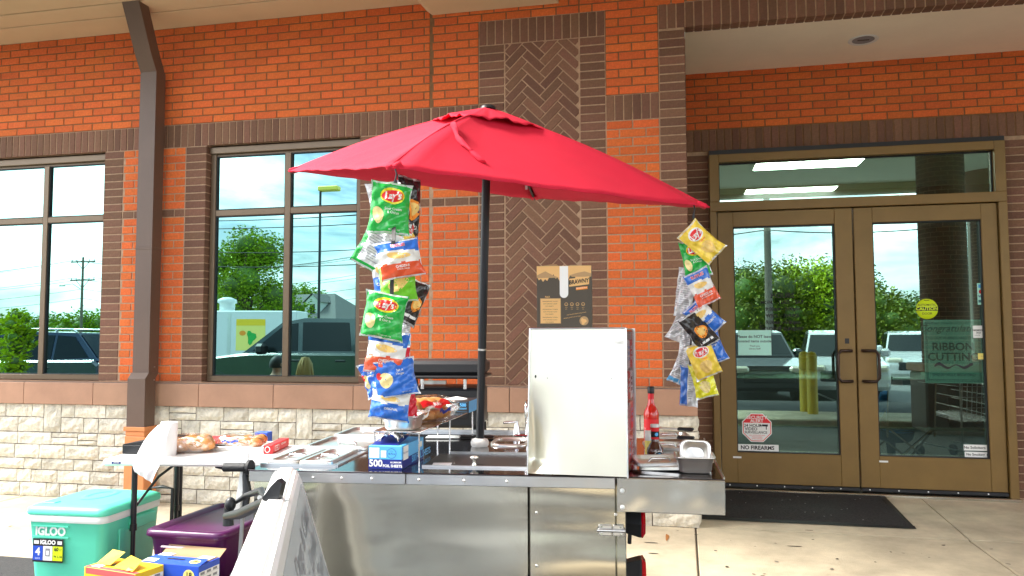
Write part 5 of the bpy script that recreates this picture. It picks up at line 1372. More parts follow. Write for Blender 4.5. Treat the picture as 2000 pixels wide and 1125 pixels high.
m = MB('white_ink').ellipse(0, 0, .020, .017, 'white_ink', None, 20, fn=lambda a, b: (.0325 * math.sin(a / .032 + .5), -.0325 * math.cos(a / .032 + .5), .024 + b), rings=3); m.ellipse(0, 0, .017, .014, 'ink', None, 20, fn=lambda a, b: (.0330 * math.sin(a / .032 + .5), -.0330 * math.cos(a / .032 + .5), .024 + b), rings=3); m.ellipse(0, 0, .008, .009, 'light_blue', None, 14, fn=lambda a, b: (.0335 * math.sin(a / .032 + .5), -.0335 * math.cos(a / .032 + .5), .024 + b), rings=2); m.build('label', tb)
MB('white_plastic').lathe([(.0160, .126), (.0175, .129), (.0175, .138), (.001, .139)], 20).build('cap', tb)
m = on_shelf('seasoning_shaker', 'slim pale seasoning shaker between the red and brown bottles', 'shaker', .075, .47)
MB('pale_yellow').lathe([(.014, 0), (.015, .01), (.015, .06), (.013, .07)], 18).build('jar_body', m); MB('white_plastic').lathe([(.015, .062), (.016, .066), (.016, .10), (.001, .101)], 18).build('cap', m)
def slid(lab, x, y, w, d, z, rz):
    o = pan_lid(lab, -w / 2, -d / 2, w / 2, d / 2, 0, group='spare steel lids on the side shelf'); o.location = MS @ Vector((x, y, z)); o.rotation_euler = (math.radians(random.uniform(-3, 3)), math.radians(random.uniform(-4, 2)), CT + math.radians(rz)); return o
slid('topmost of the two spare lids nearest the front of the side shelf', .115, .21, .19, .16, ZC + .030, 8)
slid('bottom one of the front pair of spare lids on the side shelf', .135, .20, .18, .15, ZC + .012, -6)
slid('spare steel lid in the middle of the side shelf behind the brown bottle', .145, .56, .18, .16, ZC + .034, 3)
slid('lower spare lid in the middle of the side shelf', .14, .57, .17, .15, ZC + .013, -3)
slid('spare steel lid at the back of the side shelf beside the red bottle', .16, .86, .17, .14, ZC + .038, 6)
for i, (x, y, z, rz, lab) in enumerate(((.19, .62, ZC + .05, -12, 'steel tongs lying over the middle lids on the side shelf'), (.20, .88, ZC + .055, -10, 'dark handled tongs on the back lid of the side shelf'))):
    o = on_shelf('tongs', lab, 'tongs', x, y, z, rz)
    MB('steel_pan').box((-.09, -.010, .004), (.05, -.004, .010), None, R(4, 'Z')).box((-.09, .004, .004), (.05, .010, .010), None, R(-4, 'Z')).build('arm', o); MB('black_plastic').box((.0, -.014, .0), (.07, .014, .014), bev=.004).build('grip', o)
sp = pan('steel_pan', 'deep square steel pan at the front right corner of the side shelf', ZC + .001, 0, 0, .135, .15, .058); sp.location = MS @ Vector((.235, .145, ZC + .001)); sp.rotation_euler = (0, 0, CT - .05)
ld = pan('steel_pan', 'small steel pan leaning upright inside the deep pan on the side shelf', 0, 0, 0, .105, .12, .035); ld.location = MS @ Vector((.238, .20, ZC + .035)); ld.rotation_euler = (math.radians(72), math.radians(2), CT - .02)
MB('steel_pan').tube([(0, 0, 0), (.02, .02, .03), (.05, .03, .07)], .0025, 6)
# black gas grill behind the cart
gr = thing('grill', 'black lidded gas grill standing behind the cart against the wall', 'grill', (-1.30, 4.15, 0), math.radians(7))
m = MB('black_plastic'); m.box((-.235, 0, 1.19), (.215, .40, 1.272), bev=.02); m.build('lid', gr)
MB('black_metal').box((-.24, -.01, 1.172), (.225, .41, 1.189), bev=.006).build('lid_rim', gr)
m = MB('black_plastic'); m.box((-.20, .02, .90), (.20, .40, 1.12), bev=.015); q = m.build('firebox', gr)
MB('black_metal').box((-.14, .014, .95), (.14, .021, 1.08), bev=.004).build('front_plate', q)
for x in (-.12, .12): MB('steel_trim').cyl((x, .03, 1.115), (x, .03, 1.17), .010, n=10).build('hinge_post', gr)
MB('steel_trim').box((-.17, .2, 1.13), (-.02, .24, 1.15)).build('grate', gr)
MB('black_plastic').box((-.33, .05, 1.10), (-.20, .30, 1.16), bev=.01).box((-.31, .06, 1.05), (-.20, .30, 1.085), bev=.01).build('side_tray', gr)
for x in (-.18, .18):
    for y in (.05, .37): MB('black_metal').box((x - .015, y - .015, 0), (x + .015, y + .015, .90)).build('leg', gr)

# ---------------- folding table on the left and its load
ZTB = .73
ta = math.radians(9)
tbp = Vector((-3.165, 3.80, 0))
tbl = thing('folding_table', 'white plastic folding table with grey tube legs left of the cart', 'table', tbp, ta)
MTb = Matrix.Translation(tbp) @ Matrix.Rotation(ta, 4, 'Z')
def tloc(px, py, z=ZTB): return MTb.inverted() @ at_z(px, py, z)
tw_, td_ = 1.30, .60
MB('white_plastic').box((0, 0, ZTB - .038), (tw_, td_, ZTB), bev=.010).build('table_top', tbl)
MB('navy').box((.055, -.0006, ZTB - .026), (.105, .0, ZTB - .014)).text('LIFETIME', .009, 'white_ink', None, .080, ZTB - .020, fat=.03, fn=lambda a, b: (a, -.0012, b)).build('badge', tbl)
legm = 'black_metal'
for x, y in ((.16, .05), (.16, .54), (.46, .30), (1.1, .06), (1.1, .54)):
    if (x, y) == (.46, .30): continue
    l_ = MB('pole_metal').cyl((x, y, .35), (x, y, ZTB - .04), .016, n=12).cyl((x, y, .0), (x, y, .36), .0125, n=12).build('leg', tbl)
    MB('black_plastic').cyl((x, y, .33), (x, y, .365), .0195, n=12).build('collar', l_); MB('black_plastic').cyl((x, y, 0), (x, y, .03), .018, n=12).build('foot', l_)
p = tloc(350, 1000, .20); 
lp = MTb.inverted() @ at_y(350, 990, 4.42)
l_ = MB('pole_metal').cyl((lp.x, lp.y, 0), (lp.x, lp.y, ZTB - .04), .017, n=12).build('leg', tbl)
MB('black_plastic').box((lp.x - .02, lp.y - .02, ZTB - .09), (lp.x + .05, lp.y + .02, ZTB - .038), bev=.008).build('bracket', l_)
MB('pole_metal').tube([(.16, .05, .45), (.22, .2, .60), (.30, .3, ZTB - .05)], .008, 8).build('brace', tbl)
MB('black_plastic').tube([(.62, .06, ZTB - .045), (.70, .07, ZTB - .066), (.80, .07, ZTB - .066), (.86, .06, ZTB - .045)], .010, 8).build('carry_handle', tbl)
cb = thing('cable_coil', 'loop of black cable lying at the foot of the table leg', 'cable', at_z(275, 1066, .01))
pts = [(.085 * math.cos(t) * (1 + .12 * math.sin(t * .37)), .075 * math.sin(t) * (1 + .1 * math.cos(t * .53)), .012 + .0045 * (t / 6.28) + .004 * math.sin(t * 3)) for t in [i * .35 for i in range(100)]]
MB('black_rubber').tube(pts, .006, 6).build('cable_loop', cb)
# black case, paper roll, buns, tray ...
def on_table(name, lab, cat, px, py, rz=0, z=ZTB, group=None): 
    return thing(name, lab, cat, at_z(px, py, z), ta + math.radians(rz), group)
o = on_table('cash_box', 'low black box with a sloping lid at the left end of the table', 'box', 238, 887, -4)
MB('black_plastic').box((0, 0, .001), (.27, .25, .055), bev=.004).build('box_body', o); MB('black_plastic').prism([(.0, .056), (.27, .056), (.27, .085), (.2, .085)], .0, .25, axis='y').build('lid', o)
o = on_table('paper_towel_roll', 'white paper towel roll with its loose sheets draped over the table edge', 'paper towel', 312, 893)
rl = MB('white_paper').lathe([(.045, 0), (.046, .004), (.046, .185), (.044, .19), (.014, .19)], 26, None, T(.01, .07, 0) @ R(2, 'Y')).build('roll', o)
def drp(u, v):
    # sheet leaves the roll's left side at the top and spreads down over the table edge
    top_ = Vector((-.035 + .075 * u, .045 - .02 * math.sin(PI * u), .175)); mid = Vector((-.115 + .17 * u, -.045 - .03 * math.sin(PI * u), .004 + .012 * math.sin(u * 7))); 
    bot = Vector((-.085 + .10 * u, -.105, -.065 - .06 * u))
    if v < .6: t = v / .6; p = top_.lerp(mid, t); p += Vector((0, -.015 * math.sin(PI * t), .02 * math.sin(PI * t)))
    else: t = (v - .6) / .4; p = mid.lerp(bot, t); p += Vector((0, -.02 * math.sin(PI * t), 0))
    return p + Vector((0, .004 * math.sin(u * 17 + v * 6), 0))
MB('white_paper').grid(drp, 14, 24).build('loose_sheet', o)
pb = thing('plastic_bag', 'crumpled thin clear plastic bag between the paper roll and the buns', 'plastic bag', at_z(345, 886, ZTB))
rp = random.Random(9); mm = MB('film')
mm.grid(lambda u, v: (.06 * math.cos(2 * PI * u) * math.sin(PI * v) + rp.uniform(-.006, .006), .05 * math.sin(2 * PI * u) * math.sin(PI * v) + rp.uniform(-.006, .006), .05 + .05 * math.cos(PI * v)), 16, 9, smooth=False); mm.build('bag_film', pb)
bun_bag('bun_bag', 'clear twisted bag holding large golden buns beside the paper roll', Matrix.Translation(at_z(372, 884, ZTB)) @ Matrix.Rotation(ta, 4, 'Z'), [(-.055, 0, .040, .062, .058, .042, 0), (.028, .012, .046, .060, .058, .046, .3), (.085, .02, .042, .05, .055, .042, 0), (-.02, .05, .05, .06, .05, .045, 0), (.05, .06, .052, .06, .05, .048, 0)], (.135, .085, .055), None, (-.12, -.01, .02, PI + .3, .07))
tr_ = on_table('tray', 'aluminium sheet tray carrying wrapped bread on the table', 'tray', 409, 881, -3)
m = MB('steel_pan'); m.box((0, 0, .001), (.34, .26, .005)); 
for a, b in (((0, 0, .005), (.34, .006, .026)), ((0, .254, .005), (.34, .26, .026)), ((0, .006, .005), (.006, .254, .026)), ((.334, .006, .005), (.34, .254, .026))): m.box(a, b, bev=.002)
m.build('tray_body', tr_)
MB('black_plastic').box((.01, .01, .027), (.09, .04, .040), bev=.005).build('clip', tr_)
bun_bag('bread_bag', 'clear and blue printed bread bag lying on the tray', Matrix.Translation(at_z(470, 877, ZTB + .008)) @ Matrix.Rotation(ta, 4, 'Z'), [(-.06, .03, .035, .05, .05, .032, 0), (.02, .04, .04, .05, .05, .036, 0), (.085, .02, .034, .042, .05, .032, 0), (.085, .08, .045, .045, .05, .032, 0)], (.135, .085, .048), [(-.03, .055, .10, .012, 'blue_box', ''), (.0, .040, .07, .008, 'white_ink', '')], (-.12, 0, .03, PI - .3, .05))
o = on_table('box', 'small navy blue box at the back of the table behind the bread', 'box', 497, 868, -6); MB('blue_box').box((0, 0, .001), (.085, .07, .075), bev=.002).build('box_body', o)
o = on_table('box', 'flat red packet behind the buns on the table', 'box', 404, 872, 12); MB('red_card').box((0, 0, .001), (.11, .16, .045), bev=.003).build('box_body', o)
rb_ = on_table('wrap_box', 'long red film wrap box lying diagonally at the right end of the table', 'box', 514, 887, 3)
m = MB('red_card').box((0, 0, .001), (.052, .33, .050), bev=.002); m.ellipse(.024, .026, .016, .018, 'white_ink', None, 16, fn=lambda a, b: (a, -.0006, b), rings=1); m.ellipse(.024, .026, .012, .014, 'red_card', None, 16, fn=lambda a, b: (a, -.0012, b), rings=1)
m.rect(.05, .010, .13, .040, 'white_ink', None, fn=lambda a, b: (.0526, a, b)); m.rect(.055, .014, .125, .036, 'red_card', None, fn=lambda a, b: (.0530, a, b)); m.text('FILM', .014, 'white_ink', None, .09, .025, fat=.03, fn=lambda a, b: (.0534, a, b)); m.text('FOOD WRAP', .016, 'white_ink', None, .22, .034, fat=.02, fn=lambda a, b: (.0532, a, b)); m.build('box_body', rb_)

# ---------------- cooler
co_ = thing('cooler', 'mint green ice cooler with a white band at the lower left', 'cooler', (-3.50, 3.64, 0), math.radians(2.5))
def rrect(x0, y0, x1, y1, z, r=.05, k=5):
    out_ = []
    for cx, cy, t0 in ((x1 - r, y1 - r, 0), (x0 + r, y1 - r, 90), (x0 + r, y0 + r, 180), (x1 - r, y0 + r, 270)):
        for i in range(k + 1): t = math.radians(t0 + 90 * i / k); out_.append((cx + r * math.cos(t), cy + r * math.sin(t), z))
    return out_
def loft(m, rings, mt=None, smooth=True, M=None):
    n = len(rings[0]); m.add([p for r in rings for p in r], [(q * n + i, q * n + (i + 1) % n, (q + 1) * n + (i + 1) % n, (q + 1) * n + i) for q in range(len(rings) - 1) for i in range(n)], mt, M, smooth)
    m.add(rings[0], [tuple(range(n))[::-1]], mt, M); m.add(rings[-1], [tuple(range(n))], mt, M); return m
wX, dY = .475, .50
cbd = loft(MB('teal_plastic'), [rrect(.03, .03, wX - .03, dY - .02, -.018), rrect(.008, .008, wX - .008, dY - .005, .30), rrect(.002, .0, wX - .002, dY, .405), rrect(.0, -.004, wX, dY, .412)])
for x0, x1 in ((.0, .035), (wX - .13, wX - .02)): pass
cbd.build('cooler_body', co_)
m = loft(MB('grey_white_plastic'), [rrect(-.005, -.008, wX + .005, dY + .004, .412), rrect(-.006, -.010, wX + .006, dY + .006, .420), rrect(-.006, -.010, wX + .006, dY + .006, .444), rrect(-.002, -.006, wX + .002, dY + .002, .450)]); m.build('white_band', co_)
m = loft(MB('teal_plastic'), [rrect(-.008, -.012, wX + .008, dY + .006, .451), rrect(-.010, -.014, wX + .010, dY + .008, .458), rrect(-.008, -.012, wX + .008, dY + .006, .482), rrect(.012, .010, wX - .012, dY - .014, .494), rrect(.04, .04, wX - .04, dY - .04, .500)])
m.build('lid', co_)
m = MB('teal_plastic'); m.grid(lambda u, v: (.22 + .08 * math.cos(2 * PI * u) * (.6 + .4 * v), .30 + .14 * math.sin(2 * PI * u) * (.6 + .4 * v), .5015 - .0 + .003 * math.sin(PI * v)), 24, 3); m.box((.05, .05, .500), (.13, .10, .504), bev=.002); m.build('lid_recess', co_)
m = MB('teal_plastic'); m.box((wX - .004, .20, .33), (wX + .018, .42, .40), bev=.008); m.box((wX - .006, .12, .03), (wX + .004, .16, .36), bev=.006); m.build('side_handle', co_)
m = MB('grey_white_plastic'); m.text('IGLOO', .062, None, None, .135, .372, fat=.045, fn=lambda a, b: (a + .02, -.0035, b - .01), wide=.95); m.build('raised_letters', co_)
MB('teal_plastic').box((.05, -.008, .330), (.265, -.003, .338)).box((.05, -.008, .388), (.265, -.003, .396)).build('logo_frame', co_)
M = T(.145, -.006, .262); m = MB('ink').box((-.092, 0, -.062), (.092, .002, .062)); fA = lambda k: (lambda a, b: (a, -.0005 * k, b))
m.text('IGLOO', .030, 'white_ink', None, 0, .043, fat=.05, fn=fA(2)); m.rect(-.085, .034, -.055, .052, 'white_ink', None, fn=fA(1)); m.rect(.058, .034, .085, .052, 'white_ink', None, fn=fA(1))
m.rect(-.09, -.052, -.03, .024, 'blue_box', None, fn=fA(1)); m.rect(-.028, -.052, .028, .024, 'white_ink', None, fn=fA(1)); m.rect(.030, -.052, .09, .024, 'sign_yellow', None, fn=fA(1)) 
m.text('4', .055, 'white_ink', None, -.06, -.008, fat=.04, fn=fA(2)); m.text('DAYS', .012, 'white_ink', None, -.06, -.042, fn=fA(2)); m.text('60', .026, 'ink', None, .052, .008, fat=.04, fn=fA(2)); m.text('QT', .012, 'ink', None, .078, .006, fn=fA(2)); m.text('94', .016, 'ink', None, .045, -.03, fat=.02, fn=fA(2)); m.text('L 56', .016, 'ink', None, .074, -.03, fat=.02, fn=fA(2))
m.rect(-.014, -.03, .014, .012, 'grey_ink', None, fn=fA(2)); m.rect(-.008, -.024, .008, .0, 'white_ink', None, fn=fA(3))
m.build('product_label', co_, M)
MB('black_plastic').tube([(wX - .10, dY + .02, .10), (wX - .10, dY + .03, .50), (wX - .02, dY + .03, .51), (wX + .05, dY + .03, .50), (wX + .05, dY + .02, .1)], .011, 8).build('tow_handle', co_)
# storage tote
tt = thing('storage_tote', 'dark purple lidded storage tote in front of the table', 'storage tote', (-2.79, 3.66, 0), math.radians(0))
A, B = .47, .70
m = loft(MB('purple_plastic'), [rrect(.05, .05, A - .05, B - .05, .0), rrect(.02, .02, A - .02, B - .02, .34), rrect(.012, .012, A - .012, B - .012, .36)]); m.build('tub', tt)
m = loft(MB('purple_plastic'), [rrect(-.0, 0, A, B, .362, .06), rrect(-.006, -.006, A + .006, B + .006, .366, .06), rrect(-.002, -.002, A + .002, B + .002, .392, .06), rrect(.012, .012, A - .012, B - .012, .398, .06), rrect(.035, .035, A - .035, B - .035, .398, .05), rrect(.055, .055, A - .055, B - .055, .380, .05)]); m.build('lid', tt)
MB('purple_plastic').box((.10, -.0, .26), (.30, .025, .32), bev=.008).build('grip', tt); MB('black_plastic').box((.12, -.002, .27), (.28, .0, .305)).build('grip_recess', tt)
# snack cartons
def carton(lab, corner, rz, w, d, h, c1, c2, logo, num, flapc, back):
    o = thing('snack_carton', lab, 'carton', corner, math.radians(rz), 'opened snack cartons at the lower left')
    m = MB(c1).box((0, 0, 0), (w, d, h), bev=.001)
    side = lambda k: (lambda a, b: (w + .0005 * k, a, b)); topf = lambda k: (lambda a, b: (a, b, h + .0005 * k)); fr_ = lambda k: (lambda a, b: (a, -.0005 * k, b))
    m.rect(.004, .02, d - .004, h - .03, 'white_ink', None, fn=side(1))
    for i in range(9):
        m.rect(.01, h - .05 - i * .028, d - .012, h - .049 - i * .028, 'grey_ink', None, fn=side(2))
        for j in range(3): m.rect(.014 + j * d / 3.4, h - .046 - i * .028, .012 + (j + .7) * d / 3.4, h - .034 - i * .028, 'grey_ink', None, fn=side(2))
    cxx = w - .055
    m.ellipse(cxx, h - .05, .032, .032, 'pale_yellow', None, 24, fn=fr_(2), rings=1); m.text(num, .036, 'ink' if c1 != 'yellow_card' else 'red_ink', None, cxx, h - .045, fat=.03, fn=fr_(3)); m.text('BAGS', .010, 'ink' if c1 != 'yellow_card' else 'red_ink', None, cxx, h - .068, fn=fr_(3))
    m.text(logo, .085, 'white_ink' if c1 == 'blue_box' else 'red_ink', None, w * .48, h - .13, fat=.06, fn=fr_(2), wide=.8); m.text(logo, .085, 'light_blue' if c1 == 'blue_box' else 'red_ink', None, w * .48, h - .13, fat=.02, fn=fr_(3), wide=.8)
    if c1 == 'yellow_card':
        m.ellipse(w * .5, h - .14, w * .4, .10, 'pale_yellow', None, 28, fn=fr_(1), rings=1); m.rect(.01, h - .03, w - .004, h - .001, c2, None, fn=fr_(1)); m.rect(.0, .001, w, .03, c2, None, fn=topf(1))
    m.build('carton_body', o)
    if back:
        f = MB('kraft').add([(0, d, h), (w, d, h), (w + .01, d + .04, h + .035), (.01, d + .04, h + .035)], [(0, 1, 2, 3)]); f.build('flap', o)
        f = MB(c1).add([(.0, .0, h), (w, .0, h), (w - .01, d * .55, h + .012), (.02, d * .55, h + .012)], [(0, 1, 2, 3)]); f.rect(.01, .012, .08, .05, 'white_ink', None, fn=lambda a, b: (a, b, h + .002 + b * .11)); f.rect(.12, d * .32, .22, d * .40, 'dark_slot', None, fn=lambda a, b: (a, b, h + .003 + b * .11))
        f.ellipse(w - .055, .045, .03, .022, 'pale_yellow', None, 20, fn=lambda a, b: (a, b, h + .0025 + b * .12), rings=1); f.text(num, .022, 'ink', None, w - .055, .047, fat=.03, fn=lambda a, b: (a, b, h + .0035 + b * .13)); f.build('lid_flap', o)
        for x0 in (.02, w - .09): MB('white_paper').box((x0, d * .6, h + .004), (x0 + .075, d * .92, h + .007)).build('inner_flap', o)
        MB('kraft').box((.01, d * .56, h), (w - .01, d - .002, h + .003)).build('inner_flap', o)
    else:
        f = MB(c1).add([(.02, d * .30, h + .004), (.12, d * .26, h + .008), (.125, d * .75, h + .050), (.03, d * .8, h + .052)], [(0, 1, 2, 3)]); f.add([(.15, d * .2, h + .004), (w - .03, .01, h + .006), (w - .05, d * .5, h + .036), (.17, d * .72, h + .040)], [(0, 1, 2, 3)])
        f.rect(.03, .012, .085, .05, 'white_ink', None, fn=lambda a, b: (a, b, h + .0025)); f.ellipse(w - .06, d * .22, .024, .030, 'pale_yellow', None, 20, fn=lambda a, b: (a, b, h + .007 + b * .16), rings=1); f.text(num, .030, 'red_ink', None, w - .06, d * .22, fat=.03, fn=lambda a, b: (a, b, h + .009 + b * .16)); f.build('lid_flap', o)
        MB('dark_slot').box((.10, d * .35, h + .0005), (.16, d * .55, h + .0015)).build('slot', o)
    return o
carton('opened yellow and red snack carton, the leftmost of the two', (-2.87, 3.345, -.01), -10, .335, .17, .30, 'yellow_card', 'pink_red', "Lay's", '18', 0, False)
carton('opened blue snack carton beside the yellow one', (-2.665, 3.475, -.01), -3, .345, .165, .30, 'blue_box', 'blue_box', 'RUFFLES', '18', 0, True)
# jug with red cap
jg = thing('jug', 'cloudy plastic jug with a red cap between the tote and the whiteboard', 'jug', at_z(476, 1083, .29) * 1 - Vector((0, 0, .29)))
loft(MB('grey_white_plastic'), [rrect(-.06, -.06, .06, .06, 0, .03), rrect(-.07, -.07, .07, .07, .02, .035), rrect(-.07, -.07, .07, .07, .17, .035), rrect(-.025, -.025, .025, .025, .25, .02), rrect(-.02, -.02, .02, .02, .27, .018)]).build('jug_body', jg)
MB('red_card').lathe([(.022, .262), (.024, .266), (.024, .288), (.001, .29)], 18).build('cap', jg); MB('grey_white_plastic').tube([(.02, 0, .245), (.06, 0, .24), (.078, 0, .19), (.07, 0, .14)], .010, 8).build('handle', jg)
# A-frame whiteboard seen along its length
N_, F_ = at_z(492, 1125, .965), at_y(560, 921, 2.42)
F_.z = .965
ax = (F_ - N_).normalized(); L_ab = (F_ - N_).length
N_ = N_ - ax * .25; L_ab += .25
ab = thing('whiteboard_sign', 'white plastic folding whiteboard sign with faint marker writing left of the cart', 'sign', Vector((F_.x, F_.y, 0)), math.atan2(-ax.y, -ax.x))
# local frame: +x runs from the far end to the near end of the board, +y to the right-hand side seen from the camera
MAB = Matrix.Translation((F_.x, F_.y, 0)) @ Matrix.Rotation(math.atan2(-ax.y, -ax.x), 4, 'Z')
sgn = 1 if (MAB.inverted() @ Vector((0.5, 2.0, 0))).y > 0 else -1
def panel(side, t0):
    """rounded board leaning outwards from the top hinge"""
    lean_ = .275 if side == sgn else .10
    def P(a, b, k): return (a, side * (.012 + lean_ * b + k * .95), .965 - b * .955 + k * .28)
    return P
def rpoly(x0, y0, x1, y1, r, k=6):
    return [(p[0], p[1]) for p in rrect(x0, y0, x1, y1, 0, r, k)]
for nm, side in (('front_panel', sgn), ('rear_panel', -sgn)):
    P = panel(side, 0); m = MB('board_white'); pl = rpoly(0, 0, L_ab, .98, .07); n = len(pl)
    pin = rpoly(.012, .012, L_ab - .012, .968, .10)
    vs = [P(a, b, 0) for a, b in pl] + [P(a, b, .022) for a, b in pl] + [P(a, b, .028) for a, b in pin]
    m.add(vs, [tuple(range(n))[::-1]] + [(i, (i + 1) % n, n + (i + 1) % n, n + i) for i in range(n)] + [(n + i, n + (i + 1) % n, 2 * n + (i + 1) % n, 2 * n + i) for i in range(n)] + [tuple(range(2 * n, 3 * n))])
    q = m.build(nm, ab)
    pf = rpoly(.06, .04, L_ab - .07, .90, .06); m = MB('board_face'); m.add([P(a, b, .0285) for a, b in pf], [tuple(range(len(pf)))])
    if side == sgn:
        def wr(t, s_, x, b, slant=0): 
            m.text(t, s_, 'grey_ink', None, 0, 0, shear=.25, fat=.0, wide=1.5, fn=lambda a, c: P(x - a * 1 if side * sgn > 0 and False else x + a * (-1 if flip else 1), b - c, .0292))
        # writing reads along the board
        flip = True
        wr('Hot Dogs & Chips', .085, .66, .115); wr('Nachos  Drinks', .085, .58, .20); wr('Walking Taco', .085, .50, .285); wr('Combo Meal', .085, .40, .37); wr('Cold Drinks', .085, .5, .46)
        m.rect(.03, .035, .035, .93, 'grey_ink', None, fn=lambda a, b: P(a, b, .0290)); 
    m.build('writing_surface', q)
MB('board_white').box((.02, -.03, .93), (L_ab - .02, .03, .975), bev=.012).build('top_spine', ab)
# folded hand cart hanging between tote and board
hc = thing('hand_cart', 'folded luggage cart with a chrome post and black plastic brackets beside the cart', 'hand cart', Vector((-1.66, 2.62, 0)))
hp_ = lambda px, py, y: at_y(px, py, y) - hc.location
MB('white_plastic').box((-.011, -.004, 0), (.011, .004, .23), None, Matrix.Translation(hp_(462, 1005, 2.62)) @ Matrix.Rotation(math.radians(9), 4, 'Y')).build('post', hc)  # white colour stands in for the bright reflection of the chrome post
MB('steel_trim').box((-.006, -.004, -.30), (.006, .004, .16), None, Matrix.Translation(hp_(474, 1005, 2.66)) @ Matrix.Rotation(math.radians(3), 4, 'Y')).build('post', hc)
a, b = hp_(438, 913, 2.6), hp_(480, 913, 2.6); g_ = MB('black_rubber').cyl(a, b, .0155, n=14); g_.cyl(b, b + Vector((.012, 0, 0)), .014, n=14); g_.cyl(b + Vector((.012, 0, 0)), b + Vector((.022, 0, 0)), .028, n=18); g_.build('grip', hc)
m = MB('black_plastic')
m.tube([hp_(442, 1008, 2.56), hp_(470, 1003, 2.40), hp_(536, 973, 1.96)], [.014, .018, .016], 8)
m.tube([hp_(455, 985, 2.60), hp_(480, 968, 2.58), hp_(510, 958, 2.30), hp_(522, 980, 2.15), hp_(540, 980, 1.95)], [.006, .010, .012, .010, .009], 8)
m.build('bracket_arm', hc)
m = MB('black_plastic'); m.cyl(hp_(446, 985, 2.58), hp_(446, 1026, 2.58), .014, .020, n=10); m.ball(hp_(450, 985, 2.57), (.020, .02, .026)); m.build('bracket_foot', hc)
m = MB('black_plastic'); c_ = hp_(540, 972, 1.93); m.add([tuple(c_ + Vector((a, d, b))) for d in (-.012, .012) for a, b in ((-.035, .00), (-.012, .030), (.008, .050), (.022, .040), (.012, .0), (-.004, -.050), (-.022, -.045), (-.030, -.02))], [tuple(range(8)), tuple(range(8, 16))[::-1]] + [(i, (i + 1) % 8, 8 + (i + 1) % 8, 8 + i) for i in range(8)]); m.build('hook_jaw', hc)
MB('white_plastic').cyl(hp_(507, 972, 2.19), hp_(507, 972, 2.18), .007, n=12).build('cap_screw', hc)
m = MB('black_plastic').tube([hp_(477, 900, 2.63), hp_(483, 960, 2.62), hp_(478, 1000, 2.60)], [.010, .016, .010], 8); m.build('hinge_arm', hc)

# ================================================================== THE PLACE BEHIND THE CAMERA (mirrored in the glass)
def mir(px, py, d, g=GW):
    """where a thing stands whose mirror image shows at (px, py); d = length of the light path"""
    p = at_y(px, py, d); return Vector((p.x, 2 * g - d, p.z))
def leaf_cloud(m, blobs, n, s, mt, rnd):
    tot = sum(b[3] ** 2 for b in blobs)
    for (x, y, z, r) in blobs:
        for i in range(int(n * r * r / tot)):
            t, q = rnd.uniform(0, 2 * PI), math.acos(rnd.uniform(-.85, 1)); rr = r * (.62 + .5 * rnd.random() ** 1.2 + .12 * max(0, rnd.gauss(0, 1)))
            c = Vector((x + rr * math.sin(q) * math.cos(t), y + rr * math.sin(q) * math.sin(t), z + rr * .85 * math.cos(q)))
            a = Vector((rnd.gauss(0, 1), rnd.gauss(0, 1), rnd.gauss(0, .6))).normalized(); b = a.orthogonal().normalized(); k = s * rnd.uniform(.6, 1.3)
            m.add([c - a * k, c + b * k * .5, c + a * k, c - b * k * .5], [(0, 1, 2, 3)], mt)
def tree(lab, x, y, h, r, mt='leaf_green', seed=1, s=.22, n=2200, z0=-.12, group='trees beyond the parking lot', cat='tree', name='tree', low=.25):
    rnd = random.Random(seed); o = thing(name, lab, cat, (x, y, z0), 0, group)
    tk = MB('bark').tube([(0, 0, 0), (.05 * r, 0, h * .3), (-.04 * r, .03, h * .6), (.02, 0, h * .85)], [r * .09, r * .07, r * .045, r * .01], 8)
    bl = []
    for i in range(17):
        t = rnd.uniform(0, 2 * PI); zz = h * (low + (1 - low) * rnd.random() ** .8 * .8); w = math.sin(PI * min(1, max(.15, (zz / h - low * .6)))) * r * .62
        c = (w * math.cos(t), w * math.sin(t), zz, r * rnd.uniform(.24, .58)); bl.append(c); tk.tube([(0, 0, h * (low * .7 + .1 * rnd.random())), (c[0] * .5, c[1] * .5, zz * .8), c[:3]], [r * .035, r * .02, r * .006], 5)
    bl.append((0, 0, h * .86, r * .45)); bl.append((0, 0, h * .6, r * .7))
    tk.build('trunk', o)
    m = MB(mt); leaf_cloud(m, bl, n, s, mt, rnd)
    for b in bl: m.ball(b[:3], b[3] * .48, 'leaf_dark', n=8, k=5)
    m.build('crown', o)
    return o
# window two: round tree, smaller tree, house, food trailer, truck
def at_path(px, d, g=GW): return mir(px, 657, d, g)
p = at_path(478, 42); tree('tall round green tree mirrored in the middle of the wide window', p.x, p.y, 8.2, 2.7, 'leaf_green', 3, .11, 11000, low=.12)
p = at_path(412, 50); tree('dark tree mirrored at the left side of the wide window', p.x, p.y, 6.6, 3.0, 'leaf_dark', 4, .14, 6000)
p = at_path(545, 55); tree('low bushy tree mirrored next to the window mullion', p.x, p.y, 5.2, 2.2, 'leaf_green', 5, .12, 6000)
p = at_path(598, 66); tree('tree standing in front of the mirrored house', p.x, p.y, 6.3, 2.6, 'leaf_green', 6, .14, 6000)
for i, (px, d, h) in enumerate(((-40, 90, 4.2), (30, 95, 3.6), (100, 98, 3.9), (160, 92, 4.0), (215, 96, 3.8), (655, 95, 4.2), (700, 92, 4.6))):
    p = at_path(px, d); tree(('first', 'second', 'third', 'fourth', 'fifth', 'sixth', 'seventh')[i] + ' tree from the left in the distant low tree row', p.x, p.y, h, 4.6, 'leaf_green', 20 + i, .25, 3200, low=.05)
p = at_path(30, 12.6); sp_ = tree('young bright green sapling mirrored in the left window', p.x, p.y, 2.25, .42, 'leaf_bright', 31, .055, 1500, z0=-.1, low=.12, cat='sapling', name='sapling', group=None)
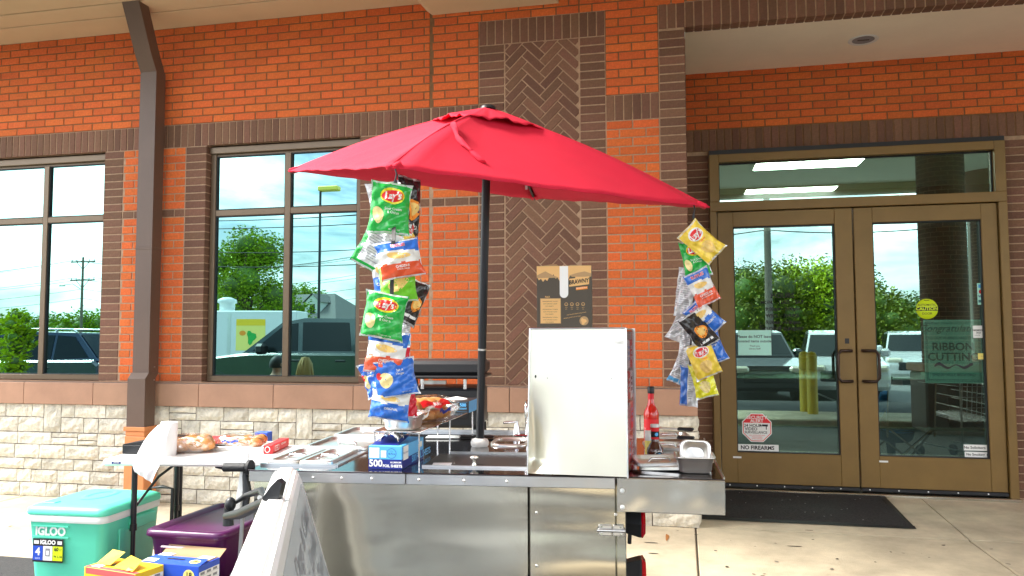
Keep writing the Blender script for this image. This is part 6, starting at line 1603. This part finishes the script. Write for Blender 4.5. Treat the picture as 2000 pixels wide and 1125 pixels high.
for i, (px, d, h, r, mt_) in enumerate(((1395, 40, 5.2, 2.2, 'leaf_dark'), (1455, 44, 6.1, 2.0, 'leaf_dark'), (1500, 36, 4.9, 2.3, 'leaf_olive'), (1548, 38, 5.4, 2.4, 'leaf_olive'), (1600, 37, 5.2, 2.3, 'leaf_bright'), (1650, 39, 5.5, 2.5, 'leaf_olive'), (1712, 34, 3.9, 2.1, 'leaf_olive'), (1760, 44, 4.1, 2.4, 'leaf_dark'), (1810, 46, 3.9, 2.4, 'leaf_olive'), (1880, 48, 4.0, 2.6, 'leaf_dark'), (1940, 44, 4.4, 2.6, 'leaf_olive'))):
    p = at_path(px, d, GD); tree(('leftmost dark', 'tall dark', 'rounded green', 'middle broad green', 'brightest yellow green', 'wide green', 'low green', 'small dark', 'small green', 'far dark', 'rightmost green')[i] + ' tree mirrored in the entrance doors', p.x, p.y, (h + (.5 if i < 6 else 0)) * .84, r, mt_, 50 + i, .085, 8500, low=.02)
# utility poles and wires
def upole(lab, px, d, h, g=GW, arms=2, rad=.16, name='utility_pole'):
    p = at_path(px, d, g); o = thing(name, lab, 'utility pole', (p.x, p.y, -.12), 0, 'utility poles beyond the parking lot')
    MB('pole_wood').cyl((0, 0, 0), (0, 0, h), rad, rad * .7, n=12).build('post', o)
    for k in range(arms):
        a = MB('pole_wood').box((-1.5, -.06, h - .6 - k * 2.0), (1.5, .06, h - .45 - k * 2.0)); 
        for s_ in (-1, 1): a.tube([(s_ * .75, 0, h - .6 - k * 2.0), (0, 0, h - 1.4 - k * 2.0)], .04, 5)
        q = a.build('crossarm', o)
        ins = MB('trailer_white')
        for x in (-1.4, -.8, .8, 1.4): ins.cyl((x, 0, h - .45 - k * 2.0), (x, 0, h - .25 - k * 2.0), .05, n=8)
        ins.build('insulator', q)
    return o, p
po, pp = upole('utility pole with two crossarms mirrored in the left window', 158, 72, 10.2)
MB('trailer_white').tube([(0, 0, 6.6), (-1.2, 0, 7.3), (-2.3, 0, 7.2)], .05, 6).box((-2.9, -.12, 7.05), (-2.2, .12, 7.25), bev=.04).build('street_light', po)
po2, pp2 = upole('thick utility pole mirrored in the left glass door', 1503, 33, 8.6, GD, 1, .17)
po3, pp3 = upole('leaning utility pole mirrored at the right edge of the right door', 1905, 30, 9, GD, 1, .15)
po4, pp4 = upole('distant utility pole at the far left of the wire run', -420, 80, 10.2)
po5, pp5 = upole('distant utility pole right of the mirrored window tree', 735, 74, 10.2)
def wire(lab, a, b, sag):
    o = thing('power_line', lab, 'power line', a, 0, 'overhead wires'); b = b - a
    MB('wire_black').tube([Vector((0, 0, 0)).lerp(b, i / 14) + Vector((0, 0, -sag * 4 * (i / 14) * (1 - i / 14))) for i in range(15)], .022, 5).build('wire', o)
wl = [('top', 9.75, -1.4), ('second', 9.75, -.8), ('third', 9.75, .8), ('fourth', 7.8, -1.4), ('fifth', 7.8, 1.4), ('sixth', 6.6, 0), ('lowest', 5.6, 0)]
for t, z, x in wl:
    wire(t + ' overhead wire mirrored left of the near window pole', Vector((pp4.x + x, pp4.y, z)), Vector((pp.x + x, pp.y, z)), 1.2)
    wire(t + ' overhead wire mirrored in the wide window', Vector((pp.x + x, pp.y, z)), Vector((pp5.x + x, pp5.y, z)), 1.3)
    wire(t + ' overhead wire leading right beyond the wide window', Vector((pp5.x + x, pp5.y, z)), Vector((pp2.x + x - 6, pp2.y - 3, z - .8)), 1.0)
for t, z, x in (('topmost', 8.0, -1.2), ('upper', 8.0, .8), ('middle', 7.6, 1.3), ('lower', 6.4, 0), ('bottom', 5.7, 0)):
    wire(t + ' wire mirrored between the door poles', Vector((pp2.x + x, pp2.y, z)), Vector((pp3.x + x + 4, pp3.y, z + .3)), .5)
    wire(t + ' wire mirrored at the left side of the left door', Vector((pp2.x + x, pp2.y, z)), Vector((pp2.x - 26, pp2.y - 4, z - .8)), .5)
# parking lot light
p = at_path(622, 30); lo = thing('lot_light', 'slim parking lot light pole with a yellow lamp mirrored in the wide window', 'street lamp', (p.x, p.y, -.12))
MB('pole_metal').cyl((0, 0, 0), (0, 0, 7.7), .07, .05, n=10).build('post', lo); MB('amber_lamp').box((-.05, -.2, 7.62), (.85, .2, 7.82), bev=.04).build('lamp_head', lo)
# white food trailer
p = at_path(500, 34); ft = thing('food_trailer', 'white food trailer with a roof vent and menu poster mirrored in the wide window', 'trailer', (p.x, p.y, -.12), math.radians(-14))
MB('trailer_white').box((-2.2, -1.1, .45), (2.2, 1.1, 2.75), bev=.05).build('trailer_body', ft); MB('steel_trim').box((-1.0, -1.0, .46), (-.85, 1.115, 2.6)).build('corner_strip', ft)
MB('trailer_white').lathe([(.35, 2.75), (.35, 3.1), (.45, 3.15), (.42, 3.3), (.2, 3.4), (.001, 3.42)], 16, None, T(-1.3, .3, 0)).build('roof_vent', ft)
m = MB('pale_yellow').box((-.6, 1.101, .9), (.75, 1.11, 2.35)); m.box((-.6, 1.111, 2.05), (.75, 1.115, 2.35), 'yellow_card'); m.ellipse(.1, 1.5, .2, .3, 'bag_green', None, 14, fn=lambda a, b: (a, 1.116, b), rings=1, wob=.3); m.ellipse(-.3, 1.7, .15, .12, 'orange_ink', None, 12, fn=lambda a, b: (a, 1.116, b), rings=1); m.build('poster', ft)
for x in (-.5, .4): MB('tyre').cyl((x, 1.0, .33), (x, 1.12, .33), .33, n=20).build('wheel', ft)
# house
p = at_path(608, 62); hs = thing('house', 'pale house with a grey hipped roof and dormer mirrored in the wide window', 'house', (p.x, p.y, -.12), math.radians(10))
MB('house_siding').box((-4.5, -3, 0), (4.5, 3, 2.9)).build('walls', hs)
MB('roof_shingle').add([(-4.9, -3.4, 2.9), (4.9, -3.4, 2.9), (4.9, 3.4, 2.9), (-4.9, 3.4, 2.9), (-1.5, 0, 5.2), (2.4, 0, 5.2)], [(0, 1, 5, 4), (1, 2, 5), (2, 3, 4, 5), (3, 0, 4), (0, 3, 2, 1)]).build('roof', hs)
dm = MB('house_siding').box((1.3, .8, 3.0), (2.7, 2.6, 4.4)).add([(1.3, .6, 4.4), (2.7, .6, 4.4), (2.0, .6, 5.0), (1.3, 2.62, 4.4), (2.7, 2.62, 4.4), (2.0, 2.62, 5.0)], [(0, 2, 1), (3, 4, 5)]).build('dormer', hs)
MB('roof_shingle').add([(1.1, .5, 4.35), (2.0, .5, 5.08), (2.0, 2.75, 5.08), (1.1, 2.75, 4.35), (2.9, .5, 4.35), (2.9, 2.75, 4.35)], [(0, 1, 2, 3), (1, 4, 5, 2)]).build('dormer_roof', dm); MB('car_glass').box((1.75, 2.6, 3.4), (2.25, 2.62, 4.2)).build('window', dm)
for x in (-3, 0, 3): MB('car_glass').box((x - .4, 3.0, 1.0), (x + .4, 3.02, 2.2)).build('window', hs)
# vehicles
def vehicle(name, lab, cat, x, y, rz, paint, L_, W_, body, cab, glass_splits, wheels, R_=.34, mirror=True, group='cars parked in the lot', bed=None, ride=.0):
    """profiles run along local +x = forward; body = lower shell, cab = greenhouse, both side outlines"""
    o = thing(name, lab, cat, (x, y, -.12), math.radians(rz), group)
    b = MB(paint); n = len(body); w = W_ / 2
    rings = [[(p[0], s * w * k, p[1] * 1.0 + dz) for p in body] for s, k, dz in ((-1, .93, -.015), (-1, 1, .0), (1, 1, .0), (1, .93, -.015))]
    ctr_ = (sum(p[0] for p in body) / n, sum(p[1] for p in body) / n)
    for q in (0, 3): rings[q] = [(ctr_[0] + (p[0] - ctr_[0]) * .985, p[1], ctr_[1] + (p[2] - ctr_[1]) * .93) for p in rings[q]]
    rings[0] = [(p[0], -w, p[2]) for p in rings[0]]; rings[3] = [(p[0], w, p[2]) for p in rings[3]]
    rings[1] = [(p[0], -w * .94, p[2]) for p in rings[1]]; rings[2] = [(p[0], w * .94, p[2]) for p in rings[2]]
    b.add([p for r in rings for p in r], [(q * n + i, q * n + (i + 1) % n, (q + 1) * n + (i + 1) % n, (q + 1) * n + i) for q in range(3) for i in range(n)] + [tuple(range(n)), tuple(range(3 * n, 4 * n))[::-1]])
    b.build('body', o)
    c = MB(paint); k = len(cab); zt = max(p[1] for p in cab); zb_ = min(p[1] for p in cab)
    def cy(z): return w * (.93 - .17 * (z - zb_) / (zt - zb_))
    c.add([(p[0], -cy(p[1]), p[1]) for p in cab] + [(p[0], cy(p[1]), p[1]) for p in cab], [tuple(range(k)), tuple(range(k, 2 * k))[::-1]] + [(i, (i + 1) % k, k + (i + 1) % k, k + i) for i in range(k)])
    cb_ = c.build('cabin', o)
    for sp_ in glass_splits:
        for s in (-1, 1):
            g = MB('car_glass'); pl = [(p[0], s * (cy(p[1]) + .008), p[1]) for p in sp_]; g.add(pl, [tuple(range(len(pl)))]); g.build('window', o)
    # windscreen and rear screen follow the cabin's outline
    f = sorted(cab, key=lambda p: -p[0])
    for (a_, b_) in ((cab[0], cab[1]), (cab[-2], cab[-1])):
        g = MB('car_glass'); nx = .012 if (a_[0] + b_[0]) / 2 > sum(p[0] for p in cab) / k else -.012
        q0 = (a_[0] * .94 + b_[0] * .06, a_[1] * .94 + b_[1] * .06); q1 = (b_[0] * .90 + a_[0] * .10, b_[1] * .90 + a_[1] * .10)
        g.add([(q0[0] + nx, -cy(q0[1]) + .05, q0[1] + .008), (q0[0] + nx, cy(q0[1]) - .05, q0[1] + .008), (q1[0] + nx, cy(q1[1]) - .05, q1[1] + .008), (q1[0] + nx, -cy(q1[1]) + .05, q1[1] + .008)], [(0, 1, 2, 3)]); g.build('windscreen', o)
    for wx in wheels:
        for s in (-1, 1):
            t_ = MB('tyre').cyl((wx, s * (w - .22), R_), (wx, s * (w + .005), R_), R_, n=24).build('wheel', o)
            MB('steel_trim').lathe([(R_ * .62, .0), (R_ * .5, .012), (R_ * .15, .004), (.001, .01)], 14, None, T(wx, s * (w + .006), R_) @ R(-90 * s, 'X')).build('rim', t_)
            MB('black_plastic').lathe([(R_ * 1.12, 0), (R_ * 1.22, .004), (R_ * 1.22, 0)], 22, None, T(wx, s * (w - .003), R_) @ R(-90 * s, 'X')).build('arch_trim', t_)
    fx_ = max(p[0] for p in body); bx_ = min(p[0] for p in body)
    for s in (-1, 1):
        MB('headlight').box((fx_ - .22, s * w * .72 - .22, .68), (fx_ + .012, s * w * .72 + .22, .84), bev=.05).build('headlight', o)
        MB('tail_red').box((bx_ - .012, s * w * .78 - .14, .78), (bx_ + .14, s * w * .78 + .14, 1.0), bev=.03).build('tail_light', o)
        xm = max(p[0] for p in cab) - .55
        MB(paint if paint != 'car_green' else 'black_plastic').box((xm - .1, s * (w + .10) - .12, zb_ + .02), (xm + .1, s * (w + .10) + .10, zb_ + .22), bev=.05).build('mirror', o)
    MB('black_plastic').box((fx_ - .05, -w * .62, .45), (fx_ + .015, w * .62, .70), bev=.03).build('grille', o)
    MB('steel_trim').box((bx_ + .5, w * .99, .80), (fx_ - .9, w * 1.005, .815)).build('trim_line', o)
    for gx in [sum(p[0] for p in g) / len(g) - .35 for g in glass_splits[:2]]:
        for s in (-1, 1): MB('black_plastic').box((gx - .1, s * w * 1.0 - .012, zb_ - .12), (gx + .1, s * w * 1.0 + .02, zb_ - .08), bev=.01).build('door_handle', o)
    return o
suv_body = [(2.28, .35), (2.32, .62), (2.22, .84), (1.25, 1.00), (.9, 1.02), (-2.15, 1.05), (-2.28, .95), (-2.30, .45), (-2.2, .3), (2.1, .25)]
suv_cab = [(1.15, .98), (.35, 1.60), (-.2, 1.66), (-1.6, 1.62), (-2.22, 1.03)]
suv_gl = [[(.98, 1.06), (.36, 1.54), (-.15, 1.58), (-.15, 1.06)], [(-.22, 1.06), (-.22, 1.58), (-1.05, 1.57), (-1.05, 1.06)], [(-1.12, 1.06), (-1.12, 1.57), (-1.55, 1.54), (-1.98, 1.10)]]
p = at_path(195, 14.2)
bs = vehicle('parked_car', 'dark blue estate car with roof rails mirrored in the left window', 'car', p.x - 2.3, p.y - .9, 180, 'car_blue', 4.6, 1.85, suv_body, suv_cab, suv_gl, (1.4, -1.4))
for s in (-1, 1): MB('steel_trim').tube([(.2, s * .62, 1.66), (.1, s * .62, 1.72), (-1.4, s * .62, 1.70), (-1.5, s * .62, 1.64)], .02, 6).build('roof_rail', bs)
pk_body = [(2.85, .42), (2.88, .75), (2.80, 1.06), (1.45, 1.20), (1.2, 1.22), (-2.8, 1.22), (-2.88, .6), (-2.75, .45), (2.7, .38)]
pk_cab = [(1.35, 1.18), (.55, 1.80), (.1, 1.88), (-.95, 1.86), (-1.10, 1.20)]
pk_gl = [[(1.10, 1.26), (.50, 1.75), (.22, 1.79), (.16, 1.26)], [(.06, 1.26), (.12, 1.80), (-.82, 1.79), (-.92, 1.26)]]
p = at_path(705, 13.4)
vehicle('pickup_truck', 'dark green crew cab pickup truck mirrored across the wide window', 'pickup truck', p.x - 1.15, p.y - 1.0, 180, 'car_green', 5.7, 1.98, pk_body, pk_cab, pk_gl, (1.85, -1.75), R_=.40)
p = at_path(1655, 19.6, GD); vehicle('parked_car', 'white car facing the building, mirrored between the two entrance doors', 'car', p.x + .15, p.y - 2.0, 96, 'car_white', 4.6, 1.85, suv_body, suv_cab, suv_gl, (1.4, -1.4))
p = at_path(1488, 18.6, GD); vehicle('parked_car', 'dark grey car with a lit looking headlight mirrored in the left glass door', 'car', p.x - .1, p.y - 2.2, 84, 'car_grey', 4.6, 1.85, suv_body, suv_cab, suv_gl, (1.4, -1.4))
p = at_path(1820, 26, GD); vehicle('parked_car', 'white car farther off behind the brick pillar in the right door', 'car', p.x, p.y - 2.2, 100, 'car_white', 4.6, 1.85, suv_body, suv_cab, suv_gl, (1.4, -1.4))
# bollards
for px, d, lab in ((1584, 13.9, 'nearer of the two yellow bollards mirrored in the left door'), (1569, 14.3, 'farther of the two yellow bollards mirrored in the left door')):
    p = at_path(px, d, GD); o = thing('bollard', lab, 'bollard', (p.x, p.y, -.125), 0, 'yellow bollards at the edge of the drive')
    MB('bollard_yellow').lathe([(.085, 0), (.085, 1.18), (.07, 1.235), (.03, 1.26), (.001, 1.265)], 20).build('sleeve', o); MB('concrete').lathe([(.12, 0), (.12, .02), (.085, .03)], 20).build('footing', o)
# people: one continuous skinned body each
def person(lab, loc, rz, shirt, hair, sc_=1.0, group=None, long_hair=False):
    o = thing('person', lab, 'person', loc, math.radians(rz), group)
    V = [(0, 0, .46), (0, .02, .62), (0, .03, .80), (0, .02, .94), (0, 0, 1.02), (0, -.02, 1.12), (0, -.02, 1.22),
         (.17, .02, .92), (.22, -.06, .68), (.14, -.26, .58), (.08, -.33, .57), (-.17, .02, .92), (-.22, -.06, .68), (-.14, -.26, .58), (-.08, -.33, .57),
         (.10, -.02, .44), (.13, -.42, .46), (.13, -.40, .10), (.13, -.52, .04), (-.10, -.02, .44), (-.13, -.42, .46), (-.13, -.40, .10), (-.13, -.52, .04)]
    E = [(0, 1), (1, 2), (2, 3), (3, 4), (4, 5), (5, 6), (3, 7), (7, 8), (8, 9), (9, 10), (3, 11), (11, 12), (12, 13), (13, 14), (0, 15), (15, 16), (16, 17), (17, 18), (0, 19), (19, 20), (20, 21), (21, 22)]
    RD = [.15, .15, .165, .12, .055, .085, .07, .075, .05, .038, .03, .075, .05, .038, .03, .10, .07, .048, .045, .10, .07, .048, .045]
    me = bpy.data.meshes.new('body'); me.from_pydata(V, E, []); me.update()
    b = bpy.data.objects.new('body', me); COL.objects.link(b)
    sk_ = b.modifiers.new('skin', 'SKIN'); 
    for i, r in enumerate(RD): me.skin_vertices[0].data[i].radius = (r, r * (.8 if i < 4 else 1))
    me.skin_vertices[0].data[0].use_root = True
    ss = b.modifiers.new('sub', 'SUBSURF'); ss.levels = 2; ss.render_levels = 2
    dg = bpy.context.evaluated_depsgraph_get(); dg.update()
    ev_ = bpy.data.meshes.new_from_object(b.evaluated_get(dg)); bpy.data.objects.remove(b)
    for k in ('skin', shirt, 'trousers'): ev_.materials.append(MATS[k])
    for p_ in ev_.polygons:
        c = p_.center; p_.use_smooth = True
        sleeve = abs(c.x) > .13 and c.z > .66 and c.y > -.12
        p_.material_index = 2 if (c.z < .50 and not (c.y < -.2 and c.z > .53)) else (1 if (c.z < .99 and (abs(c.x) < .16 and c.y > -.2 or sleeve)) else 0)
    ev_.name = 'body'; link('body', ev_, o)
    h = MB(hair); h.grid(lambda u, v: (.098 * math.cos(2 * PI * u) * math.sin(PI * .62 * v), -.012 + .112 * math.sin(2 * PI * u) * math.sin(PI * .62 * v) + .02 * v, 1.165 + .135 * math.cos(PI * .62 * v) - (.10 * v if math.sin(2 * PI * u) > .1 and long_hair else 0)), 20, 10); 
    if False: h.grid(lambda u, v: ((.125 + .012 * math.sin(u * 31)) * math.sin(PI * (u - .5)) * (1 + .2 * v), (.105 + .01 * math.sin(u * 37)) * math.cos(PI * (u - .5)) + .01, 1.25 - .40 * v), 22, 8)
    if long_hair:
        rh = random.Random(4)
        for i in range(46):
            a = rh.uniform(-.15, PI + .15); x0, y0 = .085 * math.cos(a), .10 * math.sin(a)
            h.tube([(x0 * .5, y0 * .5, 1.29), (x0 * 1.05, y0 * 1.05, 1.20), (x0 * 1.25 + rh.uniform(-.02, .02), y0 * 1.1, 1.05), (x0 * 1.5 + .06 + rh.uniform(-.03, .03), y0 + rh.uniform(-.02, .02), .86)], [.012, .013, .010, .004], 5)
    h.build('hair', o)
    f = MB('skin'); f.ball((0, -.108, 1.155), (.014, .02, .022)); f.ball((.092, -.01, 1.16), (.012, .02, .03)); f.ball((-.092, -.01, 1.16), (.012, .02, .03)); f.build('nose_and_ears', o)
    e_ = MB('white_ink').ball((.034, -.095, 1.185), .011).ball((-.034, -.095, 1.185), .011).ball((.034, -.104, 1.185), .005, 'ink').ball((-.034, -.104, 1.185), .005, 'ink').ball((0, -.100, 1.105), (.024, .006, .006), 'pink_red'); e_.build('eyes_and_mouth', o)
    o.scale = (sc_,) * 3
    return o
def camp_chair(lab, loc, rz, grp='folding camp chairs'):
    o = thing('camp_chair', lab, 'chair', loc, math.radians(rz), grp)
    MB('black_plastic').grid(lambda u, v: (-.24 + .48 * u, -.24 + .46 * v, .375 - .03 * math.sin(PI * u)), 8, 4).build('seat', o)
    MB('black_plastic').grid(lambda u, v: (-.25 + .5 * u, .22 + .06 * v, .40 + .42 * v), 6, 4).build('backrest', o)
    for a, b in (((-.25, -.25, 0), (.25, -.25, .40)), ((.25, -.25, 0), (-.25, -.25, .40)), ((-.25, .25, 0), (.25, .25, .40)), ((.25, .25, 0), (-.25, .25, .40)), ((-.26, -.25, 0), (-.26, .25, .40)), ((.26, .25, 0), (.26, -.25, .40)), ((-.25, .24, .3), (-.25, .29, .85)), ((.25, .24, .3), (.25, .29, .85))):
        MB('steel_body').cyl(a, b, .011, n=8).build('frame_tube', o)
    return o
ip = at_y(1752, 800, 8.95)
camp_chair('low folding chair inside the lobby behind the right door', (ip.x, 8.95, .07), 196)
person('seated person in a dark blue shirt seen from behind inside the right door', (ip.x, 8.92, -.02), 196, 'shirt_blue', 'hair_dark', .86)
p = at_path(597, 9.6); camp_chair('camp chair carrying the blonde person left of the photographer', (p.x, p.y, 0), -30); person('seated person with long blonde hair mirrored low in the wide window', (p.x, p.y, -.07), -30, 'shirt_grey', 'hair_blonde', .93, long_hair=True)
p = at_path(541, 10.2); camp_chair('camp chair carrying the dark haired person left of the photographer', (p.x, p.y, 0), 20); person('seated person with dark hair mirrored beside the window mullion', (p.x, p.y, -.07), 20, 'shirt_grey', 'hair_dark', .93)
# shopping cart in the lobby
q = at_y(1878, 860, 9.2); sc2 = thing('shopping_cart', 'wire shopping cart standing inside the right glass door', 'shopping cart', (q.x, 9.2, .07), math.radians(20))
m = MB('steel_trim')
for i in range(9):
    x = -.22 + .055 * i; m.cyl((x, -.3, .45), (x, -.34, .92), .004, n=5); m.cyl((x, -.3, .45), (x, .35, .5), .004, n=5)
for k in range(5): m.cyl((-.24, -.30 - .01 * k, .48 + .11 * k), (.24, -.30 - .01 * k, .48 + .11 * k), .004, n=5); m.cyl((-.24, -.3, .48 + .11 * k), (-.2, .4, .55 + .09 * k), .004, n=5); m.cyl((.24, -.3, .48 + .11 * k), (.2, .4, .55 + .09 * k), .004, n=5)
m.build('basket', sc2); MB('steel_trim').tube([(-.22, -.3, .9), (-.22, -.3, .15), (-.2, .4, .15)], .012, 6).tube([(.22, -.3, .9), (.22, -.3, .15), (.2, .4, .15)], .012, 6).build('frame', sc2)
MB('black_plastic').cyl((-.24, -.38, .98), (.24, -.38, .98), .015, n=8).build('handle', sc2)
for x, y in ((-.22, -.3), (.22, -.3), (-.2, .4), (.2, .4)): MB('black_rubber').cyl((x - .015, y, .06), (x + .015, y, .06), .06, n=12).build('wheel', sc2)
# desk in the lobby
dk = thing('counter', 'dark reception counter deep in the lobby', 'counter', (1.9, 12.6, .07)); MB('interior_dark').box((-1.8, -.3, 0), (1.8, .3, 1.0), bev=.02).build('front', dk); MB('black_plastic').box((-1.85, -.36, 1.0), (1.85, .34, 1.04), bev=.005).build('worktop', dk)
